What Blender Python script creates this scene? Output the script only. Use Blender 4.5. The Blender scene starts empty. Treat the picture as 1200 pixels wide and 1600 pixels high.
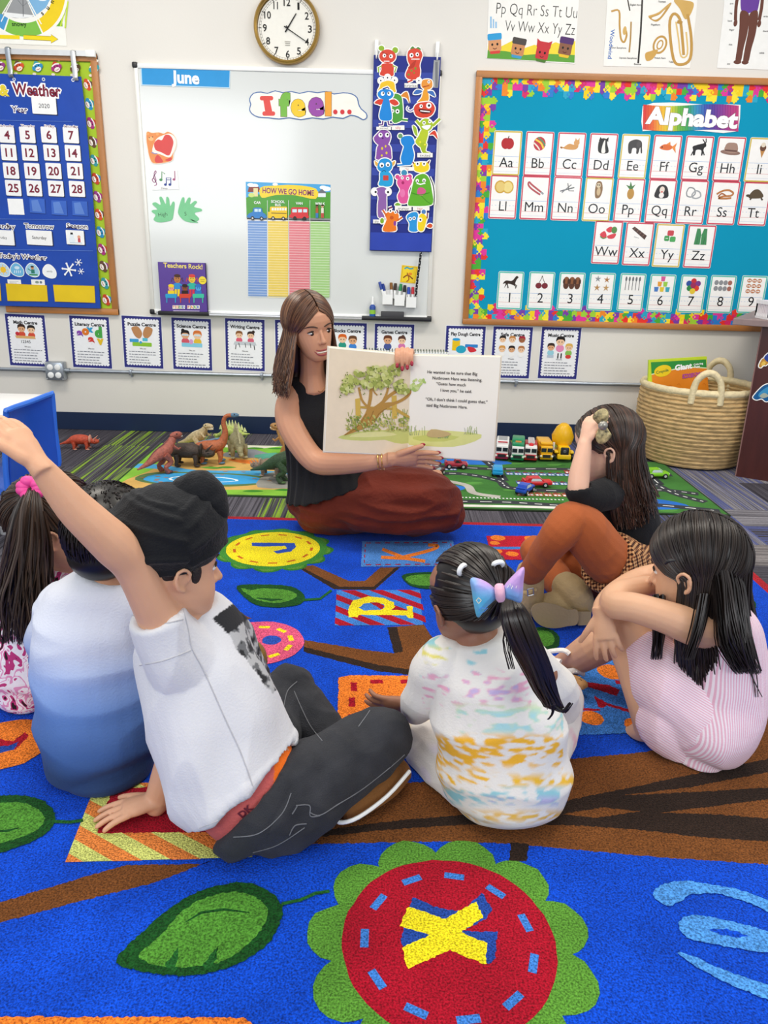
import bpy, bmesh, math, random
import numpy as np
from mathutils import Vector, Matrix, noise
random.seed(7)
SC = bpy.context.scene
COL = SC.collection
PI = math.pi
# ------------------------------------------------------------------ camera
F_PX, PITCH, ROLL, YAW, EYE, WY = 1203.85, math.radians(18.983), math.radians(1.48), math.radians(.289), 1.05, 4.404
_f = Vector((math.sin(YAW)*math.cos(PITCH), math.cos(YAW)*math.cos(PITCH), -math.sin(PITCH)))
_r0 = Vector((math.cos(YAW), -math.sin(YAW), 0)); _u0 = _r0.cross(_f)
_r = _r0*math.cos(ROLL)+_u0*math.sin(ROLL); _u = _u0*math.cos(ROLL)-_r0*math.sin(ROLL)
CAMP = Vector((0, 0, EYE))
cd = bpy.data.cameras.new('camera'); cam = bpy.data.objects.new('camera', cd); COL.objects.link(cam)
m3 = Matrix((_r, _u, -_f)).transposed()
cam.matrix_world = Matrix.Translation(CAMP) @ m3.to_4x4()
cd.sensor_fit = 'VERTICAL'; cd.sensor_height = 24.0; cd.lens = 24.0*F_PX/1600; cd.clip_start = .02; cd.clip_end = 100
SC.camera = cam
# ------------------------------------------------------------------ world, lights, exposure
w = bpy.data.worlds.new('daylight'); SC.world = w; w.use_nodes = True
bg = w.node_tree.nodes['Background']; bg.inputs[0].default_value = (.92, .96, 1, 1); bg.inputs[1].default_value = .58
def area(name, loc, target, sx, sy, power, col):
    l = bpy.data.lights.new(name, 'AREA'); l.shape = 'RECTANGLE'; l.size = sx; l.size_y = sy; l.energy = power; l.color = col
    o = bpy.data.objects.new(name, l); COL.objects.link(o); o.location = loc
    o.rotation_euler = (Vector(target)-Vector(loc)).to_track_quat('-Z', 'Y').to_euler(); return o
area('ceiling_lamp', (-1.4, 2.6, 2.95), (-1.4, 2.6, 0), 1.2, .6, 36, (1, .93, .82))
area('ceiling_lamp', (1.4, 2.6, 2.95), (1.4, 2.6, 0), 1.2, .6, 36, (1, .93, .82))
area('ceiling_lamp', (0, .9, 2.95), (0, .9, 0), 1.2, .6, 20, (1, .93, .82))
area('window_light', (-2.2, -1.6, 1.9), (0, 2.6, .5), 2.2, 1.6, 54, (.93, .97, 1))
area('window_light', (2.6, -1.2, 1.9), (0, 2.6, .5), 1.8, 1.6, 32, (.93, .97, 1))
SC.view_settings.view_transform = 'Standard'; SC.view_settings.look = 'None'
SC.view_settings.gamma = 1; SC.view_settings.use_curve_mapping = False
SC.view_settings.exposure = .14
# ------------------------------------------------------------------ projection helpers (photo pixel -> place in the room)
def ray(px, py): return _f+_r*((px-600)/F_PX)+_u*((800-py)/F_PX)
YO = 0.0
def P(px, py, Y):
    d = ray(px, py); return CAMP+d*((Y+YO)/d.y)
def W(px, py): return P(px, py, WY)
def Fl(px, py, z=0.0):
    d = ray(px, py); return CAMP+d*((z-EYE)/d.z)
def mpp(p): return (p-CAMP).dot(_f)/F_PX
# ------------------------------------------------------------------ colours and materials
def lin(c): return c/12.92 if c <= .04045 else ((c+.055)/1.055)**2.4
def hx(s):
    if not isinstance(s, str): return s
    if len(s) == 3: s = ''.join(c*2 for c in s)
    return tuple(lin(int(s[i:i+2], 16)/255) for i in (0, 2, 4))+(1.0,)
def mat(name, col='888', rough=.5, metal=0.0, spec=.5, bump=None, attr=None, var=None, sheen=0, sss=0, coat=0, aniso=0):
    """bump=(scale,strength[,stretch xyz]); var=(scale,amount,[stretch]) colour variation; attr = colour attribute name"""
    m = bpy.data.materials.new(name); m.use_nodes = True; nt = m.node_tree; b = nt.nodes['Principled BSDF']
    N = nt.nodes.new; L = nt.links.new
    b.inputs['Roughness'].default_value = rough; b.inputs['Metallic'].default_value = metal
    b.inputs['Specular IOR Level'].default_value = spec
    if sheen: b.inputs['Sheen Weight'].default_value = sheen
    if coat: b.inputs['Coat Weight'].default_value = coat; b.inputs['Coat Roughness'].default_value = .08
    if sss:
        b.inputs['Subsurface Weight'].default_value = sss; b.inputs['Subsurface Radius'].default_value = (.6, .25, .15); b.inputs['Subsurface Scale'].default_value = .02
    tc = N('ShaderNodeTexCoord')
    def tex(scale, st=None, detail=3):
        mp = N('ShaderNodeMapping'); L(tc.outputs['Object'], mp.inputs[0]); mp.inputs['Scale'].default_value = st or (1, 1, 1)
        n = N('ShaderNodeTexNoise'); n.inputs['Scale'].default_value = scale; n.inputs['Detail'].default_value = detail
        L(mp.outputs[0], n.inputs[0]); return n
    src = None
    if attr:
        a = N('ShaderNodeAttribute'); a.attribute_name = attr; src = a.outputs['Color']
    else:
        b.inputs['Base Color'].default_value = hx(col)
    if var:
        n = tex(var[0], var[2] if len(var) > 2 else None)
        mx = N('ShaderNodeMixRGB'); mx.blend_type = 'MULTIPLY'; mx.inputs[0].default_value = 1
        mr = N('ShaderNodeMapRange'); mr.inputs[1].default_value = .3; mr.inputs[2].default_value = .7
        mr.inputs[3].default_value = 1-var[1]; mr.inputs[4].default_value = 1+var[1]*.6; L(n.outputs[0], mr.inputs[0])
        if src: L(src, mx.inputs[1])
        else: mx.inputs[1].default_value = hx(col)
        L(mr.outputs[0], mx.inputs[2]); src = mx.outputs[0]
    if src: L(src, b.inputs['Base Color'])
    if bump:
        n = tex(bump[0], bump[2] if len(bump) > 2 else None)
        bp = N('ShaderNodeBump'); bp.inputs['Strength'].default_value = bump[1]; bp.inputs['Distance'].default_value = .01
        L(n.outputs[0], bp.inputs['Height']); L(bp.outputs[0], b.inputs['Normal'])
    return m
M = {}
M['print'] = mat('printed_card', attr='Col', rough=.5, spec=.2, var=(40, .03))
M['lam'] = mat('laminated_print', attr='Col', rough=.25, spec=.3, var=(30, .03))
M['fab'] = mat('pocket_chart_vinyl', attr='Col', rough=.42, spec=.25, bump=(9, .25), var=(8, .08))
M['plas'] = mat('toy_plastic', attr='Col', rough=.3, var=(60, .04))
M['matte'] = mat('matte_paint', attr='Col', rough=.6, var=(50, .06))
M['wood'] = mat('oak_frame', 'b8793f', .35, bump=(60, .15, (1, 1, 6)), var=(25, .22, (1, 1, .15)))
M['woodh'] = mat('oak_frame_horizontal', 'b8793f', .35, bump=(60, .15, (6, 1, 1)), var=(25, .22, (.15, 1, 1)))
M['white'] = mat('white_plastic', 'f2f3f2', .35, var=(20, .02))
M['alu'] = mat('aluminium', 'd9dadb', .3, .6, var=(40, .05))
M['steel'] = mat('galvanised_steel', 'a9b0b8', .32, .75, var=(30, .1))
M['black'] = mat('black_plastic', '17171a', .4, var=(30, .1))
M['gold'] = mat('gold_clock_rim', 'b08c44', .28, .7, var=(20, .06))
# ------------------------------------------------------------------ mesh helpers
def obj(name, me, mt=None, parent=None):
    o = bpy.data.objects.new(name, me); COL.objects.link(o)
    if mt:
        me.materials.clear(); me.materials.append(mt)
    if parent:
        o.parent = parent; o.matrix_parent_inverse = Matrix.Translation(-parent.location)
    return o
def tag(o, label, cat, group=None, kind=None):
    o['label'] = label; o['category'] = cat
    if group: o['group'] = group
    if kind: o['kind'] = kind
    return o
def thing(name, label, cat, loc=(0, 0, 0), group=None):
    o = bpy.data.objects.new(name, None); o.empty_display_size = .05; COL.objects.link(o); o.location = loc
    return tag(o, label, cat, group)
def catmull(pts, res=6, closed=False):
    pts = [np.array(p, float) for p in pts]; n = len(pts); out = []
    rng = range(n if closed else n-1)
    for i in rng:
        if closed: a, b, c, d = pts[i-1], pts[i], pts[(i+1) % n], pts[(i+2) % n]
        else: a, b, c, d = pts[max(i-1, 0)], pts[i], pts[i+1], pts[min(i+2, n-1)]
        for k in range(res):
            t = k/res
            out.append(.5*((2*b)+(-a+c)*t+(2*a-5*b+4*c-d)*t*t+(-a+3*b-3*c+d)*t**3))
    if not closed: out.append(pts[-1])
    return out
class MB:
    """collects solid shapes for ONE mesh object; faces carry a colour"""
    def __init__(s): s.v = []; s.f = []; s.c = []; s.col = (.8, .8, .8, 1)
    def color(s, c): s.col = hx(c); return s
    def add(s, vs, fs):
        b = len(s.v); s.v += [tuple(v) for v in vs]; s.f += [tuple(b+i for i in f) for f in fs]; s.c += [s.col]*len(fs)
    def box(s, c, d, rot=None, bev=0.0):
        """centre, full dims, optional 3x3 rotation, chamfer"""
        hx_, hy, hz = d[0]/2, d[1]/2, d[2]/2; R = rot or Matrix.Identity(3); c = Vector(c)
        if bev <= 0:
            vs = [c+R @ Vector((sx*hx_, sy*hy, sz*hz)) for sz in (-1, 1) for sy in (-1, 1) for sx in (-1, 1)]
            s.add(vs, [(0, 2, 3, 1), (4, 5, 7, 6), (0, 1, 5, 4), (2, 6, 7, 3), (0, 4, 6, 2), (1, 3, 7, 5)]); return
        bm = bmesh.new(); bmesh.ops.create_cube(bm, size=1)
        for v in bm.verts: v.co = Vector((v.co.x*d[0], v.co.y*d[1], v.co.z*d[2]))
        bmesh.ops.bevel(bm, geom=bm.edges[:], offset=bev, segments=2, affect='EDGES', profile=.5)
        bm.verts.index_update()
        s.add([c+R @ v.co for v in bm.verts], [[v.index for v in f.verts] for f in bm.faces]); bm.free()
    def wbox(s, x0, z0, x1, z1, y0, y1, bev=0.0):
        s.box(((x0+x1)/2, (y0+y1)/2, (z0+z1)/2), (abs(x1-x0), abs(y1-y0), abs(z1-z0)), None, bev)
    def tube(s, pts, rad, n=8, ref=None, flat=1.0, smooth=0, caps=True):
        """tube along pts; rad number or list; flat = ratio of second axis"""
        pts = [Vector(p) for p in pts]
        rads = [rad]*len(pts) if isinstance(rad, (int, float)) else list(rad)
        if smooth:
            d = catmull([tuple(p)+(r,) for p, r in zip(pts, rads)], smooth)
            pts = [Vector(q[:3]) for q in d]; rads = [max(float(q[3]), 1e-5) for q in d]
        k = len(pts); vs = []; prev = None
        for i, p in enumerate(pts):
            t = (pts[min(i+1, k-1)]-pts[max(i-1, 0)])
            if t.length < 1e-9: t = Vector((0, 0, 1))
            t.normalize()
            if ref is not None:
                a = Vector(ref)-t*Vector(ref).dot(t)
                if a.length < 1e-6: a = t.orthogonal()
            elif prev is None: a = t.orthogonal()
            else:
                a = prev-t*prev.dot(t)
                if a.length < 1e-6: a = t.orthogonal()
            a.normalize(); prev = a; b = t.cross(a)
            for j in range(n):
                th = 2*PI*j/n; vs.append(p+a*(math.cos(th)*rads[i])+b*(math.sin(th)*rads[i]*flat))
        fs = [(i*n+j, i*n+(j+1) % n, (i+1)*n+(j+1) % n, (i+1)*n+j) for i in range(k-1) for j in range(n)]
        if caps: fs += [tuple(range(n-1, -1, -1)), tuple(range((k-1)*n, k*n))]
        s.add(vs, fs)
    def lathe(s, c, prof, n=24, axis=None, caps=True):
        """prof = [(r, h)...] about axis through c"""
        R = Matrix.Identity(3) if axis is None else Vector((0, 0, 1)).rotation_difference(Vector(axis)).to_matrix()
        c = Vector(c); vs = [c+R @ Vector((r*math.cos(2*PI*j/n), r*math.sin(2*PI*j/n), h)) for r, h in prof for j in range(n)]; k = len(prof)
        fs = [(i*n+j, i*n+(j+1) % n, (i+1)*n+(j+1) % n, (i+1)*n+j) for i in range(k-1) for j in range(n)]
        if caps: fs += [tuple(range(n-1, -1, -1)), tuple(range((k-1)*n, k*n))]
        s.add(vs, fs)
    def ell(s, c, r, rot=None, n=16, m=10):
        R = rot or Matrix.Identity(3); c = Vector(c)
        if isinstance(r, (int, float)): r = (r, r, r)
        vs = [c+R @ Vector((0, 0, -r[2]))]
        for i in range(1, m):
            ph = -PI/2+PI*i/m
            for j in range(n):
                th = 2*PI*j/n; vs.append(c+R @ Vector((r[0]*math.cos(ph)*math.cos(th), r[1]*math.cos(ph)*math.sin(th), r[2]*math.sin(ph))))
        vs.append(c+R @ Vector((0, 0, r[2]))); fs = [(0, 1+(j+1) % n, 1+j) for j in range(n)]
        for i in range(m-2):
            a = 1+i*n; fs += [(a+j, a+(j+1) % n, a+n+(j+1) % n, a+n+j) for j in range(n)]
        a = 1+(m-2)*n; fs += [(a+j, a+(j+1) % n, a+n) for j in range(n)]
        s.add(vs, fs)
    def prism(s, pts, d):
        """pts = planar 3-D outline, d = extrusion vector"""
        pts = [Vector(p) for p in pts]; n = len(pts); d = Vector(d)
        s.add(pts+[p+d for p in pts], [tuple(range(n-1, -1, -1)), tuple(range(n, 2*n))]+[(i, (i+1) % n, n+(i+1) % n, n+i) for i in range(n)])
    def mesh(s, name='m', smooth=True):
        me = bpy.data.meshes.new(name); me.from_pydata(s.v, [], s.f)
        ca = me.color_attributes.new('Col', 'FLOAT_COLOR', 'CORNER')
        arr = np.empty((len(me.loops), 4), np.float32); ls = np.empty(len(me.polygons), np.int32); lt = np.empty(len(me.polygons), np.int32)
        me.polygons.foreach_get('loop_start', ls); me.polygons.foreach_get('loop_total', lt)
        arr[:] = np.repeat(np.array(s.c, np.float32), lt, axis=0); ca.data.foreach_set('color', arr.ravel())
        bm = bmesh.new(); bm.from_mesh(me); bmesh.ops.recalc_face_normals(bm, faces=bm.faces[:]); bm.to_mesh(me); bm.free()
        if smooth:
            me.polygons.foreach_set('use_smooth', [True]*len(me.polygons))
            try: me.set_sharp_from_angle(angle=math.radians(38))
            except Exception: pass
        return me
    def build(s, name, mt, parent=None, smooth=True):
        return obj(name, s.mesh(name, smooth), mt, parent)
# ------------------------------------------------------------------ lettering
_tx = {}
def glyphs(txt, bold=0.0, shear=0.0):
    k = (txt, bold, shear)
    if k not in _tx:
        cu = bpy.data.curves.new('t', 'FONT'); cu.body = txt; cu.size = 1; cu.offset = bold; cu.shear = shear; cu.resolution_u = 3; cu.fill_mode = 'FRONT'
        o = bpy.data.objects.new('t', cu); me = o.to_mesh()
        v = [(p.co.x, p.co.y) for p in me.vertices]; f = [tuple(p.vertices) for p in me.polygons]; o.to_mesh_clear()
        bpy.data.objects.remove(o); bpy.data.curves.remove(cu)
        xs = [a for a, b in v] or [0]; par = list(range(len(v)))
        def fd(i):
            while par[i] != i: par[i] = par[par[i]]; i = par[i]
            return i
        for q in f:
            for j in q[1:]: par[fd(j)] = fd(q[0])
        ids = {}; isl = [ids.setdefault(fd(i), len(ids)) % 4 for i in range(len(v))]   # neighbouring letters never share one plane
        _tx[k] = ([(a, b, e) for (a, b), e in zip(v, isl)], f, min(xs), max(xs))
    return _tx[k]
_cap = max(q[1] for q in glyphs('H')[0])
class Art:
    """flat printed artwork on a real surface (plane through p0, normal N); coordinates are measured in the photograph and laid on that surface"""
    def __init__(s, p0, N=(0, -1, 0), U=(1, 0, 0), V=(0, 0, -1), step=4e-5, h=2e-4):
        s.p0 = Vector(p0); s.N = Vector(N).normalized(); s.U = Vector(U).normalized(); s.V = Vector(V).normalized()
        s.h = h; s.step = step; s.mb = MB(); s.loc_ = None; s.jit = 0
    def on(s, x, y):
        d = ray(x, y); return CAMP+d*((s.p0-CAMP).dot(s.N)/d.dot(s.N))
    def loc(s, cx, cy, sc=1.0, rot=0.0, flip=1):
        """local upright frame at photo point; units stay pixel-sized"""
        c = s.on(cx, cy); u = (s.on(cx+1, cy)-c).length*sc; a = math.radians(rot)
        s.loc_ = (c, u, s.U*math.cos(a)+s.V*math.sin(a), s.V*math.cos(a)-s.U*math.sin(a)); return s
    def glob(s): s.loc_ = None; return s
    def m(s, x, y):
        if s.loc_: c, u, U, V = s.loc_; return c+U*(x*u)+V*(y*u)
        return s.on(x, y)
    def fr(s, x, y):
        if s.loc_: c, u, U, V = s.loc_; return s.m(x, y), u, U, V
        c = s.on(x, y); return c, (s.on(x+1, y)-c).length, s.U, s.V
    def up(s, k=1): s.h += s.step*k
    def _poly3(s, ps, col):
        s.mb.col = hx(col)
        n = (ps[1]-ps[0]).cross(ps[2]-ps[0]) if len(ps) > 2 else s.N
        q = [p+s.N*s.h for p in ps]; s.mb.add(q, [tuple(range(len(q)))])
    def poly(s, pts, col, smooth=0):
        if smooth: pts = [tuple(p) for p in catmull(pts, smooth, True)]
        ps = [s.m(*p) for p in pts]
        if s.jit:
            q = []
            for i, p in enumerate(ps):
                b = ps[(i+1) % len(ps)]; k = max(1, int((b-p).length/.0045))
                for j in range(k): q.append(p.lerp(b, j/k)+s.U*random.uniform(-s.jit, s.jit)+s.V*random.uniform(-s.jit, s.jit))
            ps = q
        s._poly3(ps, col); s.up()
    def sheet(s, pts, col, t=.0012, smooth=0):
        """a sheet with real thickness that the following shapes are printed on"""
        if smooth: pts = [tuple(p) for p in catmull(pts, smooth, True)]
        s.mb.col = hx(col); ps = [s.m(*p)+s.N*s.h for p in pts]; s.mb.prism(ps, s.N*t); s.h += t+s.step
    def rect(s, x0, y0, x1, y1, col, r=0.0):
        s.poly(s.rr(x0, y0, x1, y1, r), col)
    def rr(s, x0, y0, x1, y1, r=0.0):
        if not s.loc_:
            a = s.on(x0, y0); b = s.on(x1, y1); c = s.on((x0+x1)/2, (y0+y1)/2)
        if r <= 0: return [(x0, y0), (x1, y0), (x1, y1), (x0, y1)]
        o = []
        for cx, cy, a0 in ((x1-r, y0+r, -90), (x1-r, y1-r, 0), (x0+r, y1-r, 90), (x0+r, y0+r, 180)):
            for k in range(4): a = math.radians(a0+30*k); o.append((cx+r*math.cos(a), cy+r*math.sin(a)))
        return o
    def ellp(s, cx, cy, rx, ry, rot=0.0, n=22, a0=0, a1=360):
        c, u, U, V = s.fr(cx, cy); r = math.radians(rot); o = []
        for k in range(n):
            t = math.radians(a0+(a1-a0)*k/(n if a1-a0 == 360 else n-1)); x = rx*math.cos(t); y = ry*math.sin(t)
            o.append(c+U*((x*math.cos(r)-y*math.sin(r))*u)+V*((x*math.sin(r)+y*math.cos(r))*u))
        return o
    def ell(s, cx, cy, rx, ry, col, rot=0.0, n=22, a0=0, a1=360):
        ps = s.ellp(cx, cy, rx, ry, rot, n, a0, a1)
        if s.jit: ps = [p+s.U*random.uniform(-s.jit, s.jit)+s.V*random.uniform(-s.jit, s.jit) for p in ps]
        s._poly3(ps, col); s.up()
    def ring(s, cx, cy, r0, r1, col, n=40, a0=0, a1=360, ry=1.0):
        A = s.ellp(cx, cy, r0, r0*ry, 0, n, a0, a1); B = s.ellp(cx, cy, r1, r1*ry, 0, n, a0, a1); s.mb.col = hx(col)
        full = a1-a0 == 360
        s.mb.add([p+s.N*s.h for p in A+B], [(i, (i+1) % n, n+(i+1) % n, n+i) for i in range(n if full else n-1)]); s.up()
    def line(s, pts, w, col, smooth=0, closed=False):
        if smooth: pts = [tuple(p) for p in catmull(pts, smooth, closed)]
        pts = [tuple(map(float, p)) for p in pts]
        if closed: pts = pts+[pts[0]]
        n = len(pts); L = []; R = []
        for i, (x, y) in enumerate(pts):
            a = pts[i-1] if i else (pts[-2] if closed else pts[0]); b = pts[i+1] if i < n-1 else (pts[1] if closed else pts[-1])
            dx, dy = b[0]-a[0], b[1]-a[1]; l = math.hypot(dx, dy) or 1
            ww = w[i] if isinstance(w, (list, tuple)) else w
            ox, oy = -dy/l*ww/2, dx/l*ww/2; L.append((x+ox, y+oy)); R.append((x-ox, y-oy))
        s.mb.col = hx(col)
        s.mb.add([s.m(*p)+s.N*s.h for p in L+R], [(i, i+1, n+i+1, n+i) for i in range(n-1)]); s.up()
    def text(s, txt, x, y, size, col, al='c', bold=0.0, rot=0.0, out=None, outw=.05, shear=0.0, wid=None):
        """size = capital height, (x, y) = baseline point"""
        for off, cc in (((bold+outw, out), (bold, col)) if out else ((bold, col),)):
            v, f, x0, x1 = glyphs(txt, off, shear); _, _, a0, a1 = glyphs(txt, 0, shear)
            if not v: return
            c, u, U, V = s.fr(x, y); k = size/_cap; kx = k
            if wid: kx = wid/max(a1-a0, 1e-3)
            ox = {'l': a0, 'c': (a0+a1)/2, 'r': a1}[al]; r = math.radians(rot); cr, sr = math.cos(r), math.sin(r); s.mb.col = hx(cc)
            q = []
            for gx, gy, gi in v:
                X, Y = (gx-ox)*kx, -gy*k
                q.append(c+U*((X*cr-Y*sr)*u)+V*((X*sr+Y*cr)*u)+s.N*(s.h+gi*s.step*.5))
            s.mb.add(q, f); s.up(3)
    def draw(s, L):
        for q in L:
            k = q[0]
            if k == 'e': s.ell(*q[1:5], q[5], *(q[6:7]))
            elif k == 'p': s.poly(q[1], q[2])
            elif k == 'b': s.poly(q[1], q[2], 4)
            elif k == 'r': s.rect(*q[1:6], *(q[6:7]))
            elif k == 'l': s.line(q[1], q[2], q[3])
            elif k == 'c': s.line(q[1], q[2], q[3], 4)
            elif k == 't': s.text(q[1], q[2], q[3], q[4], q[5], *(q[6:]))
            elif k == 'y': s.ell(q[1], q[2], q[3], q[3], 'fff'); s.ell(q[1]+(q[4] if len(q) > 4 else 0), q[2]+(q[5] if len(q) > 5 else 0), q[3]*.45, q[3]*.45, '111', 0, 10)
    def sticker(s, L, margin=2.0, edge='fbfbf6', t=.0008):
        """die-cut piece: a pale margin follows the outline of the shapes"""
        h0 = s.h
        for q in L:
            k = q[0]; st, s.step = s.step, 0.0; t += 1e-5
            if k == 'e': s.mb.col = hx(edge); s.mb.prism([p+s.N*h0 for p in s.ellp(q[1], q[2], q[3]+margin, q[4]+margin, q[6] if len(q) > 6 else 0)], s.N*t)
            elif k in 'pb':
                pts = [tuple(p) for p in (catmull(q[1], 4, True) if k == 'b' else q[1])]
                cx = sum(p[0] for p in pts)/len(pts); cy = sum(p[1] for p in pts)/len(pts)
                s.mb.col = hx(edge); s.mb.prism([s.m(*p)+s.N*h0 for p in pts], s.N*t); s.h = h0+t; s.line(pts, 2*margin, edge, 0, True)
            elif k in 'lc': s.h = h0+t; s.line(q[1], q[2]+2*margin, edge, 4 if k == 'c' else 0)
            elif k == 'r': s.mb.col = hx(edge); s.mb.prism([s.m(*p)+s.N*h0 for p in s.rr(q[1]-margin, q[2]-margin, q[3]+margin, q[4]+margin)], s.N*t)
            s.step = st
        s.h = h0+t+s.step; s.draw(L)
    def build(s, name, mt=None, parent=None): return s.mb.build(name, mt or M['print'], parent, False)
def wallart(off=.002, **k): return Art((0, WY-off, 0), **k)
def wrect(x0, y0, x1, y1):
    a, b = W(x0, y0), W(x1, y1); return a.x, b.z, b.x, a.z
# ------------------------------------------------------------------ room shell
def struct(o, label=None):
    o['kind'] = 'structure'
    if label: o['label'] = label
    return o
M['wall'] = mat('painted_block_wall', 'e4e0d8', .55, bump=(120, .04), var=(2.5, .02))
M['baseb'] = mat('navy_vinyl_baseboard', '14284a', .4, var=(6, .12))
b = MB(); b.box((0, WY+.06, 1.5), (9, .12, 3.2)); struct(b.build('wall_north', M['wall'], None, False))
b = MB(); b.box((0, WY-.004, .052), (9, .008, .1)); struct(b.build('baseboard_north', M['baseb'], None, False))
# carpet planks: one mesh, tint per plank, fine thread streaks from the UVs
def carpet():
    m = bpy.data.materials.new('carpet_planks'); m.use_nodes = True; nt = m.node_tree; b = nt.nodes['Principled BSDF']; N = nt.nodes.new; L = nt.links.new
    uv = N('ShaderNodeUVMap'); a = N('ShaderNodeAttribute'); a.attribute_name = 'Col'; a2 = N('ShaderNodeAttribute'); a2.attribute_name = 'Acc'
    def nz(sx, sy, lo, hi):
        mp = N('ShaderNodeMapping'); mp.inputs['Scale'].default_value = (sx, sy, 1); L(uv.outputs[0], mp.inputs[0])
        n = N('ShaderNodeTexNoise'); n.inputs['Scale'].default_value = 1; n.inputs['Detail'].default_value = 2; L(mp.outputs[0], n.inputs[0])
        r = N('ShaderNodeMapRange'); r.inputs[1].default_value = lo; r.inputs[2].default_value = hi; L(n.outputs[0], r.inputs[0]); return r.outputs[0]
    s1 = nz(140, 1.6, .36, .66); s2 = nz(75, 1.0, .48, .6); s3 = nz(520, 90, .3, .7)
    mx = N('ShaderNodeMixRGB'); mx.blend_type = 'MULTIPLY'; mx.inputs[0].default_value = .75; L(a.outputs[0], mx.inputs[1])
    cr = N('ShaderNodeValToRGB'); cr.color_ramp.elements[0].color = (.22, .21, .24, 1); cr.color_ramp.elements[1].color = (1.5, 1.5, 1.5, 1); L(s1, cr.inputs[0]); L(cr.outputs[0], mx.inputs[2])
    mk = N('ShaderNodeMath'); mk.operation = 'MULTIPLY'; L(s2, mk.inputs[0]); L(a2.outputs['Alpha'], mk.inputs[1])
    m2 = N('ShaderNodeMixRGB'); L(mk.outputs[0], m2.inputs[0]); L(mx.outputs[0], m2.inputs[1]); L(a2.outputs[0], m2.inputs[2])
    m3_ = N('ShaderNodeMixRGB'); m3_.blend_type = 'MULTIPLY'; m3_.inputs[0].default_value = .35; L(m2.outputs[0], m3_.inputs[1]); L(s3, m3_.inputs[2])
    L(m3_.outputs[0], b.inputs['Base Color']); b.inputs['Roughness'].default_value = .95; b.inputs['Specular IOR Level'].default_value = .1
    bp = N('ShaderNodeBump'); bp.inputs['Strength'].default_value = .5; bp.inputs['Distance'].default_value = .004; L(s1, bp.inputs['Height']); L(bp.outputs[0], b.inputs['Normal'])
    return m
M['carpet'] = carpet()
def floor():
    rnd = random.Random(3); V = []; Fc = []; C1 = []; C2 = []; UV = []
    green = [Fl(*q) for q in ((150, 740), (215, 690), (218, 712), (410, 795), (367, 690), (848, 694), (152, 780))]
    def cell(x0, y0, x1, y1, along_x):
        b = len(V); V.extend([(x0, y0, 0), (x1, y0, 0), (x1, y1, 0), (x0, y1, 0)]); Fc.append((b, b+1, b+2, b+3))
        cx, cy = (x0+x1)/2, (y0+y1)/2; o = rnd.uniform(0, 90)
        light = cx > 1.05
        base = hx(rnd.choice(['8d8a90', '9a9698', '76737a', '8a8484', '57545c'])) if light else hx(rnd.choice(['5a575e', '615e66', '55525a', '66626a']))
        acc = (0, 0, 0, 0)
        if any(x0 <= g.x < x1 and y0 <= g.y < y1 for g in green): acc = hx('93b83c')
        elif light and rnd.random() < .55: acc = hx('5a6296')
        C1.extend([base]*4); C2.extend([acc]*4)
        for x, y in ((x0, y0), (x1, y0), (x1, y1), (x0, y1)): UV.append((y+o, x+o) if along_x else (x+o, y+o))
    nx = 30
    for i in range(-14, 16):
        x0 = i*.25; off = (i % 2)*.42+.1
        ys = [-2.0]; y = -2.0+off
        while y < WY+.02: ys.append(y); y += .85
        ys.append(WY+.02)
        for a, c in zip(ys, ys[1:]):
            if x0 >= 1.24 and 1.8 < (a+c)/2 < 2.95:
                k = 4
                for j in range(k): cell(x0, a+(c-a)*j/k, x0+.25, a+(c-a)*(j+1)/k, True)
            else: cell(x0, a, x0+.25, c, False)
    me = bpy.data.meshes.new('floor'); me.from_pydata(V, [], Fc)
    for nm, cc in (('Col', C1), ('Acc', C2)):
        ca = me.color_attributes.new(nm, 'FLOAT_COLOR', 'CORNER'); ca.data.foreach_set('color', np.array(cc, np.float32).ravel())
    ul = me.uv_layers.new(name='UVMap'); ul.data.foreach_set('uv', np.array(UV, np.float32).ravel())
    struct(obj('floor', me, M['carpet']))
floor()
# ================================================================== things on the wall
NAVY = '2a2f72'
def frame(name, root, x0, z0, x1, z1, fw, depth, mt, mth, y=WY, bev=.004):
    for a, c in ((x0, x0+fw), (x1-fw, x1)): b = MB(); b.wbox(a, z0, c, z1, y-depth, y, bev); b.build(name+'_side', mt, root)
    for a, c in ((z1-fw, z1), (z0, z0+fw)): b = MB(); b.wbox(x0, a, x1, c, y-depth-.0006, y, bev); b.build(name+'_rail', mth, root)
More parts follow.
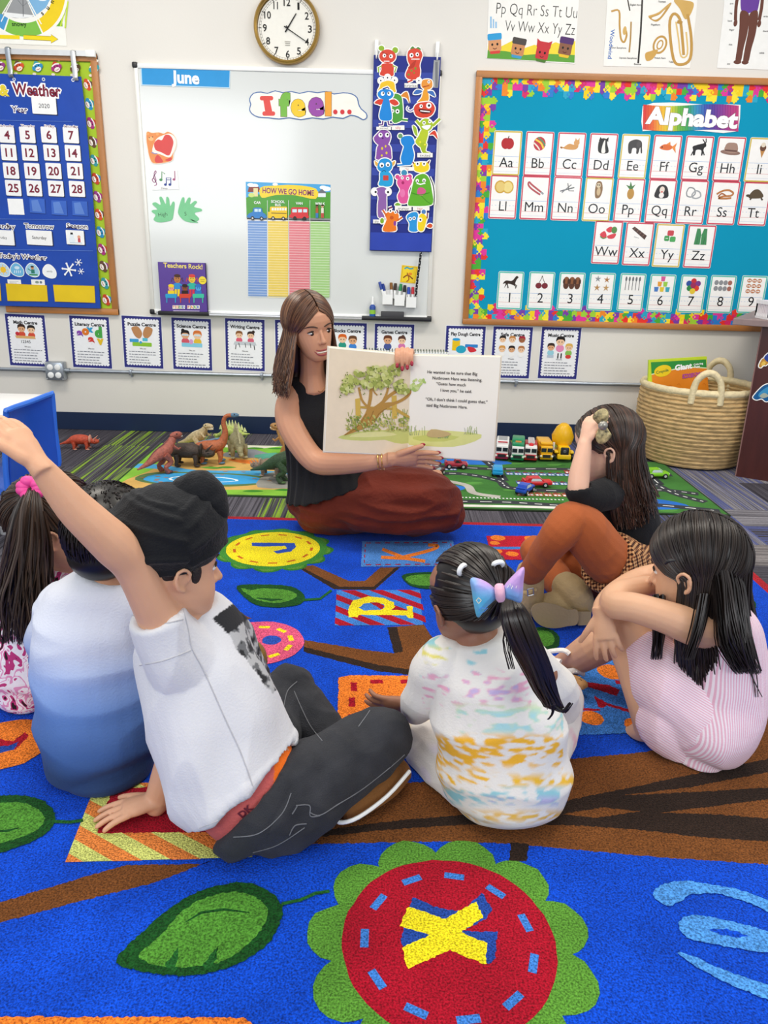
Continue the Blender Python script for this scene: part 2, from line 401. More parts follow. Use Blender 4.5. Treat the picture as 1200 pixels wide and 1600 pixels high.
# ---- clock
def clock():
    c = W(449, 44.5); R = .163; cy = WY
    t = thing('wall_clock', 'round gold-rimmed wall clock with black numerals above the whiteboard', 'clock', (c.x, cy, c.z))
    b = MB(); b.lathe((c.x, cy, c.z), [(R*.9, 0), (R, .004), (R, .03), (R*.985, .044), (R*.95, .05), (R*.90, .044), (R*.885, .034), (R*.885, .026)], 64, (0, -1, 0), False); b.build('rim', M['gold'], t)
    A = wallart(.026); A.loc(449, 44.5)
    A.ell(0, 0, 46.2, 46.2, 'f1efe6', 0, 60)
    A.ring(0, 0, 43.4, 43.9, '555', 60); A.ring(0, 0, 40.9, 41.3, '777', 60)
    for k in range(60):
        a = math.radians(k*6); big = k % 5 == 0; r0, r1 = (40.5, 45) if big else (41, 43.6)
        A.line([(r0*math.sin(a), -r0*math.cos(a)), (r1*math.sin(a), -r1*math.cos(a))], 1.0 if big else .35, '222')
    A.build('dial', M['print'], t)
    A = wallart(.0268); A.loc(449, 44.5)
    for k in range(1, 13):
        a = math.radians(k*30); A.text(str(k), 35.2*math.sin(a), -35.2*math.cos(a)+4.8, 9.6, '151515', 'c', .012, wid=(2.6 if k == 1 else 5.8 if k < 10 else 6.5 if k == 11 else 10))
    for y, tw in ((18, 9), (20.3, 8), (23, 8)): A.line([(-tw/2, y), (tw/2, y)], .8, '99958a')
    A.build('numerals', M['print'], t)
    for nm, ang, l, wd, hh in (('hour_hand', 34, 25, 2.0, .03), ('minute_hand', 120.5, 33, 1.5, .032)):
        a = math.radians(ang); dx, dy = math.sin(a), -math.cos(a); A = wallart(hh); A.loc(449, 44.5)
        q = [(-dx*6-dy*wd*.5, -dy*6+dx*wd*.5), (-dx*6+dy*wd*.5, -dy*6-dx*wd*.5), (dx*l+dy*wd*.35, dy*l-dx*wd*.35), (dx*l-dy*wd*.35, dy*l+dx*wd*.35)]
        A.sheet(q, '151515', .0008); A.build(nm, M['print'], t)
    b = MB(); b.lathe((c.x, cy-.026, c.z), [(.005, 0), (.005, .009)], 12, (0, -1, 0)); b.build('hand_hub', M['black'], t)
clock()
# ---- whiteboard
X0, Z0, X1, Z1 = -1.296, .672, .252, 1.892
wb = thing('whiteboard', 'large white dry-erase board with slim pale frame in the middle of the wall', 'whiteboard', (X0, WY, Z0))
M['wb'] = mat('whiteboard_enamel', 'dcdfdd', .12, spec=.6, var=(1.5, .02))
b = MB(); b.wbox(X0+.01, Z0+.01, X1-.01, Z1-.01, WY-.012, WY); b.build('writing_surface', M['wb'], wb, False)
frame('frame', wb, X0, Z0, X1, Z1, .022, .018, mat('pale_aluminium_frame', 'eae8e0', .35, .15, var=(20, .03)), M['white'])
for x in (X0+.008, X1-.008):
    for z in (Z0+.008, Z1-.008): b = MB(); b.box((x, WY-.011, z), (.028, .026, .028), None, .007); b.build('corner_cap', M['black'], wb)
b = MB(); b.wbox(X0+.04, Z0-.004, X1-.02, Z0+.007, WY-.055, WY-.012, .002); b.wbox(X0+.04, Z0+.006, X1-.02, Z0+.015, WY-.057, WY-.051, .002); b.build('pen_tray', M['alu'], wb)
for x0, x1 in ((X0+.05, X0+.33), (X1-.38, X1+.004)): b = MB(); b.wbox(x0, Z0-.005, x1, Z0+.0155, WY-.0575, WY-.012, .002); b.build('tray_end', M['black'], wb)
WBO = .013
# June banner
A = wallart(WBO); A.sheet([(219.5, 101), (360, 107), (359, 138), (221, 133.5)], 'b9dcf0'); A.poly([(221, 102.3), (359, 108.3), (358, 136.5), (222.5, 132)], '1e93d6')
A.text('June', 290, 130, 16, 'fff', 'c', .035, 1.5); tag(A.build('month_banner', M['lam']), 'blue laminated banner reading June at the top of the whiteboard', 'banner')
# bear with heart
A = wallart(WBO); A.sticker([('b', [(230, 206), (238, 208), (248, 207), (256, 209), (262, 206), (270, 210), (275, 218), (275, 230), (271, 240), (269, 250), (258, 254), (240, 255), (234, 246), (231, 232), (229, 218)], 'e88d45')], 1, 'f4e6d4')
A.draw([('b', [(244, 218), (256, 211), (266, 209), (274, 216), (275, 228), (270, 240), (264, 246), (250, 241), (238, 237)], 'f7f1e6'),
        ('b', [(241, 224), (247, 218), (253, 219), (258, 211), (266, 212), (271, 221), (269, 232), (264, 243), (252, 238), (243, 234)], 'd93b36'),
        ('b', [(242, 248), (247, 242), (255, 253), (244, 254)], 'd93b36'), ('b', [(258, 250), (268, 246), (266, 252)], 'd93b36'),
        ('e', 236, 217, 4, 3, 'f5b877'), ('e', 233.5, 215, .8, .8, '3a2415', 0), ('e', 238.5, 214, .8, .8, '3a2415', 0), ('e', 231, 209, 2.2, 2.2, 'f2a45c'), ('e', 246, 209.5, 2.2, 2.2, 'f2a45c'),
        ('c', [(237, 238), (242, 240), (246, 240)], 1.6, '8f88b8')])
tag(A.build('bear_cutout', M['lam']), 'small cutout of a bear holding a red heart on the whiteboard', 'cutout')
# music notes
A = wallart(WBO); A.sheet([(235, 264), (277, 266), (280, 296), (238, 297)], 'fbfbfa')
A.draw([('c', [(241, 290), (245, 288), (242, 281), (240, 276), (244, 270), (243, 267), (241, 272), (244, 282), (241, 285), (238, 281), (241, 277)], 1.3, '9a5a86'),
        ('l', [(253, 281), (253, 268), (258, 272)], 1.4, '5a9a6a'), ('e', 251.5, 281, 2.6, 1.9, '5a9a6a'),
        ('l', [(260, 288), (260, 278), (267, 278), (267, 288)], 1.6, '3c4f9a'), ('e', 258.6, 288.5, 2.2, 1.8, '3c4f9a'), ('e', 265.6, 288.5, 2.2, 1.8, '3c4f9a'), ('l', [(260, 281), (267, 281)], 1, '3c4f9a'),
        ('l', [(273.5, 280), (273, 267)], 1.3, 'b0648a'), ('e', 272, 280.5, 2.2, 1.7, 'b0648a'), ('t', 'Dance', 257, 295.5, 2.6, '444')])
tag(A.build('music_note_card', M['print']), 'white card with coloured music notes on the whiteboard', 'card')
# green hands
def hand_cut(pts, lab, txt, tx, ty, rot):
    A = wallart(WBO); A.sheet(pts, '83cf9a', .001, 3); A.text(txt, tx, ty, 5.5, '333', 'c', -.01, rot); tag(A.build('paper_hand', M['print']), lab, 'paper hand', 'green paper hands on the whiteboard')
hand_cut([(239, 328), (237, 331), (243, 336), (240, 343), (246, 347), (256, 347), (268, 344), (271, 336), (273, 318), (270, 315), (266, 322), (264, 310), (260, 308), (259, 319), (253, 308), (249, 309), (251, 320), (243, 316), (238, 319), (246, 327)], 'green paper hand reading High, the left of the pair on the whiteboard', 'High', 255, 338, -8)
hand_cut([(279, 335), (279, 326), (284, 310), (288, 309), (289, 318), (294, 309), (298, 310), (297, 319), (304, 314), (308, 316), (303, 323), (314, 326), (315, 330), (304, 333), (311, 341), (309, 345), (303, 346), (297, 342), (310, 348), (290, 346)], 'green paper hand reading 5, beside the High hand on the whiteboard', '5', 290, 337, 0)
# how we go home chart
def home_chart():
    A = wallart(WBO); A.sheet([(384, 284), (516.5, 288.5), (515, 465), (387.5, 461.5)], 'f4f4f0', .0008)
    A.poly([(384, 284), (516.5, 288.5), (516.3, 313), (384.5, 310)], '4aa7e0'); A.poly([(384.5, 309), (397, 303), (420, 305), (516.4, 300), (516, 345), (385.5, 341.5)], '4f9f35')
    for x, y, r in ((392, 289, 4), (398, 290, 4), (505, 293, 4), (510, 295, 5), (430, 288, 3)): A.ell(x, y, r*1.4, r*.7, 'f2f8fc')
    A.draw([('p', [(387, 300), (389, 292), (405, 292), (407, 300)], '8a3b2c'), ('r', 396, 294, 403, 307, 'e8d9a0'), ('r', 390, 301, 397, 307, 'd8e4c0'), ('e', 393, 305, 5, 3, 'cfe07a'), ('p', [(495, 302), (503, 295), (511, 302)], '6a6f78'), ('r', 497, 302, 509, 308, 'e9eef2')])
    A.poly([(386, 338), (516, 341.5), (516, 345.5), (386, 342)], '8a8d90'); A.poly([(386, 341), (516, 344.5), (516, 345.8), (386, 342.6)], '20232a')
    A.poly([(407, 293), (430, 290), (460, 289), (494, 295), (493, 311), (460, 305), (430, 305), (409, 309)], 'f3d433', 3); A.text('HOW WE GO HOME', 450.5, 303.5, 7.5, '8a2f5a', 'c', .03, 1.5, 'f9ef9c', .02, 0, 80)
    cx = [386.5, 418, 451, 484.5, 516]; bc = ['7c9fd6', 'eccf63', 'e2838b', 'a5cf85']; lc = ['cfdff2', 'f8ecb5', 'f6cfd0', 'dff0cf']
    for i, nm in enumerate((('CAR',), ('SCHOOL', 'BUS'), ('VAN',), ('WALK',))):
        a, b_ = cx[i], cx[i+1]
        A.poly([(a+.8, 344.5+i*.6), (b_-.6, 345.2+i*.6), (b_-.9+(.3 if i < 3 else -.2), 463+i*.5), (a+1.4, 462+i*.5)], bc[i])
        for k in range(30): y = 349+k*3.95+i*.6; A.line([(a+1, y), (b_-1, y+.6)], .75, lc[i])
        if i: A.line([(a, 313), (a, 346)], .7, 'dfeedd')
        for j, s_ in enumerate(nm): A.text(s_, (a+b_)/2, 318.5+i*.6+(j-len(nm)+1)*5+(3 if len(nm) > 1 else 0), 3.6, 'fff', 'c', .02)
    for x, c in ((402, '2f7fc8'), (468, 'd8333a')):
        A.draw([('b', [(x-14, 340), (x-13, 334), (x-7, 331), (x-5, 325), (x+6, 325), (x+9, 332), (x+13, 335), (x+13, 341)], c), ('r', x-4, 326.5, x+1, 331, 'cfeaf5'), ('r', x+2, 326.5, x+6, 331, 'cfeaf5'), ('e', x-7, 341, 3, 3, '222'), ('e', x+7, 341.5, 3, 3, '222'), ('e', x-7, 341, 1.3, 1.3, 'ddd'), ('e', x+7, 341.5, 1.3, 1.3, 'ddd')])
    A.draw([('r', 455, 324, 482, 341, 'd8333a', 3), ('r', 457, 327, 464, 332, 'cfeaf5'), ('r', 466, 327, 472, 332, 'cfeaf5'), ('r', 474, 327, 480, 332, 'cfeaf5'), ('e', 461, 341, 2.8, 2.8, '222'), ('e', 476, 341.5, 2.8, 2.8, '222')])
    A.draw([('r', 422, 323, 449, 341, 'f0c71f', 2), ('r', 419, 331, 424, 341, 'f0c71f', 1)]+[('r', 425+k*4, 325, 428+k*4, 329, 'eef4f0') for k in range(6)]+[('l', [(424, 333), (448, 333.5)], 1, '222'), ('e', 427, 341, 2.8, 2.8, '222'), ('e', 443, 341.5, 2.8, 2.8, '222'), ('e', 427, 341, 1.2, 1.2, 'ddd'), ('e', 443, 341.5, 1.2, 1.2, 'ddd')])
    for x, a, b_, s_ in ((495.5, '3f7fc0', 'b05a2e', '8a5a3a'), (504, 'd14b4b', 'e8e2d2', 'e0b08a')): A.draw([('r', x-2, 325, x+2, 333, b_), ('r', x-2, 333, x-.2, 340.5, a), ('r', x+.2, 333, x+2, 340.5, a), ('e', x, 322.5, 2, 2.2, s_), ('e', x, 321, 2.1, 1.3, '3a2618')])
    tag(A.build('go_home_chart', M['lam']), 'laminated How We Go Home chart with four coloured ruled columns', 'chart')
home_chart()
# I feel...
def feel():
    A = wallart(WBO); base = [(392, 163), (390, 155), (396, 146), (408, 144), (418, 146), (430, 142), (442, 145), (455, 143), (468, 146), (482, 143), (496, 145), (510, 143), (522, 147), (536, 145), (550, 147), (558, 153), (560, 162), (564, 170), (572, 177), (573, 184), (567, 187), (560, 183), (548, 180), (536, 185), (520, 183), (505, 186), (488, 184), (470, 187), (452, 184), (436, 186), (420, 184), (404, 183), (394, 178), (390, 171)]
    A.sheet(base, 'f6f4ea', .001, 2); A.line(base, 1.6, '4b6fa8', 2, True)
    for i, (ch, x, c, s_, dy) in enumerate((('I', 418, 'e04a41', 28, 0), ('f', 445, '77b843', 27, 0), ('e', 466, 'f1c92c', 27, 0), ('e', 494, '9a4aa6', 29, -1), ('l', 513, 'f0a53a', 27, -1))):
        if ch == 'I': A.draw([('r', 406, 150, 427, 157, c, 3), ('r', 410, 174, 430, 181, c, 3), ('p', [(411, 154), (421, 153), (426, 177), (415, 178)], c)])
        else: A.text(ch, x, 179+dy, s_*1.02, c, 'c', .075, 0, '5a4a3a', .012)
    for x in (524, 535, 546): A.ell(x, 175, 3.4, 3.4, 'd6393f')
    tag(A.build('feelings_sign', M['lam']), 'cloud-shaped sign reading I feel... in coloured letters', 'sign')
feel()
# Teachers Rock book
def rock():
    y1 = WY-.02; tl, tr, br, bl = W(249, 409), W(326, 409.5), W(327, 488), W(251, 486); x0, x1 = tl.x, br.x; z1, z0 = tl.z, Z0+.01
    t = thing('picture_book', 'purple picture book titled Teachers Rock! standing on the whiteboard tray', 'book', (x0, y1, z0))
    b = MB(); b.wbox(x0+.004, z0+.003, x1-.006, z1-.003, y1-.010, y1-.002); b.build('pages', mat('book_pages', 'efe9dc', .8, bump=(300, .1)), t, False)
    b = MB().color('5b3f96'); b.wbox(x0, z0, x1, z1, y1-.0125, y1-.010); b.wbox(x0, z0, x1, z1, y1-.002, y1); b.wbox(x1-.003, z0, x1, z1, y1-.0125, y1); b.build('cover', M['lam'], t, False)
    A = Art((0, y1-.0127, 0)); A.text('Teachers Rock!', 286, 419, 6.6, 'f7e26b', 'c', .02, 1.4)
    for x, hc, sk, sh, pt in ((277, '4a2a1a', 'b9783f', '2f8fd0', 'f0d21f'), (300, 'd8443a', 'e9c33a', '2fb6a0', 'd8334a')):
        A.draw([('l', [(x-3, 440), (x-8, 434), (x-9, 440)], 1.4, hc), ('l', [(x+3, 440), (x+8, 434), (x+9, 440)], 1.4, hc), ('e', x, 436, 5.2, 6, sk), ('e', x, 431, 5.2, 2.6, hc), ('e', x-1.8, 435, .7, .9, '111'), ('e', x+1.8, 435, .7, .9, '111'), ('c', [(x-2, 438.5), (x, 439.5), (x+2, 438.5)], .6, '711'),
                ('p', [(x-4, 442), (x+4, 442), (x+5, 452), (x-5, 452)], sh), ('l', [(x-4, 444), (x-11, 449)], 2.4, sh), ('l', [(x+4, 444), (x+11, 448)], 2.4, sh), ('p', [(x-4, 452), (x-.5, 452), (x-.5, 463), (x-4, 463)], pt), ('p', [(x+.5, 452), (x+4, 452), (x+4, 463), (x+.5, 463)], pt)])
    for x, c, hd, hr in ((267.5, '2f9fd0', 'e9a08a', 'f0d21f'), (289, 'd6452f', '8a4a2a', '2a1a14'), (310, '3fc0a0', '4aa0e0', '2a70c0')):
        A.draw([('e', x, 450, 4.4, 4.6, hd), ('e', x, 446.5, 4.6, 2.6, hr), ('e', x-1.5, 450, .6, .6, '111'), ('e', x+1.5, 450, .6, .6, '111'), ('r', x-5, 454, x+5, 459, hr), ('r', x-9, 459, x+9, 465.5, c, 1.5), ('r', x-7.5, 465, x-6, 473, c), ('r', x+6, 465, x+7.5, 473, c)])
    A.draw([('e', 316.5, 438, 6, 6, 'f0d83a'), ('l', [(313, 437), (320, 437)], .7, '7a6a1a'), ('l', [(313.5, 439.5), (319.5, 439.5)], .7, '7a6a1a')])
    for i, (ch, c) in enumerate(zip('TODDPARR', ('d33', 'e80', '3a3', '26c', 'd33', 'e80', '3a3', '26c'))):
        x = 272+i*5+(3 if i > 3 else 0); A.rect(x-2.2, 477, x+2.2, 482.5, 'f6f2e6'); A.text(ch, x, 481.6, 3.6, c, 'c', .03)
    A.line([(271, 485.5), (312, 486)], .9, 'd9cdea'); A.build('cover_print', M['lam'], t)
rock()
# marker holders, markers, glue, eraser, ribbon, yellow card
def trayitems():
    for k, (x, y0, y1) in enumerate(((605.5, 459, 474.5), (624, 459.5, 476.5), (642, 463, 479.5))):
        a, c = W(x-8, y1), W(x+8, y0); b = MB(); yf = WY-.046; yb = WY-.013; z0, z1 = a.z, c.z+.02
        b.wbox(a.x, z0, c.x, z0+.003, yf, yb); b.wbox(a.x, z0, c.x, z1-.022, yf-.003, yf); b.wbox(a.x, z0, c.x, z1, yb-.003, yb); b.wbox(a.x, z0, a.x+.003, z1-.01, yf, yb); b.wbox(c.x-.003, z0, c.x, z1-.01, yf, yb)
        tag(b.build('marker_holder', M['white'], None, False), ['white magnetic marker cup holding blue markers, nearest the board middle', 'white magnetic marker cup between two others on the whiteboard', 'white magnetic marker cup under the yellow square card'][k], 'marker cup', 'white marker cups on the whiteboard')
    for x, y, lx, c, cn, wh in ((601, 458, 593, '1f3f9a', 'blue', 'blue-capped marker leaning left in the first white cup'), (603.5, 459, 598, '18348a', 'navy', 'navy-capped marker beside the blue one in the first white cup'), (612, 457, 611, '8a5a1e', 'brown', 'brown-capped marker in the cup with the blue markers'), (616, 458, 618, '3a2418', 'dark', 'dark brown-capped marker at the right edge of the first cup'),
                                 (623, 459, 626.5, '1f8a4a', 'green', 'green-capped marker in the middle white cup'), (630.5, 461, 632.5, '17171a', 'black', 'black-capped marker in the middle white cup'), (638, 464, 638.5, '2a4fb8', 'blue', 'blue-capped marker in the cup under the yellow card'), (644.5, 464, 645, 'd02f3a', 'red', 'red-capped marker in the rightmost white cup')):
        p0 = W(x, y+8); p1 = W(lx, y-16 if cn != 'blue' or x > 610 else y-18)
        p0 = Vector((p0.x, WY-.03, p0.z)); p1 = Vector((p1.x, WY-.03, p1.z)); d = p1-p0
        t = thing('marker', wh, 'marker', tuple(p0), 'dry-erase markers in the white cups'); b = MB(); b.tube([p0, p0+d*.55], .0075, 10); b.build('barrel', M['white'], t)
        b = MB(); b.color(c); b.tube([p0+d*.55, p0+d*.97, p1], [.0088, .0082, .006], 10); b.build('cap', M['plas'], t)
    p = W(582, 496); c = Vector((p.x, WY-.035, Z0+.0076)); t = thing('glue_bottle', 'small blue and green glue bottle on the whiteboard tray', 'bottle', tuple(c))
    b = MB().color('2a5aa8'); b.lathe(c, [(.016, 0), (.017, .004), (.017, .02)], 18); b.color('8fc63a'); b.lathe(c, [(.0172, .02), (.0172, .042)], 18, None, False); b.color('20489a'); b.lathe(c, [(.017, .042), (.017, .058), (.012, .066), (.008, .07)], 18, None, False); b.build('bottle_body', M['plas'], t)
    b = MB(); b.lathe(c, [(.008, .068), (.008, .076), (.0045, .09), (.004, .108), (.002, .112)], 14); b.build('nozzle', M['white'], t)
    a, q = W(595, 497.5), W(631, 488.5); b = MB().color('3c3c40'); b.wbox(a.x, Z0+.0076, q.x, Z0+.043, WY-.05, WY-.018, .004); b.color('202024'); b.wbox(a.x+.002, Z0+.0076, q.x-.002, Z0+.018, WY-.051, WY-.017, .002); tag(b.build('board_eraser', M['matte']), 'dark grey felt board eraser on the whiteboard tray', 'eraser')
    A = wallart(WBO); A.sheet([(628, 414), (653, 416.5), (649, 443), (625, 441)], 'f3d22e', .001)
    A.draw([('l', [(629.5, 415.6), (651.3, 418), (647.6, 441.5), (626.8, 439.6), (629.5, 415.6)], .8, 'c58f1c'), ('c', [(632, 420), (636, 418), (641, 420), (646, 419)], 2.5, '3f9fb0'), ('c', [(630, 434), (637, 430), (645, 436)], 2, '8a4a1e'), ('c', [(636, 426), (639, 436), (635, 440)], 1.6, 'a0561e'), ('e', 641, 428, 3, 2, 'e88b2a')])
    tag(A.build('yellow_card', M['lam']), 'square yellow patterned card above the marker cups', 'card')
    A = wallart(.05, h=0); pts = [(657.5, 394), (656, 410), (653, 430), (651, 448), (650, 463)]; L = [(x-1.8, y) for x, y in pts]+[(x+1.8, y) for x, y in reversed(pts)]; A.sheet(L, '1b1b20', .0012)
    for k in range(16): q = catmull(pts, 4)[k]; A.ell(q[0]+(.9 if k % 2 else -.9), q[1]+1, .6, .6, 'f4f4f4', 0, 8)
    tag(A.build('spotted_ribbon', M['print']), 'black ribbon with white dots hanging below the blue pocket chart', 'ribbon')
trayitems()
# ---- feelings pocket chart
def eyes(*l): return [('y',)+e for e in l]
def feelings_chart():
    A = wallart(.02, h=0); p = W(630, 392)
    t = thing('feelings_pocket_chart', 'tall blue pocket chart of paper monsters hanging over the whiteboard edge', 'pocket chart', (p.x, WY-.02, p.z))
    A.sheet([(584, 86), (689, 89.5), (674, 394), (577.5, 391.5)], '202e86', .004); A.build('backing', M['fab'], t)
    for k in range(7):
        y = 112+k*37.5; A = wallart(.0245); x0 = 584.5-.024*(y-86); x1 = 688.5-.049*(y-89); A.sheet([(x0+1, y), (x1-1, y+2), (x1-2, y+14), (x0+1, y+12)], '3446a4', .0006); A.build('pocket_strip', M['fab'], t)
    A = wallart(.034, h=0); A.sheet([(579, 362), (674.5, 364), (673, 393), (578, 390.5)], '2c44ac', .0025); A.line([(579, 362.5), (674, 364.5)], 1, '1f2f88'); A.build('storage_pouch', M['fab'], t)
    A = wallart(.0245); A.sheet([(678, 94), (687.5, 94), (684.5, 137), (674.5, 137)], 'a2a4a6', .0008); A.rect(680, 97, 684, 136, '75787c'); A.build('clear_sleeve', M['lam'], t)
    for x, y in ((588.5, 80), (683, 83)):
        c = W(x, y); b = MB(); b.box((c.x, WY-.012, c.z+.012), (.02, .024, .07), None, .004); b.tube([(c.x, WY-.022, c.z), (c.x, WY-.034, c.z-.012), (c.x, WY-.036, c.z-.03), (c.x, WY-.028, c.z-.036)], .004, 8, None, 1, 4); tag(b.build('wall_hook', M['white']), 'white adhesive hook at the %s top corner of the monster chart' % ('left' if x < 600 else 'right'), 'hook', 'white hooks of the monster chart')
    g = 'paper monsters in the blue pocket chart'
    def mon(label, L, off, word=None, wc='555'):
        A = wallart(off); A.sticker(L, 1.5)
        if word: x0, y0, x1, y1, s_ = word; A.rect(x0, y0, x1, y1, 'f4f2ee'); A.text(s_, (x0+x1)/2, y1-1.2, (y1-y0)*.55, wc, 'c')
        tag(A.build('paper_monster', M['lam']), label, 'paper monster', g)
    # o(x,y): the two crops the tracing used
    def o1(*a): return [(570+x/9.23, 60+y/9.23) for x, y in a]
    def o2(*a): return [(570+x/8.89, 220+y/8.89) for x, y in a]
    R, G2, BL, PU, YE = 'd8432f', '8fb52a', '1a86d8', '8a4fa6', 'f0c52a'
    mon('red paper monster with green horns at the top left of the pocket chart', [('e', 596, 75.5, 4.5, 3.6, G2), ('e', 617.5, 78.5, 4.5, 4.2, G2), ('e', 605.5, 88, 13, 9.5, R), ('b', o1((250, 370), (400, 370), (415, 480), (395, 545), (225, 530), (240, 450)), R), ('l', o1((245, 400), (195, 420), (200, 490)), 2, G2), ('l', o1((400, 395), (455, 415), (430, 490)), 2, G2)]+eyes((600.5, 87, 2.7, .5), (611, 88, 2.9, -.7))+[('l', o1((275, 330), (355, 330)), 1.4, 'fff'), ('l', o1((250, 200), (330, 235)), .8, '7a1a14')], .027)
    mon('red spotted paper monster covering its mouth, top right of the chart', [('b', o1((660, 160), (690, 115), (730, 145), (770, 125), (805, 165)), '4f8a3a'), ('b', o1((615, 230), (640, 170), (720, 145), (800, 170), (830, 240), (810, 310), (790, 390), (800, 480), (770, 580), (640, 590), (590, 540), (610, 460), (650, 400), (620, 320)), R), ('l', o1((620, 630), (690, 600)), 2.6, R)]+eyes((643, 86.5, 3.2, .2), (652, 85.2, 2.8, .2))+[('l', o1((670, 300), (790, 300)), 1.6, 'f4f0ea'), ('b', o1((620, 430), (700, 340), (740, 320), (700, 420)), 'b8321f'), ('e', 649, 107, 1.8, 1.8, '7f8f2e'), ('e', 643, 110.5, 1.6, 1.6, '7f8f2e'), ('e', 638.5, 116.5, 1.9, 1.6, '7f8f2e'), ('e', 647, 114, 1.2, 1.2, '7f8f2e')], .026, (632, 130, 653, 137, 'surprised'))
    mon('yellow three-eyed paper monster behind the blue winged one', [('e', 595, 126, 4, 3.8, 'f4f0e6'), ('e', 605.5, 121.5, 4.2, 4.2, 'f4f0e6'), ('e', 616.5, 125.5, 4, 3.8, 'f4f0e6'), ('b', o1((240, 640), (340, 610), (420, 640), (435, 720), (430, 780), (200, 780), (215, 700)), YE)]+eyes((595, 126, 2.6), (605.5, 121.5, 2.8), (616.5, 125.5, 2.6)), .028)
    mon('green paper monster with an orange wing peeking from behind the blue one', [('b', o1((430, 800), (520, 830), (545, 950), (550, 1120), (520, 1190), (400, 1200), (400, 900)), '4e9e3c'), ('b', o1((520, 830), (610, 770), (645, 930), (600, 860)), 'e08a2e'), ('l', o1((530, 1170), (620, 1180)), 3, '4e9e3c')]+eyes((621, 174, 3.2), (613.5, 173.5, 2.6)), .0275, (612, 196, 632, 203, 'silly'), 'c33')
    mon('blue paper monster with red bat wings on the left of the chart', [('b', o1((140, 930), (200, 880), (280, 890), (230, 960), (190, 950)), R), ('b', o1((350, 900), (430, 880), (490, 940), (440, 970), (390, 950)), R), ('e', 602.5, 147.5, 12.5, 7.5, BL), ('b', o1((280, 860), (340, 860), (370, 980), (390, 1110), (370, 1180), (240, 1180), (210, 1110), (240, 980)), BL), ('l', o1((260, 1190), (255, 1245), (200, 1250)), 2.4, '6a3a86'), ('l', o1((335, 1190), (345, 1245), (400, 1250)), 2.4, '6a3a86'), ('l', o1((260, 730), (330, 705), (350, 730)), 2, '2a3a8a')]+eyes((598, 146.5, 3, .9, -1), (608, 146.5, 3, -.9, -1)), .0295, (588, 198, 611, 203, 'worried'))
    mon('orange paper monster with small blue wings on the right of the chart', [('e', 654.5, 126, 3.4, 3.4, 'f4f0e6'), ('b', o1((830, 610), (900, 590), (965, 610), (970, 700), (900, 740), (820, 700)), 'e8963a'), ('b', o1((850, 740), (900, 740), (915, 900), (760, 930), (820, 850)), 'eaa02e'), ('b', o1((700, 800), (750, 740), (830, 760), (780, 800)), '3f6fb8'), ('b', o1((900, 770), (980, 760), (1015, 840), (950, 810)), '3f6fb8')]+eyes((654.5, 126, 2.4), (670, 128, 2.2))+[('l', o1((840, 700), (930, 680)), 1.6, 'b04a1e')], .027)
    mon('round red grinning paper monster with a curly tail', [('c', o1((720, 1010), (660, 1050), (610, 1020), (630, 980)), 1.8, '8a8fc0'), ('b', o1((710, 1000), (760, 940), (850, 920), (950, 920), (1010, 1000), (980, 1090), (900, 1140), (800, 1140), (730, 1100)), R)]+eyes((658, 166, 2.6, .3), (670, 165, 4.2, .3))+[('b', o1((780, 1020), (950, 1040), (930, 1080), (820, 1080)), '5a1414'), ('l', o1((800, 1045), (940, 1060)), 1.6, 'fff')], .0285)
    mon('lime green paper monster with arms raised on the right edge', [('l', o1((740, 1180), (800, 1250)), 4, 'a7bf2a'), ('l', o1((1085, 1160), (980, 1260)), 4, 'a7bf2a'), ('b', o1((790, 1230), (850, 1160), (930, 1170), (985, 1250), (930, 1330), (830, 1330)), 'a7c22e'), ('b', o1((820, 1320), (910, 1330), (900, 1440), (840, 1580), (730, 1500), (780, 1400)), 'b8ca2c'), ('b', o2((770, 40), (860, 40), (845, 140), (910, 170), (810, 175)), 'a7bf2a'), ('b', o1((690, 1260), (740, 1290), (760, 1400), (720, 1380)), '9fbf3a'), ('b', o1((930, 1390), (1010, 1330), (1050, 1450), (990, 1390)), R)]+eyes((662.5, 192, 2.6), (671.5, 190, 2.4))+[('b', o1((820, 1270), (950, 1250), (900, 1320)), 'fff'), ('e', 656.5, 222, 1.4, 1.4, 'f0e63a'), ('e', 664, 226, 1.4, 1.4, 'f0e63a')], .03, (652, 239, 676, 246, 'excited'))
    mon('purple spotted paper monster with a raised arm at the left', [('b', o1((130, 1440), (240, 1330), (320, 1330), (370, 1390), (360, 1480), (300, 1569), (200, 1540)), PU), ('b', o2((190, 60), (340, 60), (370, 200), (350, 260), (170, 260), (160, 200)), PU), ('l', o1((140, 1440), (230, 1340), (290, 1320)), 3, PU)]+eyes((594.5, 211, 3.2, .4, -.6), (605, 211, 3.4, .4, -.6))+[('e', 597, 232, 1.6, 2.2, 'd9c03a'), ('e', 602.5, 228.5, 1.4, 1.8, 'd9c03a'), ('e', 604, 239, 1.6, 2, 'd9c03a'), ('e', 596.5, 243, 1.6, 1.6, 'd9c03a'), ('e', 598, 216, 1.5, 1.2, '4a2266')], .027)
    mon('plain blue paper monster with its back turned in the middle', [('e', 625.5, 212.5, 3.6, 3.4, '6a9a6a'), ('b', o2((500, -20), (540, -60), (620, -70), (670, -40), (690, 30), (660, 80), (685, 200), (650, 320), (600, 340), (530, 330), (500, 250), (520, 160), (540, 80), (510, 40)), BL), ('l', o2((560, 330), (450, 340)), 2.6, BL)], .028, (624, 261, 647, 267, 'shy'), 'c52')
    mon('yellow paper monster with brown horns near the right edge', [('b', o2((650, 280), (690, 310), (690, 350)), '8a3a2a'), ('b', o2((905, 270), (860, 310), (870, 350)), '8a3a2a'), ('b', o2((680, 320), (740, 300), (850, 300), (890, 340), (880, 410), (790, 440), (690, 410)), 'f0d21f')]+eyes((652.5, 256, 3.2), (662.5, 256, 3.2)), .028)
